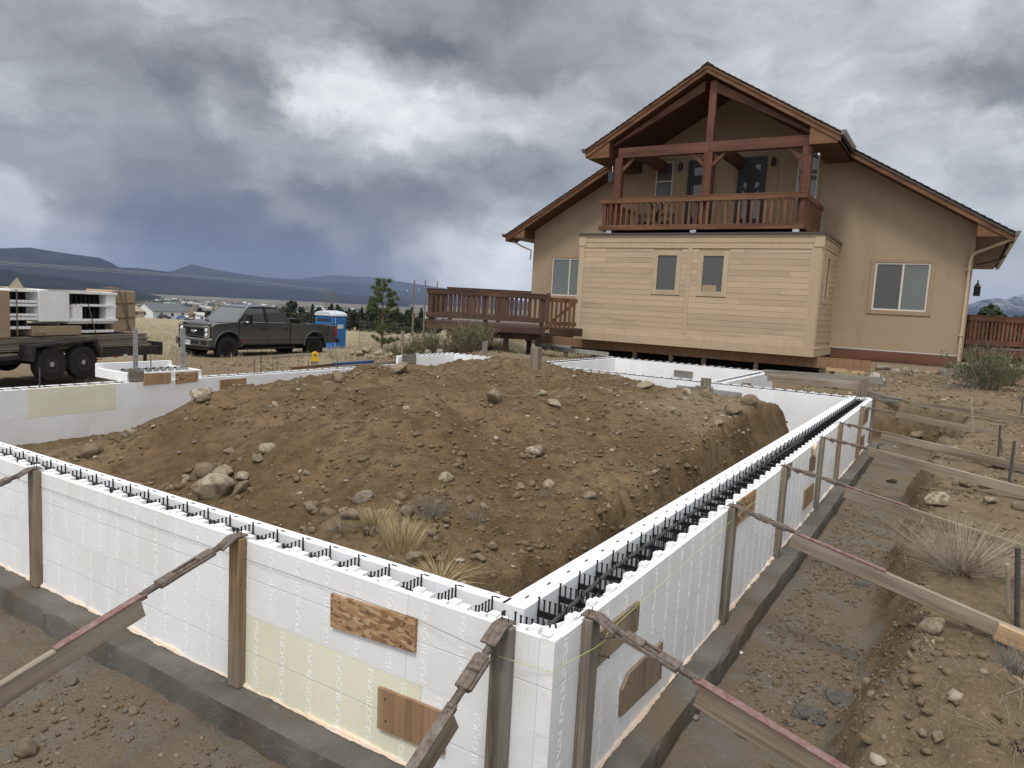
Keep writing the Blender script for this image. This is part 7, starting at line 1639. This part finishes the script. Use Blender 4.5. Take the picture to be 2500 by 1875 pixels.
for (pxa, pxb, ptop, pbot, Y, lb, wd) in ((795, 813, 708, 775, 330, 'nearest H frame power pylon above the portable toilet', .16), (700, 713, 725, 770, 520, 'smaller H frame power pylon left of the nearest one', .16), (1013, 1013, 0, 0, 0, '', 0)):
    if not lb: continue
    a = place(pxa, Y); b = place(pxb, Y); zt = at_depth(pxa, ptop, Y).z; t = thing('power_pylon', lb, 'power pylon', a.x, a.y, a.z, rot=0, world=True); W_ = b.x - a.x; Hh = zt - a.z
    for x_ in (0, W_): MB().tube([(x_, 0, -1), (x_, 0, Hh)], wd, 6).build('pole', MAT['bark'], t)
    MB().box(-W_ * .5, W_ * 1.5, -.12, .12, Hh - 2.2, Hh - 1.9).build('cross_arm', MAT['bark'], t)
    for (q0, q1) in (((0, 0, Hh - 2.5), (W_, 0, Hh - 7.5)), ((W_, 0, Hh - 2.5), (0, 0, Hh - 7.5))): MB().tube([q0, q1], .10, 5).build('cross_brace', MAT['bark'], t)
    for x_ in (-W_ * .5, W_ * .5, W_ * 1.5): MB().lathe([(.12, -1.2), (.12, 0)], (x_, 0, Hh - 2.2), 2, 6).build('insulator', MAT['gutter_grey'], t)
# power lines sagging across the left of the view
mlines = [((0, 645), (330, 668), (600, 686), (795, 708)), ((0, 641), (330, 664), (600, 684), (795, 706)), ((0, 638), (300, 659), (600, 683), (813, 708))]
for i, L4 in enumerate(mlines):
    pts = []
    for (px, py), Y in zip(L4, (105, 150, 225, 330)): pts.append(at_depth(px, py, Y))
    a, b = pts[0], pts[-1]; P = []
    xs = [0, .35, .68, 1]
    fine_ = []
    for k in range(25):
        s_ = k / 24; j = min(2, int(s_ * 3)); f = s_ * 3 - j; fine_.append(pts[j].lerp(pts[j + 1], f))
    ext = [a + (pts[0] - pts[1]) * 1.5] + fine_
    solo(MB().tube([tuple(q) for q in ext], .022, 4), 'power_line', MAT['galv'], ['lowest', 'middle', 'uppermost'][i] + ' of the three power lines sagging across the dark hills', 'power line', *a, world=True, group='power lines over the hills')
def farhouse(name, label, px, Y, wd, dp, hh, rh, mat, roofmat, rot=.3, cat='house', group=None, win=1, z=None):
    p = place(px, Y); t = thing(name, label, cat, p.x, p.y, p.z if z is None else z, rot=rot, world=True, group=group)
    MB().prism([(-dp / 2, 0), (-dp / 2, hh), (0, hh + rh), (dp / 2, hh), (dp / 2, 0)], 0, -wd / 2, wd / 2).build('walls', mat, t)
    for s_ in (-1, 1): MB().prism([(0, hh + rh + .12), (s_ * (dp / 2 + .5), hh - .5 * rh / (dp / 2) + .12), (s_ * (dp / 2 + .5), hh - .5 * rh / (dp / 2)), (0, hh + rh)], 0, -wd / 2 - .4, wd / 2 + .4).build('roof', roofmat, t)
    for i in range(win): MB().box(-wd * .3 + i * wd * .3, -wd * .3 + i * wd * .3 + 1.2, -dp / 2 - .05, -dp / 2, hh * .35, hh * .75).build('window', MAT['glass_dark'], t)
    return t
HW = M('white_siding', (.62, .66, .70), .7); HR = M('slate_roof', (.12, .13, .145), .8); HT = M('tan_siding', (.33, .27, .19), .9); HB = M('brown_siding', (.16, .12, .085), .9); HG = M('metal_roof', (.42, .42, .42), .6)
t = farhouse('white_house', 'white cottage with a slate grey gabled roof in the field beyond the trailer', 396, 270, 15, 9.5, 3.1, 2.6, HW, HR, R(64), win=3)
MB().box(-7.56, -7.5, -1.0, 1.0, 1.2, 2.4).build('window', MAT['glass_dark'], t)
farhouse('far_house', 'low white roofed house just behind the white cottage', 392, 300, 14, 9, 3.2, 1.6, HW, HG, R(40), win=1); farhouse('shed', 'brown shed right of the white cottage', 441, 285, 8, 7, 2.4, 1.6, HB, HB, R(70)); farhouse('far_house', 'small tan hut at the right edge of the trailer load', 344, 265, 6, 5, 2.5, 1.5, HT, HT, R(20), cat='hut')
t = farhouse('long_shed', 'long low beige shed with an open front behind the truck bonnet', 500, 380, 34, 8, 3, .8, HT, HG, R(-8), win=0, cat='shed')
farhouse('site_trailer', 'long white trailer home beyond the pickup bonnet', 520, 330, 16, 4, 2.6, .3, HW, HG, R(-5), win=3, cat='trailer home')
def farcar(px, Y, label, col, rot=0.2, van=False):
    p = place(px, Y); t = thing('parked_car', label, 'car', p.x, p.y, p.z, rot=rot, world=True); mt_ = M('car_paint', col, .4, .1, .5)
    MB().prism([(-2.2, .4), (-2.2, .95), (-1.9, 1.0), (-1.5, 1.6 if not van else 2.1), (.5, 1.6 if not van else 2.1), (1.1, 1.0), (2.2, .9), (2.2, .4)], 1, -.85, .85).build('body', mt_, t, bevel=.06)
    MB().prism([(-1.35, 1.08), (-1.2, 1.5), (.4, 1.5), (.8, 1.08)], 1, -.87, .87).build('windows', MAT['glass_dark'], t)
    for x_ in (-1.35, 1.4):
        for y_ in (-.8, .8): MB().lathe([(.34, -.12), (.34, .12)], (x_, y_, .34), 1, 12).build('wheel', MAT['rubber'], t)
farcar(446, 262, 'small blue car parked near the brown shed', (.10, .20, .36), .4); farcar(461, 268, 'cream car parked beside the small blue car', (.62, .58, .42), 1.4); farcar(474, 300, 'white pickup parked in the yard behind the cream car', (.7, .7, .7), .1); farcar(465, 300, 'white box van beside the brown shed', (.7, .7, .7), .2, True); farcar(868, 200, 'yellow and white car far off right of the portable toilet', (.6, .5, .25), .3); farcar(402, 262, 'dark low car in front of the white cottage', (.04, .04, .05), .2)
# distant town
rr = random.Random(77); mats_ = [HW, HT, M('pale_roof', (.50, .50, .48), .7), HB, HW]
TB = MB().prism([(-4, 0), (-4, 3.2), (0, 5), (4, 3.2), (4, 0)], 0, -7, 7)
tbm = [TB.mesh('town_building', m_) for m_ in mats_]; FB = MB().box(-14, 14, -8, 8, 0, 5).box(-14.3, 14.3, -8.3, 8.3, 5, 5.4); fbm_ = [FB.mesh('town_building', m_) for m_ in (HW, mats_[2], HT)]
for i in range(150):
    px = rr.choice([rr.uniform(335, 1045), rr.uniform(400, 800)]); Y = rr.choice([rr.uniform(700, 1400), rr.uniform(1500, 3600), rr.uniform(1600, 3600)]); p = place(px, Y)
    big_ = rr.random() < .22 and Y > 1500; o = bpy.data.objects.new('town_building', rr.choice(fbm_) if big_ else rr.choice(tbm)); COL.objects.link(o); o.location = p; o.rotation_euler = (0, 0, rr.uniform(-.6, .6)); s_ = rr.uniform(.7, 1.3); o.scale = (s_, s_, s_ * rr.uniform(.9, 1.2)); tag(o, 'tiny pale building of the distant town on the valley floor', 'building', 'distant town buildings')
# bushy junipers and pines of the plain: copies of a few shapes
def tree_mesh(seed, H_=5.0, W_=3.6, cone=False):
    r = random.Random(seed); vs = []; fs = []
    for i in range(520):
        if cone:
            f = r.random() ** .7; z_ = H_ * (.08 + .92 * (1 - f)); rad = W_ / 2 * f * r.uniform(.5, 1.0); a = r.uniform(0, 6.28); c = Vector((math.cos(a) * rad, math.sin(a) * rad, z_))
        else:
            lobe = r.choice([(0, 0, .55, 1), (.25, .1, .45, .8), (-.25, -.1, .42, .85), (.05, .2, .75, .6), (-.1, -.15, .32, .9)]); d = Vector((r.gauss(0, 1), r.gauss(0, 1), r.gauss(0, 1))).normalized() * r.uniform(.55, 1) ** .5; c = Vector((lobe[0] * W_ + d.x * W_ * .36 * lobe[3], lobe[1] * W_ + d.y * W_ * .36 * lobe[3], lobe[2] * H_ + d.z * H_ * .27 * lobe[3])); c.z = max(c.z, H_ * .07)
        a = Vector((r.gauss(0, 1), r.gauss(0, 1), r.gauss(0, 1))).normalized(); b = a.cross(Vector((r.gauss(0, 1), r.gauss(0, 1), 1))).normalized(); s_ = H_ * r.uniform(.04, .085); k = len(vs); vs += [tuple(c - a * s_), tuple(c + b * s_ * .8), tuple(c + a * s_ * .9), tuple(c - b * s_ * .7)]; fs.append((k, k + 1, k + 2, k + 3))
    me_ = bpy.data.meshes.new('crown'); me_.from_pydata(vs, [], fs); me_.materials.append(MAT['needle_dark']); return me_
crowns = [tree_mesh(i) for i in range(5)] + [tree_mesh(9, 6, 3.2, True), tree_mesh(10, 6.5, 3.4, True)]
trk = MB().tube([(0, 0, -.3), (.1, 0, 1.2), (0, 0, 3.2)], [.22, .16, .06], 6).mesh('trunk', MAT['bark'])
def fartree(x, y, s_, k, label, group):
    z_ = float(gz(np.array([x]), np.array([y]), False)[0]); o = bpy.data.objects.new('evergreen_tree', None); COL.objects.link(o); o.location = (x, y, z_); o.scale = (s_, s_, s_ * rr.uniform(.85, 1.15)); o.rotation_euler = (0, 0, rr.uniform(0, 6.28)); tag(o, label, 'tree', group)
    for nm, me_ in (('crown', crowns[k]), ('trunk', trk)):
        c = bpy.data.objects.new(nm, me_); COL.objects.link(c); c.parent = o
for i, (px, Y, s_, k) in enumerate(((705, 250, 2.0, 1), (728, 235, 1.3, 0), (742, 240, 1.2, 3), (758, 245, 1.25, 2), (580, 420, 1.5, 1), (612, 420, 1.3, 0), (655, 430, 1.2, 4))):
    p = place(px, Y); fartree(p.x, p.y, s_, k, ['biggest dark evergreen just left of the pylons', 'dark round evergreen right of the biggest one', 'lower dark evergreen above the portable toilet', 'dark evergreen behind the portable toilet roof', 'dark tree showing over the pickup bonnet', 'dark tree showing over the pickup windscreen', 'dark tree showing over the pickup cab'][i], None)
for i in range(120):
    px = rr.uniform(735, 1080); Y = rr.uniform(175, 300); p = place(px, Y); fartree(p.x, p.y, rr.uniform(.75, 1.35), rr.randrange(7), 'dark evergreen in the belt of trees behind the pine and the poles', 'belt of evergreens across the plain')
for i in range(90):
    px = rr.uniform(335, 1000); Y = rr.uniform(480, 1300); p = place(px, Y); fartree(p.x, p.y, rr.uniform(.8, 1.7), rr.randrange(5), 'small dark tree dotted over the far plain before the town', 'scattered trees of the far plain')
for i in range(60):
    px = rr.uniform(2380, 2520); Y = rr.uniform(60, 400); p = place(px, Y); fartree(p.x, p.y, rr.uniform(.7, 1.2), rr.randrange(5), 'dark evergreen beyond the right hand deck', 'evergreens beyond the right deck')
# far woods along the foot of the hills, one mass
r = np.random.RandomState(5); n = 5200; Y_ = 1500 + 2100 * r.rand(n); a = np.array([ray(px, 760)[0] / ray(px, 760)[1] for px in r.uniform(-200, 1150, n)]); X_ = a * Y_
cl = fbm(X_ / 160, Y_ / 260, 4, 88) > .02; X_, Y_ = X_[cl], Y_[cl]; n = len(X_); Z_ = gz(X_, Y_, False); s_ = r.uniform(3, 7, n)
base = np.array([(1, 0, 0), (-.5, .87, 0), (-.5, -.87, 0), (0, 0, 1.1)]); tri = np.array([(0, 1, 3), (1, 2, 3), (2, 0, 3)]); co = (base[None] * s_[:, None, None] + np.stack([X_, Y_, Z_], -1)[:, None]).reshape(-1, 3); q = (tri[None] + (np.arange(n) * 4)[:, None, None]).reshape(-1, 3)
me_ = bpy.data.meshes.new('far_woods'); me_.from_pydata(co.tolist(), [], q.tolist()); me_.materials.append(MAT['needle_dark']); o = bpy.data.objects.new('far_woods', me_); COL.objects.link(o); o['kind'] = 'stuff'
